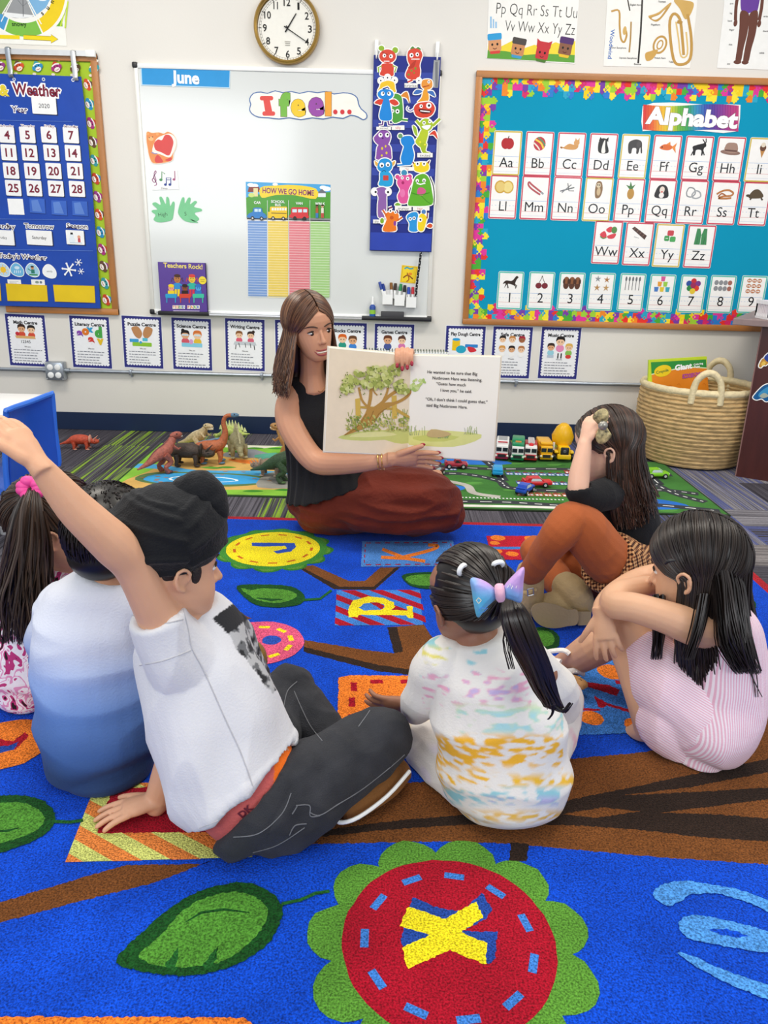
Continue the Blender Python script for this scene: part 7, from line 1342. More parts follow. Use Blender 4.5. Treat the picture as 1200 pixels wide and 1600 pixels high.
# ------------------------------------------------------------------ teacher
def seam(o, pts, m, r=.0011):
    """a raised line of stitching lying on the cloth"""
    from mathutils.bvhtree import BVHTree
    me = o.data; t = BVHTree.FromPolygons([v.co for v in me.vertices], [p.vertices for p in me.polygons]); q = []
    for x, y in [tuple(z) for z in catmull(pts, 6)]:
        h = t.ray_cast(CAMP, ray(x, y).normalized())
        if h[0] is not None: q.append(h[0]+h[1]*.0003)
    if len(q) > 3: b = MB(); b.tube(q, r, 5); b.build('stitched_seam', m, o.parent)
def teacher():
    global YO; YO = -0.14
    root = person(590, 830, 2.85, 'teacher in a black sleeveless top and rust skirt holding an open book'); SK = skin('teacher_skin', 'cb9475')
    hd = Head(484, 511, 2.88, 97, 147, 6, -8, False); f = Fig(); hd.flesh(f, False, .85)
    f.T([(487, 545, 2.9, 19), (488, 580, 2.92, 19), (490, 606, 2.93, 26)]); f.T([(490, 606, 2.95, 34, .5), (495, 640, 2.96, 44, .6), (505, 700, 2.97, 44, .65), (520, 770, 2.98, 52, .8)])
    f.T([(466, 616, 2.93, 21), (453, 632, 2.91, 22), (453, 660, 2.88, 21.5), (470, 694, 2.83, 20), (495, 721, 2.78, 19), (530, 725, 2.72, 17), (575, 722, 2.66, 14.5), (614, 718, 2.62, 10.5)])
    f.T([(525, 618, 2.93, 22), (545, 640, 2.9, 22), (585, 640, 2.84, 19), (615, 600, 2.76, 15), (632, 566, 2.70, 10.5)])
    nl = []
    hand(f, P(614, 717.5, 2.62), D(1, -.02, .05), D(.05, .75, -.6), .165, -1, (.08, .1, .12, .14), (.5, .05), .05, .025, nl)
    f.T([(632, 566, 2.705, 11, .8), (633, 556, 2.70, 12, .6), (633, 552, 2.69, 11, .5)])
    for x, yt, yb in ((621, 546, 572), (629, 544.5, 577), (637, 545, 575), (644, 547, 569)):
        f.T([(x+1, 556, 2.69, 3.6), (x, yt+1, 2.672, 3.7), (x-1, yt+4, 2.642, 3.6), (x-1, (yt+yb)/2, 2.628, 3.4), (x-.5, yb, 2.625, 2.7)], 10, 4); nl.append((P(x-.5, yb, 2.617), D(0, 1, 0), D(0, 0, -1), 3.6*mpp(P(x, yb, 2.62))))
    f.T([(640, 775, 2.95, 24), (668, 752, 2.98, 15), (684, 742, 2.98, 9)]); f.T([(560, 780, 2.92, 36), (640, 790, 2.88, 30)]); f.T([(520, 770, 2.98, 50), (560, 780, 2.92, 38)])
    f.fuse('body', SK, root, .0028, 2)
    hd.face(root, 1, mat('teacher_brows', '3a241a', .7, var=(50, .1)), mat('teacher_lips', '9c4248', .35, var=(40, .06)), (-.010, -.008))
    for p, v, up, fr in nl:
        b = MB(); q = v.orthogonal() if up.length < .1 else v.cross(up); R = Matrix((q.normalized(), v.normalized(), q.normalized().cross(v.normalized()))).transposed(); b.ell(p+up*fr*.45-v*fr*.2, (fr*.75, fr*1.2, fr*.55), R, 10, 8); b.build('fingernail', M['nail'], root)
    rnd = random.Random(21); b = MB(); b.color('3a251b'); hd.cap(b)
    b.tube([hd.w(0, -.2, .6), hd.w(.05, -.3, .3), P(470, 575, 2.97), P(462, 600, 2.95)], [.3*hd.H, .26*hd.H, .2*hd.H, .12*hd.H], 16, None, .6, 4); hang_hair(b, hd, rnd, 900, BRN, .95, out=.24, drift=(-.07, -.06, 0), r=.0095, front=.62); b.build('hair', M['hair'], root)
    # pleated blouse
    f = Fig(); f.T([(489, 597, 2.935, 24, .8), (489, 610, 2.935, 43, .6), (494, 640, 2.95, 54, .72), (500, 690, 2.95, 56, .76), (514, 730, 2.955, 68, .84), (524, 757, 2.955, 82, .92)], 24, 6, 'fo')
    for x, Y in ((462, 2.93), (520, 2.93)): f.T([(x, 600, Y, 12), (x-(2 if x < 500 else -2), 640, Y+.02, 20)])
    def pleat(c):
        a = math.atan2(c.y-2.95, c.x+.22); k = min(1, max(0, (.5-c.z)/.2)); return .0035*k*math.sin(a*42)+.003*noise.noise(c*14)
    f.fuse('blouse', cloth('black_pleated_top', '1b1b1e', .7), root, .004, 3, pleat)
    # long rust skirt
    f = Fig(); f.T([(505, 765, 2.98, 44, .9), (502, 790, 2.94, 43, 1.2), (550, 786, 2.90, 43, 1.25), (610, 782, 2.87, 51, 1.25), (655, 783, 2.87, 51, 1.2), (688, 794, 2.88, 40, 1.1), (700, 806, 2.88, 26, 1)], 24, 6)
    f.T([(490, 772, 2.98, 40, 1), (470, 790, 2.95, 20, 1)]); f.T([(560, 790, 2.84, 38), (640, 795, 2.82, 40), (698, 803, 2.83, 22)]); f.T([(560, 760, 2.95, 28), (620, 760, 2.93, 34), (665, 765, 2.94, 30)])
    f.fuse('skirt', cloth('rust_skirt', '702a1b', .75, (90, .35), (7, .12)), root, .005, 5, folds(.011, 11, (.35, .8, 1.9), 1.3, .008, 15))
    b = MB()
    for k, x in enumerate((592, 598)):
        p = P(x, 719.5, 2.643); t_ = D(1, -.06, -.1); R = Vector((0, 0, 1)).rotation_difference(t_); rr = 15.5*mpp(p); pts = [p+R @ Vector((rr*math.cos(a), rr*math.sin(a), 0)) for a in [2*PI*j/24 for j in range(25)]]; b.tube(pts, .0028, 8)
    b.build('bangle', mat('gold_bangles', 'd8b070', .25, .85, var=(30, .05)), root)
    b = MB(); pts = [P(482, 596, 2.885), P(492, 607, 2.88), P(502, 612, 2.875), P(511, 600, 2.885)]; b.tube(pts, .0012, 6, None, 1, 4); b.build('necklace', bpy.data.materials['gold_bangles'], root)
    b = MB(); b.tube([P(660, 754, 2.975), P(672, 746, 2.975), P(683, 742, 2.975)], [.03, .022, .012], 10, None, .8, 3); b.build('sandal', mat('brown_sandal', '5a3a2a', .5, var=(20, .1)), root)
teacher()
# ------------------------------------------------------------------ the open storybook
def story():
    global YO; YO = -0.14
    HIT = lambda px, py, a, b_, c: (lambda n_, d: CAMP+d*((a-CAMP).dot(n_)/d.dot(n_)))((b_-a).cross(c-a), ray(px, py))
    tl, gt_, tr = P(514, 543, 2.58), P(643, 555.5, 2.645), P(782, 558, 2.58); gb = P(637.5, 711.5, 2.645); bl, br = HIT(507, 706, tl, gt_, gb), HIT(771, 720, gt_, tr, gb)
    t = thing('storybook', 'large open storybook with a tree picture on the left page held by the teacher', 'book', tuple(gb)); PG = mat('storybook_paper', 'f6f1e4', .6, var=(3, .03))
    for nm, q in (('left_page', (tl, gt_, gb, bl)), ('right_page', (gt_, tr, br, gb))):
        n_ = (q[1]-q[0]).cross(q[3]-q[0]).normalized(); n_ = -n_ if n_.dot(_f) < 0 else n_
        b = MB(); b.prism([q[0], q[1], q[2], q[3]], n_*.006); b.build(nm, PG, t, False)
        e = (q[1]-q[0]).normalized()*.004; v = (q[0]-q[3]).normalized()*.004; b = MB().color('e6dccb'); s0, s1 = (1, 0) if nm[0] == 'l' else (0, 1)
        b.prism([q[0]-e*s0+v+n_*.006, q[1]+e*s1+v+n_*.006, q[2]+e*s1-v+n_*.006, q[3]-e*s0-v+n_*.006], n_*.003); b.build('cover', M['print'], t, False)
    def page(q):
        n_ = (q[1]-q[0]).cross(q[3]-q[0]).normalized(); n_ = -n_ if n_.dot(_f) > 0 else n_; u = (q[1]-q[0]).normalized(); v = (q[3]-q[0]).normalized(); return Art(q[0], n_, u, v, step=2e-5)
    A = page((tl, gt_, gb, bl)); X = lambda *a: O(500, 540, 4.138, *a); rnd = random.Random(6)
    A._poly3([tl.lerp(gb, .006), gt_.lerp(bl, .006), gb.lerp(tl, .006), bl.lerp(gt_, .006)], 'ead9bd'); A.up()
    A.poly(X((115, 595), (180, 570), (300, 550), (450, 545), (574, 545), (572, 630), (480, 628), (420, 610), (330, 615), (200, 612)), 'c9cd7a', 2); A.poly(X((190, 590), (260, 565), (400, 556), (500, 575), (380, 590)), 'dfdc98', 2)
    for k in range(70):
        x, y = rnd.uniform(165, 565), rnd.uniform(440, 555); c = rnd.choice(['8f9a4a', 'a3ad5a', '7a8a3a', 'b9b868']); A.line(X((x, y), (x+rnd.uniform(-14, 14), y-rnd.uniform(14, 40))), .9, c)
    for x in (245, 480): A.poly(X((x-18, 345 if x < 300 else 325), (x+14, 338 if x < 300 else 320), (x+18, 470), (x-14, 474)), 'cfae52'); 
    A.poly(X((260, 390), (470, 400), (470, 416), (260, 406)), 'bd9a48'); A.poly(X((490, 400), (578, 455), (578, 475), (490, 425)), 'c2a04c')
    T_ = 'b58a45'
    A.poly(X((150, 580), (230, 520), (290, 440), (305, 400), (318, 390), (340, 400), (400, 372), (480, 365), (480, 385), (420, 410), (370, 470), (350, 500), (300, 530), (220, 560)), T_, 2)
    for l, w_ in (((310, 410), (325, 340), (330, 270)), 5), (((312, 400), (270, 350), (250, 270)), 3.4), (((345, 410), (400, 370), (440, 330), (490, 295)), 5), (((420, 385), (500, 365), (560, 330), (588, 290)), 4.5), (((400, 370), (430, 310), (440, 260)), 3.4), (((370, 320), (350, 300), (340, 270)), 2): A.line(X(*l), w_, T_, 4)
    for l in (((160, 578), (240, 525), (300, 440)), ((350, 500), (380, 440), (430, 405)), ((300, 520), (330, 460), (345, 420))): A.line(X(*l), .7, '7a5a2a', 4)
    for k in range(150):
        x, y = rnd.uniform(170, 570), rnd.uniform(455, 550); p = X((x, y))[0]; A.ell(p[0], p[1], rnd.uniform(1.5, 3.4), rnd.uniform(.8, 1.8), rnd.choice(['a3ab58', '8f9c48', 'bcbf72', '7f9044', 'c2b868']), rnd.uniform(0, 90), 7)
    for k in range(170):
        bx, by, br_ = rnd.choice([(210, 235, 55), (290, 190, 70), (370, 180, 65), (460, 165, 55), (470, 240, 70), (330, 240, 60), (540, 285, 40), (180, 280, 40), (400, 230, 60)]); a = rnd.uniform(0, 6.3); q = rnd.random()**.5; x, y = bx+math.cos(a)*q*br_, by+math.sin(a)*q*br_*.7; p = X((x, y))[0]; A.ell(p[0], p[1], rnd.uniform(3, 5.5), rnd.uniform(2.2, 4), rnd.choice(['b4bb66', 'c4c87a', 'a5ad58', 'd0d290', '97a250']), rnd.uniform(0, 90), 9)
    for k in range(60):
        x, y = rnd.uniform(120, 570), rnd.uniform(130, 320); 
        if (x-350)**2/52000+(y-225)**2/9000 < 1: p = X((x, y))[0]; A.ell(p[0], p[1], 1.4, .9, '6a7a34', rnd.uniform(0, 90), 6)
    for x, y in ((130, 318), (125, 330), (138, 300), (160, 290)): p = X((x, y))[0]; A.ell(p[0], p[1], 1.6, 1, '6a7a34', 40, 6)
    A.build('tree_picture', M['print'], t)
    A = page((gt_, tr, br, gb)); A.poly(X((578, 560), (700, 548), (860, 552), (1045, 575), (1000, 620), (860, 655), (700, 650), (574, 640)), 'dfe08e', 2); A.poly(X((600, 590), (760, 575), (900, 590), (800, 620), (640, 615)), 'cdd272', 2)
    for k in range(46): x, y = rnd.choice([(rnd.uniform(580, 690), 580), (rnd.uniform(930, 1020), 575), (rnd.uniform(760, 850), 600)]); A.line(X((x, y), (x+rnd.uniform(-12, 12), y-rnd.uniform(15, 70 if x > 900 or x < 690 else 30))), .7, rnd.choice(['8fa85a', 'a8b870', '9aa08a']))
    for k in range(34):
        bx, by, r_ = rnd.choice([(640, 245, 40), (610, 275, 30)]); a = rnd.uniform(0, 6.3); q = rnd.random()**.5; p = X((bx+math.cos(a)*q*r_, by+math.sin(a)*q*r_*.8))[0]; A.ell(p[0], p[1], rnd.uniform(2, 3.8), rnd.uniform(1.6, 3), rnd.choice(['bcd07a', 'a9c46a', 'cfdc98']), rnd.uniform(0, 90), 8)
    A.poly(X((690, 575), (720, 540), (790, 548), (850, 570), (800, 590), (720, 592)), 'c9b07a', 2)
    for s_, x, y, w_ in (('He wanted to be sure that Big', 695, 178, 318), ('Nutbrown Hare was listening.', 728, 217, 316), ('\u201cGuess how much', 752, 254, 188), ('I love you,\u201d he said.', 780, 296, 200), ('\u201cOh, I don\u2019t think I could guess that,\u201d', 683, 353, 392), ('said Big Nutbrown Hare.', 688, 393, 262)):
        p = X((x, y))[0]; A.text(s_, p[0], p[1], 4.4, '3a3634', 'l', .012, 1.2, wid=w_/4.138)
    A.build('page_lettering', M['print'], t)
story()
# ------------------------------------------------------------------ boy in the black turban
def turban_boy():
    global YO; YO = -0.1
    root = person(400, 1290, 1.25, 'boy in a black turban and white T-shirt raising one arm'); SK = skin('turban_boy_skin', 'dba684')
    hd = Head(272, 880, 1.32, 172, 60, 8, 4); f = Fig(); hd.flesh(f)
    f.T([(285, 935, 1.33, 40), (292, 975, 1.33, 46)]); f.T([(300, 985, 1.33, 62, .7), (325, 1080, 1.31, 70, .7), (390, 1210, 1.27, 74, .75), (425, 1270, 1.25, 66, .8)])
    f.T([(285, 1010, 1.29, 44), (252, 965, 1.265, 36), (212, 890, 1.24, 31), (180, 853, 1.22, 34), (150, 825, 1.205, 32), (112, 788, 1.19, 28.5), (62, 728, 1.17, 18.5)])
    hand(f, P(60, 726, 1.168), D(-.6, -.8, .0), D(-.75, .5, .35), .125, 1, (.35, .38, .4, .42), (.5, .3), .05, .018)
    f.T([(300, 1080, 1.31, 34), (290, 1140, 1.28, 28), (268, 1190, 1.30, 25), (252, 1235, 1.315, 22), (243, 1258, 1.31, 19)])
    hand(f, P(241, 1260, 1.305)+Vector((0, 0, .012)), Vector((-.93, -.3, -.12)), Vector((-.1, 0, -1)), .118, -1, (.16, .18, .18, .2), (.55, .2), .1, .02)
    for a, b_ in (((440, 1255, 1.25, 48), (590, 1152, 1.42, 34)), ((590, 1155, 1.42, 33), (520, 1230, 1.31, 24)), ((400, 1200, 1.36, 40), (447, 1085, 1.57, 28)), ((447, 1085, 1.57, 28), (540, 1180, 1.43, 22))): f.T([a, b_])
    f.fuse('body', SK, root, .003, 3); hd.face(root, 0)
    b = MB(); b.color('1f1512'); b.ell(hd.w(0, -.10, .50), (.357*hd.H, .375*hd.H, .22*hd.H), hd.R, 24, 14); b.ell(hd.w(.30, .09, .50), (.06*hd.H, .07*hd.H, .13*hd.H), hd.R); b.build('hair', mat('turban_boy_hair', '241812', .6, bump=(200, .4), var=(60, .2)), root)
    f = Fig(); R = hd.R @ Matrix.Rotation(.22, 3, 'X'); H = hd.H; c = hd.w(0, -.085, .80); f.ell(c, (.485*H, .54*H, .43*H), R, 32, 22)
    for k in range(9):
        a0 = -.9+k*.24; pts = []
        for j in range(13):
            t = -1.5+3.0*j/12; v = Vector((math.sin(t)*math.cos(a0*.6), math.cos(t)*.55*(1 if k % 2 else -1)+.1, math.sin(a0)*.9+.28*math.cos(t))).normalized(); pts.append((c+R @ Vector((v.x*.485*H, v.y*.54*H, v.z*.43*H))*1.005, .024*H))
        f.T(pts, 8, 2)
    f.fuse('turban', cloth('black_turban_cloth', '131418', .8, (300, .3), (20, .12), None, .1), root, .0035, 4, folds(.002, 26, (1, 1, .35), 4))
    f = Fig(); f.T([(292, 795, 1.345, 40, .95), (310, 772, 1.34, 38, .95), (330, 782, 1.34, 29, .9)]); f.T([(330, 782, 1.335, 24), (338, 800, 1.335, 20)]); f.fuse('turban_knot', bpy.data.materials['black_turban_cloth'], root, .0035, 5, folds(.0025, 30, (1, .5, 1), 2))
    # white T-shirt with grey print
    f = Fig(); f.T([(300, 940, 1.335, 40, .9), (302, 978, 1.335, 72, .72), (312, 1040, 1.32, 90, .74), (332, 1110, 1.30, 98, .76), (350, 1165, 1.285, 99, .78), (365, 1207, 1.275, 104, .8), (377, 1223, 1.27, 106, .8)], 28, 6, 'fo')
    f.T([(300, 1040, 1.30, 66, .85), (268, 1000, 1.275, 52, .85), (248, 962, 1.262, 43, .9)], 18, 6, 'ro'); f.T([(340, 985, 1.37, 40), (370, 1030, 1.40, 36), (390, 1060, 1.42, 30)])
    def paint(c, x, y, n_):
        w_ = hx('d9d8db')
        if n_.dot(_f) > .55: return w_
        q = (x-338)*.80-(y-962)*.60   # distance along the chest edge
        s_ = (x-338)*.6+(y-962)*.8
        if q > -4-6*noise.noise(c*30) and 0 < s_ < 150:
            v = noise.noise(c*42)+.6*noise.noise(c*95); return hx('2a2a2d') if v > .25 or s_ < 34 else hx('6a6b6e') if v > -.05 else hx('b4b4b6')
        return w_
    f.fuse('shirt', cloth('white_tshirt_cotton', attr='Col', rough=.8, bump=(260, .12), var=(5, .03)), root, .0036, 4, folds(.011, 6.5, (1.7, 1.7, .45), 3, .005, 12), paint=paint)
    f = Fig(); f.T([(376, 1214, 1.27, 90, .78), (396, 1238, 1.265, 88, .78), (410, 1254, 1.258, 84, .76)], 24, 5, 'ff'); f.fuse('underwear_waistband', cloth('underwear_band', attr='Col', rough=.8), root, .004, 3, paint=lambda c, x, y, n_: hx('f0701c') if x > 428 or (x+y) > 1668 else hx('c8605c'))
    f = Fig(); f.T([(402, 1248, 1.26, 93, .82), (418, 1262, 1.255, 88, .85), (436, 1276, 1.25, 62, .8)], 24, 5, 'or'); f.T([(430, 1262, 1.255, 70), (475, 1232, 1.28, 66, .9), (525, 1202, 1.33, 58, .9), (575, 1165, 1.39, 49), (597, 1152, 1.42, 45)], 20)
    f.T([(595, 1154, 1.42, 44), (560, 1200, 1.37, 36), (505, 1245, 1.30, 32)]); f.T([(405, 1200, 1.37, 54), (425, 1130, 1.5, 46), (447, 1085, 1.58, 40), (455, 1078, 1.58, 38)]); f.T([(450, 1085, 1.58, 40), (486, 1128, 1.52, 36), (540, 1185, 1.43, 31)])
    f.fuse('jeans', cloth('charcoal_denim', '35363b', .85, (420, .35), (16, .25)), root, .004, 4, folds(.009, 12, (1, 1, .8), 7, .004, 26))
    jn = [o for o in root.children if o.name.startswith('jeans')][0]; sm = mat('grey_denim_stitching', '6e6f74', .8, var=(60, .2))
    for l in (((545, 1230), (600, 1245), (700, 1185), (820, 1110), (960, 1000), (1040, 930)), ((475, 1195), (545, 1195), (550, 1250), (600, 1248)), ((455, 1240), (480, 1200), (475, 1195)), ((465, 600), (500, 680), (550, 780), (612, 860)), ((410, 690), (430, 600), (480, 550)), ((800, 785), (840, 730), (860, 700)), ((150, 1360), (280, 1340), (400, 1240), (450, 1130)), ((250, 1440), (380, 1400), (520, 1310)), ((440, 1350), (470, 1300), (530, 1290))): seam(jn, O(320, 900, 3.333, *l), sm)
    from mathutils.bvhtree import BVHTree
    uw = [o for o in root.children if o.name.startswith('underwear')][0].data; h = BVHTree.FromPolygons([v.co for v in uw.vertices], [p.vertices for p in uw.polygons]).ray_cast(CAMP, ray(384, 1268).normalized())
    if h[0] is not None: n_ = h[1]; u_ = (_r*.75+_u*.6); u_ = (u_-n_*u_.dot(n_)).normalized(); A = Art(h[0]+n_*.0008, n_, u_, -(n_.cross(u_)), h=0); A.loc(384, 1268); A.text('DK', 0, 5, 11, '6a2a38', 'c', .04); A.build('band_lettering', M['print'], root)
    sh = [o for o in root.children if o.name.startswith('shirt')][0]; sm2 = mat('white_hem_stitching', 'b9b8bc', .8, var=(60, .1))
    for l in (((545, 350), (640, 330), (745, 290)), ((715, 130), (735, 210), (750, 285), (800, 380), (880, 560), (940, 690), (990, 830)), ((780, 985), (900, 930), (1050, 830), (1135, 700)), ((510, 150), (600, 190), (715, 170))): seam(sh, O(0, 900, 2.5, *l), sm2)
    f = Fig(); f.T([(540, 1262, 1.30, 23, .6), (560, 1250, 1.32, 26, .5), (600, 1222, 1.37, 28, .5), (628, 1198, 1.42, 22, .5)]); f.fuse('shoe', cloth('brown_shoe_sole', '8a5a2c', .6, (180, .3), (30, .1)), root, .003, 3); b = MB(); b.tube([P(522, 1272, 1.27), P(530, 1285, 1.26), P(560, 1277, 1.27), P(605, 1244, 1.325), P(640, 1205, 1.385)], .004, 8, None, 1, 4); b.build('shoe_edge', M['white'], root)
turban_boy()
# ------------------------------------------------------------------ boy in the ombre shirt
def ombre_mat():
    m = cloth('ombre_jersey', 'ffffff', .85, (240, .15), (5, .03)); nt = m.node_tree; b = nt.nodes['Principled BSDF']; N = nt.nodes.new; L = nt.links.new; tc = N('ShaderNodeTexCoord'); sp = N('ShaderNodeSeparateXYZ'); L(tc.outputs['Object'], sp.inputs[0]); mr = N('ShaderNodeMapRange'); mr.inputs[1].default_value = .05; mr.inputs[2].default_value = .44; L(sp.outputs[2], mr.inputs[0]); r = N('ShaderNodeValToRGB'); e = r.color_ramp.elements; e[0].color = hx('2c446e'); e[1].color = hx('e2e2e8')
    for p, c in ((.14, '3f5f98'), (.32, '5f82be'), (.47, '94acdc'), (.64, 'd2d8ea')): q = e.new(p); q.color = hx(c)
    L(mr.outputs[0], r.inputs[0]); L(r.outputs[0], b.inputs['Base Color']); return m
def ombre_boy():
    global YO; YO = -.115
    root = person(160, 1215, 1.45, 'boy with short black hair seen from behind in a white to blue ombre shirt'); SK = skin('ombre_boy_skin', 'bf8a68'); hd = Head(176, 838, 1.55, 162, 18, 10, 0); f = Fig(); hd.flesh(f)
    f.T([(172, 890, 1.53, 36), (170, 925, 1.53, 42)]); f.T([(165, 930, 1.53, 70, .7), (157, 1050, 1.5, 80, .7), (165, 1150, 1.47, 62, .7)])
    for p_, q_, Yq in (((200, 1190), (385, 1030), 1.80), ((130, 1190), (85, 1085), 1.85)): f.T([(p_[0], p_[1], 1.52, 45), (q_[0], q_[1], Yq, 28)]); f.T([(q_[0], q_[1], Yq, 28), (200, 1110, 1.78, 22)])
    f.T([(90, 960, 1.54, 28), (85, 1040, 1.64, 24), (140, 1060, 1.76, 18)]); f.T([(245, 950, 1.54, 28), (262, 1030, 1.66, 24), (220, 1050, 1.78, 18)]); hand(f, P(140, 1060, 1.76), Vector((.8, .4, -.2)), Vector((0, 0, -1)), .11, 1); hand(f, P(220, 1050, 1.78), Vector((-.8, .4, -.2)), Vector((0, 0, -1)), .11, -1)
    f.fuse('body', SK, root, .0036, 3); hd.face(root, 0)
    rnd = random.Random(31); b = MB(); b.color('17130f'); H = hd.H; b.ell(hd.w(0, -.085, .60), (.385*H, .455*H, .44*H), hd.R, 30, 20); b.ell(hd.w(0, -.20, .36), (.31*H, .26*H, .25*H), hd.R, 24, 14)
    for i in range(900):
        a = rnd.uniform(-PI, PI); el = rnd.uniform(-.75, 1.5); d = Vector((math.sin(a)*math.cos(el), -abs(math.cos(a))*math.cos(el) if el < .3 else math.cos(a)*math.cos(el), math.sin(el))); top = Vector((.1, -.35, .9)); d2 = slerp(d, top, -.16); b.col = shade(BLK, rnd); strand(b, [hd.skull(slerp(d, d2, t), 1.06+.014*t, (0, -.085, .60), (.365, .435, .42)) for t in (0, .5, 1)], .0065*H, .002, 5, .5, 2)
    b.build('hair', M['hair'], root)
    f = Fig(); f.T([(170, 902, 1.525, 42, .9), (165, 930, 1.525, 72, .72), (155, 975, 1.52, 92, .74), (154, 1040, 1.505, 95, .78), (157, 1105, 1.485, 95, .82), (161, 1155, 1.465, 90, .86), (167, 1186, 1.45, 82, .9), (172, 1204, 1.44, 66, .9)], 28, 6, 'or')
    f.T([(100, 945, 1.53, 36), (80, 985, 1.55, 34), (80, 1030, 1.62, 32)], 16, 6, 'ro'); f.T([(235, 945, 1.53, 36), (256, 985, 1.56, 34), (260, 1030, 1.64, 32)], 16, 6, 'ro'); f.fuse('shirt', ombre_mat(), root, .0042, 5, folds(.008, 7, (.5, .5, 1.9), 9, .004, 14))
    f = Fig()
    for p_, q_, Yq in (((195, 1190), (388, 1028), 1.80), ((130, 1190), (85, 1085), 1.85)): f.T([(p_[0], p_[1], 1.52, 52), (q_[0], q_[1], Yq, 33)]); f.T([(q_[0], q_[1], Yq, 33), (200, 1110, 1.78, 27)])
    f.T([(170, 1165, 1.48, 56, .9), (172, 1180, 1.48, 48, .9)]); f.fuse('trousers', cloth('khaki_trousers', '8a6a2e', .85), root, .005, 4)
ombre_boy()
# ------------------------------------------------------------------ girl in the floral dress at the far left
def floral_mat():
    m = cloth('floral_cotton', 'ffffff', .85, (200, .2), (9, .03)); nt = m.node_tree; b = nt.nodes['Principled BSDF']; N = nt.nodes.new; L = nt.links.new; tc = N('ShaderNodeTexCoord'); n = N('ShaderNodeTexNoise'); n.inputs['Scale'].default_value = 26; n.inputs['Detail'].default_value = 1.5; n.inputs['Distortion'].default_value = 1.2; L(tc.outputs['Object'], n.inputs[0]); r = N('ShaderNodeValToRGB'); r.color_ramp.interpolation = 'CONSTANT'; e = r.color_ramp.elements; e[0].color = hx('2a1a20'); e[0].position = 0; e[1].position = .33; e[1].color = hx('c23a7a')
    for p, c in ((.42, 'f6eef2'), (.50, 'e79ac0'), (.55, 'f8f2f4'), (.63, 'cf4a8a'), (.68, '3a2028')): q = e.new(p); q.color = hx(c)
    L(n.outputs[0], r.inputs[0]); L(r.outputs[0], b.inputs['Base Color']); return m
def floral_girl():
    global YO; YO = -0.16
    root = person(60, 1080, 1.75, 'girl in a pink floral dress with a long ponytail at the left edge'); SK = skin('floral_girl_skin', 'e0aa8b'); hd = Head(90, 820, 1.80, 148, 72, 8, 0); f = Fig(); hd.flesh(f)
    f.T([(96, 865, 1.80, 27), (94, 895, 1.80, 30)]); f.T([(92, 905, 1.80, 52, .7), (70, 1000, 1.78, 60, .75), (50, 1065, 1.76, 56, .8)]); f.T([(130, 915, 1.80, 22), (140, 980, 1.9, 19), (150, 985, 2.0, 15)]); f.T([(50, 915, 1.83, 22), (30, 980, 1.9, 19), (60, 985, 2.0, 15)])
    for q in ((120, 1000, 2.05), (10, 1010, 2.05)): f.T([(60, 1050, 1.8, 34), (*q, 24)]); f.T([(*q, 24), (70, 1040, 2.0, 18)])
    f.fuse('body', SK, root, .0038, 3); hd.face(root, 0)
    rnd = random.Random(41); b = MB(); b.color('241913'); hd.cap(b, 1.01); tie = taildir(hd, 50, 766, 1.71); pull_hair(b, hd, rnd, 260, DKB, tie, .013, 1.02, -.5)
    b.build('hair', M['hair'], root)
    b = MB(); tail(b, [(50, 766, 1.70, 9), (44, 800, 1.67, 20), (42, 850, 1.66, 30), (36, 900, 1.66, 36), (30, 950, 1.655, 42), (32, 1000, 1.65, 40), (38, 1020, 1.65, 36)], rnd, 280, ['2a1d16', '4a382c', '5f4c3e', '1f1510', '3a2a20'], .0048, 11); tail(b, [(62, 800, 1.68, 8), (72, 860, 1.67, 9), (74, 920, 1.665, 10), (66, 975, 1.66, 14)], rnd, 30, DKB, .004, 7); b.build('ponytail', M['hair'], root)
    b = MB(); c = P(50, 763, 1.70)
    for k in range(7): a = k*.9; b.ell(c+D(math.cos(a), math.sin(a)*.6, -.3)*.017, (.016, .011, .012))
    b.build('hair_tie', mat('pink_hair_tie', 'f0489a', .5, var=(40, .1)), root)
    f = Fig(); f.T([(95, 880, 1.80, 30, .9), (90, 905, 1.80, 54, .75), (78, 960, 1.79, 66, .78), (62, 1020, 1.77, 68, .85), (48, 1065, 1.75, 62, .9), (44, 1082, 1.74, 48, .9)], 24, 6, 'or'); f.T([(60, 1050, 1.82, 50), (100, 1020, 2.0, 40)]); f.T([(30, 1050, 1.82, 50), (10, 1030, 2.0, 40)])
    f.fuse('dress', floral_mat(), root, .0045, 5, folds(.005, 9, (1.5, 1.5, .5), 5, .003, 20))
floral_girl()
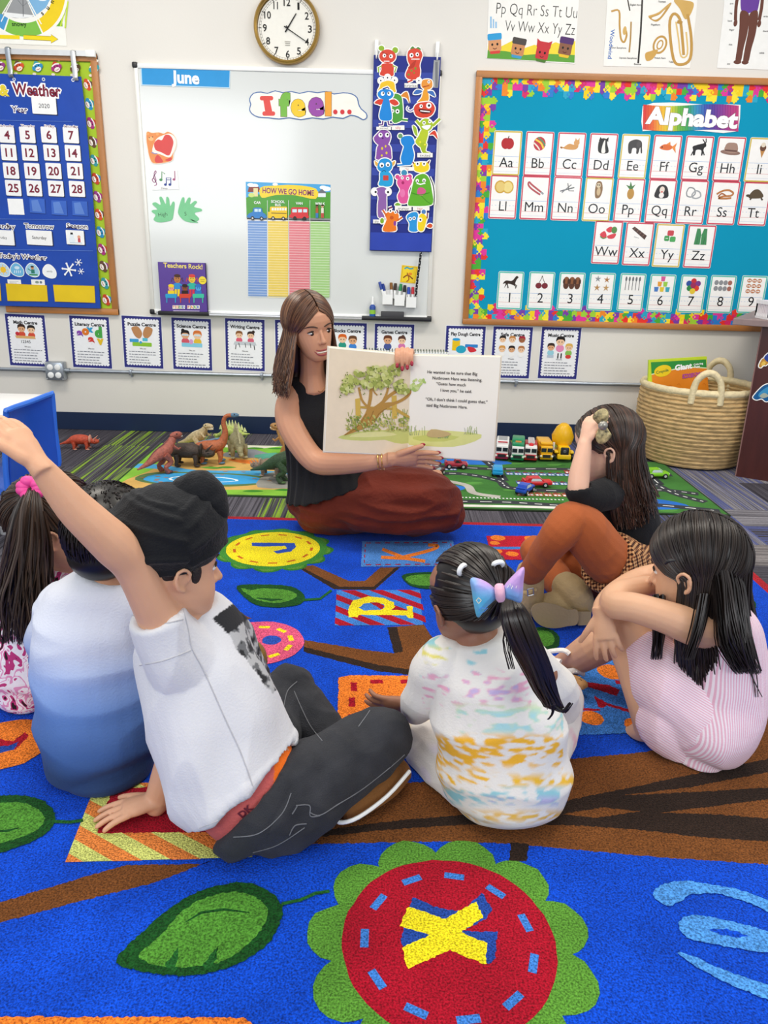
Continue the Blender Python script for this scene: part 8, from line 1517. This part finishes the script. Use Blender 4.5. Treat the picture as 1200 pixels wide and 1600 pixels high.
# ------------------------------------------------------------------ girl in the tie-dye outfit
def tiedye(c, x, y, n_):
    w_ = hx('e6e2dc'); v = noise.noise(Vector((c.x*44, c.y*44, c.z*125))); v2 = noise.noise(Vector((c.x*11+5, c.y*11, c.z*30))); v3 = noise.noise(Vector((c.x*40, c.y*40, c.z*130+9)))
    mixc = lambda a, b_, t: tuple(a[i]*(1-t)+b_[i]*t for i in range(4))
    def amt(lo, hi, base): return max(0, min(1, (v*.8+v3*.5+v2*.45+base+.06)*4.5)) if lo < y < hi else 0
    r = w_
    for lo, hi, col, bs, xl, xr in ((985, 1062, '8fcbd4', -.2, 640, 760), (1005, 1050, 'e2d46a', -.12, 640, 700), (1040, 1110, 'e9a8c0', -.24, 660, 830), (1060, 1100, 'c4b4dc', -.36, 700, 810), (1095, 1150, 'c9dcb4', -.12, 700, 880), (1105, 1150, 'a9d6dc', -.2, 690, 880), (1143, 1205, 'eeb000', .1, 680, 880), (1195, 1242, 'eeb408', .04, 680, 760), (1205, 1235, 'eeb810', .0, 760, 900), (1225, 1262, '8cc8d2', .0, 690, 890), (1240, 1262, 'c4b4dc', -.12, 760, 890), (1262, 1290, 'e3b23a', .05, 700, 880)):
        if xl < x < xr:
            e = min(1, (y-lo)/12, (hi-y)/12) if lo < y < hi else 0; t = amt(lo, hi, bs)*max(0, e); r = mixc(r, hx(col), t*.95)
    return r
def tiedye_girl():
    global YO; YO = -.14
    root = person(780, 1260, 1.38, 'girl in a pastel tie-dye outfit with a big blue and purple bow'); SK = skin('tiedye_girl_skin', '9a6a52'); hd = Head(735, 936, 1.45, 158, -28, 12, 6); f = Fig(); hd.flesh(f)
    f.T([(742, 985, 1.44, 34), (748, 1010, 1.44, 38)]); f.T([(755, 1030, 1.43, 66, .7), (770, 1120, 1.42, 76, .7), (785, 1210, 1.42, 60, .7)])
    f.T([(688, 1035, 1.44, 30), (668, 1078, 1.47, 24), (650, 1102, 1.53, 18), (638, 1100, 1.555, 15)]); hand(f, P(638, 1099, 1.556), D(-1, .12, .25), D(.25, -.55, .75), .112, 1, (.25, .3, .35, .4), (.85, .15), .1, .016)
    f.T([(845, 1050, 1.44, 26), (872, 1100, 1.55, 22), (850, 1090, 1.7, 15)]); hand(f, P(850, 1090, 1.7), Vector((-.7, .5, -.3)), Vector((0, 0, -1)), .11, -1)
    for q in ((660, 1160, 1.58), (880, 1085, 1.66)): f.T([(770, 1235, 1.42, 44), (*q, 28)]); f.T([(*q, 28), (760, 1150, 1.66, 20)])
    f.fuse('body', SK, root, .0032, 3); hd.face(root, 0)
    rnd = random.Random(51); b = MB(); b.color('15100f'); hd.cap(b, 1.0); tie = taildir(hd, 797, 938, 1.33); pull_hair(b, hd, rnd, 420, BLK, tie, .0125, 1.01, -.42)
    for px, py, Y in ((711, 890, 1.40), (779, 878, 1.41)):   # two small bunches tied at the front run back to the bow
        d = taildir(hd, px, py, Y)
        for i in range(26): d0 = slerp(d+Vector((rnd.uniform(-.04, .04), rnd.uniform(-.04, .04), rnd.uniform(-.04, .04))), tie, 0); b.col = shade(BLK, rnd); strand(b, [hd.skull(slerp(d0, tie, t), 1.06+.03*math.sin(t*PI)) for t in (0, .15, .4, .7, 1)], .011*hd.H, .006*hd.H, 5, .6, 3)
    b.build('hair', M['hair'], root)
    for px, py, Y, lab in ((711, 889, 1.385, 'l'), (780, 876, 1.395, 'r')):
        d = taildir(hd, px, py, Y); b = MB(); c = hd.skull(d, 1.085); t_ = (hd.skull(slerp(d, tie, .1), 1.085)-c).normalized(); R = Vector((0, 0, 1)).rotation_difference(t_); b.tube([c+R @ Vector((.0085*math.cos(a), .0085*math.sin(a), 0)) for a in [2*PI*k/16 for k in range(17)]], .0045, 8); b.build('hair_band', M['white'], root)
    b = MB(); tail(b, [(797, 938, 1.33, 10), (806, 965, 1.30, 22), (820, 1005, 1.29, 25), (838, 1045, 1.29, 22), (852, 1080, 1.29, 17), (866, 1105, 1.29, 15), (876, 1118, 1.29, 16)], rnd, 300, BLK+['2f231e'], .0042, 4); tail(b, [(800, 960, 1.30, 6), (790, 1000, 1.29, 8), (800, 1045, 1.285, 6), (830, 1068, 1.28, 5)], rnd, 6, BLK, .0012, 2); tail(b, [(866, 1100, 1.29, 12), (880, 1112, 1.285, 6), (892, 1098, 1.285, 4), (888, 1090, 1.285, 3)], rnd, 8, BLK, .0016, 1); tail(b, [(862, 1090, 1.29, 10), (866, 1112, 1.285, 5), (858, 1124, 1.285, 4), (850, 1118, 1.285, 3)], rnd, 8, BLK, .0016, 1); b.build('ponytail', M['hair'], root)
    # bow
    Yb = 1.285; bm_ = M['bow'] = cloth('satin_bow', attr='Col', rough=.5, bump=(300, .1), var=(20, .04))
    def wing(pts, nm):
        f = Fig(); n = 14; c0 = Vector((779, 925, 0)); V_ = []
        ring = [tuple(q) for q in catmull(pts, 5, True)]; k = len(ring); cx = sum(p[0] for p in ring)/k; cy = sum(p[1] for p in ring)/k
        for q, off in ((1, 0), (.9, .010), (.6, .019), (.2, .021)):
            for s_ in (1,): V_.append([P(cx+(x-cx)*q, cy+(y-cy)*q, Yb-off) for x, y in ring])
        for q, off in ((.9, .008), (.6, .012), (.2, .013)): V_.insert(0, [P(cx+(x-cx)*q, cy+(y-cy)*q, Yb+off) for x, y in ring])
        vs = [v for r_ in V_ for v in r_]; m_ = len(V_); b = Fig(); b.add(vs, [(i*k+j, i*k+(j+1) % k, (i+1)*k+(j+1) % k, (i+1)*k+j) for i in range(m_-1) for j in range(k)]+[tuple(range(k-1, -1, -1)), tuple(range((m_-1)*k, m_*k))])
        def paint(c, x, y, n_):
            a, b2, c3 = hx('58bfe0'), hx('a59ae0'), hx('cfa0d8'); t = max(0, min(1, ((x-740)*.2-(y-930)*.9)/60+.35+.5*noise.noise(c*30))); t2 = max(0, min(1, (t-.6)*2)); m1 = tuple(a[i]*(1-t)+b2[i]*t for i in range(4)); return tuple(m1[i]*(1-t2)+c3[i]*t2 for i in range(4))
        return b.fuse(nm, bm_, root, .0022, 2, paint=paint, clamp=None)
    wing([(735, 903), (755, 906), (774, 920), (776, 934), (760, 950), (747, 966), (741, 950), (737, 925)], 'bow_loop'); wing([(786, 918), (800, 900), (819, 885), (818, 912), (815, 941), (800, 938), (787, 933)], 'bow_loop')
    f = Fig(); f.T([(780, 915, Yb-.006, 8, 1.2), (781, 925, Yb-.014, 8.4, 1.2), (782, 935, Yb-.006, 8, 1.2)], 12, 4, 'ff'); f.fuse('bow_knot', cloth('pink_bow_knot', 'eab4c8', .5, (300, .1)), root, .0025, 2, clamp=None)
    A = Art(P(780, 925, Yb-.024), tuple(-_f), tuple(_r), tuple(-_u), h=0)
    A.line([(793, 918), (797, 912), (799, 920), (804, 908), (806, 919), (811, 906)], 1.1, 'f6f2e8'); A.line([(744, 938), (748, 934), (752, 938), (748, 943)], 1.2, 'e8cfa0', 0, True); A.line([(748, 955), (752, 949), (758, 951), (761, 946)], 1, '3f7fd0'); A.line([(750, 958), (756, 956), (762, 950)], .9, '3f7fd0'); A.build('bow_print', M['print'], root)
    f = Fig(); f.T([(748, 996, 1.435, 42, .9), (752, 1018, 1.435, 72, .75), (762, 1070, 1.425, 88, .78), (776, 1130, 1.415, 98, .8), (787, 1190, 1.405, 101, .84), (788, 1238, 1.395, 92, .88), (787, 1266, 1.385, 68, .9), (787, 1276, 1.38, 50, .9)], 28, 6, 'or')
    f.T([(705, 1032, 1.435, 44), (680, 1058, 1.45, 38), (668, 1085, 1.475, 33), (655, 1104, 1.52, 26), (648, 1108, 1.54, 22)], 18, 6, 'ro'); f.T([(815, 1035, 1.435, 42), (856, 1072, 1.49, 36), (870, 1098, 1.56, 33), (862, 1096, 1.63, 28), (852, 1091, 1.68, 22)], 16, 6, 'ro')
    mt = cloth('tiedye_cotton', attr='Col', rough=.85, bump=(240, .12), var=(5, .03)); f.fuse('shirt', mt, root, .0034, 5, folds(.008, 7, (.7, .7, 1.5), 12, .004, 14), paint=tiedye)
    f = Fig(); f.T([(775, 1235, 1.42, 72, .9), (720, 1212, 1.47, 52), (672, 1168, 1.56, 44), (660, 1152, 1.6, 38)]); f.T([(665, 1155, 1.6, 38), (720, 1150, 1.66, 30)]); f.T([(800, 1230, 1.42, 60), (850, 1165, 1.52, 44), (876, 1098, 1.64, 34), (872, 1080, 1.68, 30)]); f.T([(872, 1085, 1.67, 32), (800, 1120, 1.7, 26)])
    def pp(c, x, y, n_):
        w_ = hx('e4ded8'); v = noise.noise(Vector((c.x*22, c.y*22, c.z*60))); col = hx('e0bf4a') if y < 1140 and x < 720 else hx('e3a4b4') if x > 850 else hx('d9cfe0'); t = max(0, min(1, (v-.05)*3))*.7; return tuple(w_[i]*(1-t)+col[i]*t for i in range(4))
    f.fuse('trousers', mt, root, .0042, 4, folds(.004, 12, (1, 1, 1), 2), paint=pp)
tiedye_girl()
# ------------------------------------------------------------------ girl in the black shirt and rust leggings
def check_mat():
    m = cloth('checked_skirt_wool', '8a5a34', .9, (300, .2)); nt = m.node_tree; b = nt.nodes['Principled BSDF']; N = nt.nodes.new; L = nt.links.new; tc = N('ShaderNodeTexCoord'); mp = N('ShaderNodeMapping'); mp.inputs['Rotation'].default_value = (.2, .25, .5); L(tc.outputs['Object'], mp.inputs[0]); out = None
    for ax in ('X', 'Z', 'Y'):
        w_ = N('ShaderNodeTexWave'); w_.bands_direction = ax; w_.inputs['Scale'].default_value = 34; L(mp.outputs[0], w_.inputs[0])
        if out is None: out = w_.outputs[1]
        else: a = N('ShaderNodeMath'); a.operation = 'ADD'; L(out, a.inputs[0]); L(w_.outputs[1], a.inputs[1]); out = a.outputs[0]
    mr = N('ShaderNodeMapRange'); mr.inputs[2].default_value = 3; L(out, mr.inputs[0]); r = N('ShaderNodeValToRGB'); e = r.color_ramp.elements; e[0].position = .28; e[0].color = hx('2a1812'); e[1].position = .72; e[1].color = hx('c89a6a'); q = e.new(.5); q.color = hx('8a5232'); L(mr.outputs[0], r.inputs[0]); L(r.outputs[0], b.inputs['Base Color']); return m
def black_girl():
    global YO; YO = -0.15
    root = person(960, 940, 2.28, 'girl in a black top, checked skirt and rust leggings holding her forehead'); SK = skin('black_top_girl_skin', 'e7b89e'); hd = Head(945, 697, 2.30, 112, -78, 14, 0); f = Fig(); hd.flesh(f)
    f.T([(955, 735, 2.31, 18), (962, 755, 2.31, 21)]); f.T([(968, 770, 2.31, 40, .8), (985, 830, 2.3, 42, .8), (990, 900, 2.29, 46, .9)])
    f.T([(952, 765, 2.22, 17), (924, 777, 2.17, 15.5), (905, 772, 2.14, 16), (905, 745, 2.15, 16.5), (911, 710, 2.17, 13), (914, 692, 2.18, 10.5)]); hand(f, P(914, 690, 2.182), D(.32, -1, .1), D(.75, .3, .55), .118, -1, (.55, .55, .6, .6), (.3, .5), .06, .019)
    f.T([(985, 775, 2.42, 18), (950, 830, 2.45, 16), (900, 850, 2.4, 12)]); hand(f, P(900, 850, 2.4), D(-1, .2, 0), D(0, 1, 0), .11, 1)
    for L_ in (((985, 905, 2.22, 30), (893, 812, 2.12, 24), (832, 885, 2.18, 16)), ((980, 915, 2.36, 30), (832, 862, 2.47, 18), (880, 925, 2.26, 15))): f.T([L_[0], L_[1]]); f.T([L_[1], L_[2]])
    f.fuse('body', SK, root, .0038, 3); hd.face(root, 0)
    rnd = random.Random(61); b = MB(); b.color('241812'); hd.cap(b, 1.01); hang_hair(b, hd, rnd, 760, ['2a1b15', '3a261b', '1d1410', '53372a'], 1.0, out=.12, drift=(.24, .0, 0), r=.009, wave=.03, front=.12); b.build('hair', M['hair'], root)
    # patterned bow
    bm2 = mat('gold_black_bow', 'b8a878', .5, var=(70, .9)); 
    for cx, cy, dx, dy in ((939, 651, -9, -13), (943, 681, 9, 12)):
        b = Fig(); b.T([(942, 665, 2.165, 5, .7), (cx, cy, 2.16, 13, .45), (cx+dx*.4, cy+dy*.5, 2.16, 12, .35)], 12, 4); b.fuse('bow_loop', bm2, root, .003, 2, clamp=None)
    b = MB(); p = P(942, 665, 2.152); b.ell(p, (.013, .01, .013)); b.build('bow_knot', mat('bow_jewel', 'a8a49a', .3, .5, var=(80, .4)), root)
    f = Fig(); f.T([(960, 750, 2.31, 24, .9), (965, 765, 2.31, 42, .85), (980, 805, 2.3, 46, .85), (988, 845, 2.295, 46, .88), (992, 862, 2.29, 45, .88)], 22, 6, 'oo'); f.T([(960, 768, 2.25, 25), (928, 776, 2.175, 24), (908, 770, 2.145, 21), (905, 762, 2.143, 20)], 16, 6, 'ro'); f.T([(985, 770, 2.40, 28), (965, 810, 2.44, 24)], 14, 5, 'ro')
    f.fuse('shirt', cloth('black_cotton_top', '17171a', .85), root, .004, 4, folds(.004, 13, (1, 1, 1), 3))
    f = Fig(); f.T([(992, 850, 2.29, 45, .9), (992, 885, 2.28, 52, 1), (980, 915, 2.26, 46, 1)], 22, 6); f.T([(998, 898, 2.24, 48), (964, 884, 2.19, 49), (947, 876, 2.17, 49)], 18, 6, 'ro'); f.T([(990, 905, 2.34, 44), (955, 905, 2.36, 36)], 18, 6, 'ro'); f.fuse('skirt', check_mat(), root, .004, 4, folds(.004, 14, (1.4, 1.4, .6), 5))
    f = Fig(); f.T([(985, 900, 2.22, 42), (945, 868, 2.17, 39), (910, 825, 2.13, 36), (893, 811, 2.115, 30)], 18); f.T([(894, 812, 2.115, 31), (872, 835, 2.10, 28), (848, 868, 2.15, 22), (830, 896, 2.20, 19)], 18)
    f.T([(975, 915, 2.35, 38), (900, 885, 2.41, 30), (835, 858, 2.43, 22)], 16); f.T([(833, 860, 2.43, 23), (862, 895, 2.36, 24), (886, 925, 2.25, 22)], 16); f.fuse('leggings', cloth('rust_leggings', 'ab5a30', .8, (300, .15), (8, .08)), root, .004, 4, folds(.003, 16, (1, 1, .7), 2))
    bt = mat('tan_suede_boot', 'b39a6e', .75, bump=(160, .25), var=(20, .1)); 
    f = Fig(); f.T([(828, 893, 2.225, 22), (829, 920, 2.22, 21), (826, 945, 2.225, 22)]); f.T([(830, 938, 2.23, 21), (818, 948, 2.24, 17), (800, 950, 2.26, 14)]); f.fuse('boot', bt, root, .0038, 3)
    b = MB(); b.tube([P(811, 922, 2.165), P(822, 926, 2.16), P(838, 920, 2.165)], .006, 6, None, .4, 3); b.build('boot_strap', bt, root); b = MB(); q = [P(*z) for z in ((824, 921, 2.155), (833, 919, 2.155), (834, 929, 2.155), (825, 931, 2.155), (824, 921, 2.155))]; b.tube(q, .0022, 6); b.build('boot_buckle', M['steel'], root)
    f = Fig(); f.T([(884, 915, 2.25, 24), (900, 930, 2.22, 25), (905, 942, 2.23, 23)]); f.T([(912, 945, 2.225, 21, .8), (880, 946, 2.22, 24, .8), (850, 950, 2.22, 22, .8), (842, 950, 2.22, 16, .8)]); f.fuse('boot', bt, root, .0038, 3)
    so = mat('boot_sole', 'a08b68', .8, bump=(120, .15), var=(10, .08)); out = O(780, 820, 6.667, (345, 940), (340, 880), (380, 830), (470, 812), (600, 835), (720, 885), (815, 890), (815, 1030), (720, 1055), (580, 1078), (460, 1060), (385, 1010))
    pts = [P(x, y, 2.15) for x, y in [tuple(z) for z in catmull(out, 3, True)]]; b = MB(); b.prism(pts, _f*.012); b.build('boot_sole', so, root); hl = [P(x, y, 2.165) for x, y in O(780, 820, 6.667, (815, 905), (960, 905), (950, 1045), (825, 1048))]; b = MB(); b.prism(hl, _f*.03); b.build('boot_heel', so, root, False)
black_girl()
# ------------------------------------------------------------------ girl in the pink striped dress
def stripe_mat(ry=-.12):
    m = cloth('pink_pinstripe_cotton', 'ffffff', .85, (240, .12), (6, .03)); nt = m.node_tree; b = nt.nodes['Principled BSDF']; N = nt.nodes.new; L = nt.links.new; tc = N('ShaderNodeTexCoord'); mp = N('ShaderNodeMapping'); mp.inputs['Rotation'].default_value = (0, ry, -.35); L(tc.outputs['Object'], mp.inputs[0]); w_ = N('ShaderNodeTexWave'); w_.bands_direction = 'X'; w_.inputs['Scale'].default_value = 66; w_.inputs['Distortion'].default_value = .0; w_.inputs['Detail Scale'].default_value = .1; L(mp.outputs[0], w_.inputs[0]); r = N('ShaderNodeValToRGB'); e = r.color_ramp.elements; e[0].position = .35; e[0].color = hx('e6b2c4'); e[1].position = .65; e[1].color = hx('efe2e8'); L(w_.outputs[1], r.inputs[0]); L(r.outputs[0], b.inputs['Base Color']); return m
def pink_girl():
    global YO; YO = -0.1
    root = person(1090, 1185, 1.55, 'girl in a pink pinstripe dress hugging her knees with long black hair'); SK = skin('pink_dress_girl_skin', 'd9a886'); hd = Head(1084, 886, 1.62, 158, -52, 14, 0); f = Fig(); hd.flesh(f)
    f.T([(1096, 930, 1.60, 32), (1105, 958, 1.59, 36)]); f.T([(1110, 975, 1.575, 56, .75), (1118, 1050, 1.56, 62, .8), (1112, 1140, 1.53, 64, .85)])
    f.T([(1118, 985, 1.55, 33), (1085, 980, 1.53, 30), (1040, 964, 1.535, 26), (990, 949, 1.56, 23.5), (960, 944, 1.59, 22), (968, 928, 1.64, 21), (1005, 918, 1.69, 18), (1028, 915, 1.72, 14)]); hand(f, P(1030, 914, 1.722), D(1, .1, .3), D(0, 1, 0), .115, 1, (.3, .3, .3, .3))
    f.T([(1085, 935, 1.70, 28), (1040, 905, 1.78, 24), (1000, 908, 1.79, 21), (965, 926, 1.71, 19), (947, 944, 1.64, 18), (941, 958, 1.605, 16)]); hand(f, P(941, 958, 1.60), D(.12, 1, -.12), D(.35, -.05, .9), .12, -1, (.35, .4, .45, .5), (.75, .35), .12, .021)
    f.T([(1080, 1120, 1.56, 48), (1030, 1045, 1.62, 46), (985, 985, 1.67, 40), (975, 978, 1.68, 36)]); f.T([(978, 985, 1.68, 36), (990, 1040, 1.62, 28), (1003, 1095, 1.585, 24), (1012, 1140, 1.575, 20)]); f.T([(1008, 1140, 1.58, 18), (985, 1150, 1.62, 14), (965, 1152, 1.66, 10)])
    f.T([(1085, 1100, 1.64, 46), (1020, 1030, 1.76, 40), (965, 985, 1.80, 32)]); f.T([(968, 988, 1.80, 32), (925, 1015, 1.80, 28), (890, 1036, 1.85, 22), (868, 1048, 1.87, 18)]); f.T([(872, 1044, 1.87, 19), (860, 1040, 1.93, 16), (850, 1030, 2.0, 13)])
    f.fuse('body', SK, root, .003, 3); hd.face(root, 0)
    rnd = random.Random(71); b = MB(); b.color('15100f'); hd.cap(b, 1.01)
    def keep(p):
        return p
    hang_hair(b, hd, rnd, 1000, BLK+['30261f'], 1.12, out=.14, drift=(.20, -.06, 0), r=.0072, wave=.02, front=.2); tail(b, [(1030, 930, 1.58, 9), (1030, 985, 1.55, 9), (1026, 1030, 1.535, 8), (1020, 1068, 1.53, 4)], rnd, 24, BLK, .004, 3); tail(b, [(1112, 845, 1.585, 14), (1134, 900, 1.545, 24), (1142, 960, 1.50, 28), (1150, 1010, 1.475, 28), (1168, 1050, 1.465, 20), (1184, 1088, 1.46, 9)], rnd, 230, BLK, .0024, 6); tail(b, [(1100, 930, 1.52, 12), (1090, 980, 1.49, 12), (1075, 1030, 1.47, 9), (1062, 1075, 1.465, 6)], rnd, 34, BLK, .003, 4); b.build('hair', M['hair'], root)
    b = MB(); p = P(1047, 879, 1.475); b.tube([P(1040, 881, 1.48), P(1046, 876, 1.475), P(1055, 876, 1.472)], [.004, .006, .003], 8, None, .6, 3); b.build('hair_clip', M['black'], root)
    f = Fig(); f.T([(1118, 945, 1.585, 40, .6), (1122, 975, 1.575, 56, .8), (1128, 1030, 1.56, 63, .85), (1126, 1090, 1.545, 66, .9), (1112, 1140, 1.525, 66, .95), (1098, 1172, 1.515, 48, .95), (1094, 1184, 1.51, 32, .95)], 26, 6, 'or')
    f.T([(1070, 935, 1.62, 12), (1090, 925, 1.60, 12), (1110, 950, 1.59, 16)]); f.fuse('dress', stripe_mat(), root, .004, 5, folds(.007, 7, (1.4, 1.4, .6), 8, .004, 16)); f = Fig()
    f.T([(1100, 1120, 1.545, 66), (1050, 1070, 1.575, 58), (1020, 1030, 1.62, 46), (1008, 1010, 1.645, 44)], 20, 6, 'ro'); f.T([(1060, 1080, 1.56, 44), (1042, 1130, 1.55, 42), (1065, 1165, 1.53, 26)], 18); f.T([(1085, 1100, 1.64, 56), (1030, 1045, 1.74, 46)], 18, 6, 'ro')
    f.fuse('dress_skirt', stripe_mat(1.0), root, .004, 5, folds(.009, 7, (1.4, 1.4, .6), 8, .004, 16))
    wh = mat('white_sandal_strap', 'efece8', .6, bump=(120, .4), var=(30, .05)); b = MB()
    for pts in (((845, 1022, 1.86), (858, 1018, 1.83), (880, 1016, 1.81), (890, 1022, 1.80)), ((842, 1030, 1.87), (858, 1030, 1.82), (876, 1034, 1.79)), ((884, 1050, 1.79), (900, 1048, 1.79), (912, 1053, 1.80))): b.tube([P(*q) for q in pts], .0075, 8, None, .6, 4)
    b.build('sandal_strap', wh, root); b = MB(); b.tube([P(838, 1036, 1.88), P(865, 1056, 1.81), P(905, 1068, 1.75), P(912, 1064, 1.755)], [.016, .021, .018, .012], 10, None, .4, 4); b.build('sandal_sole', mat('cork_sole', 'b98a55', .8, var=(40, .15)), root)
pink_girl()
YO = 0.0
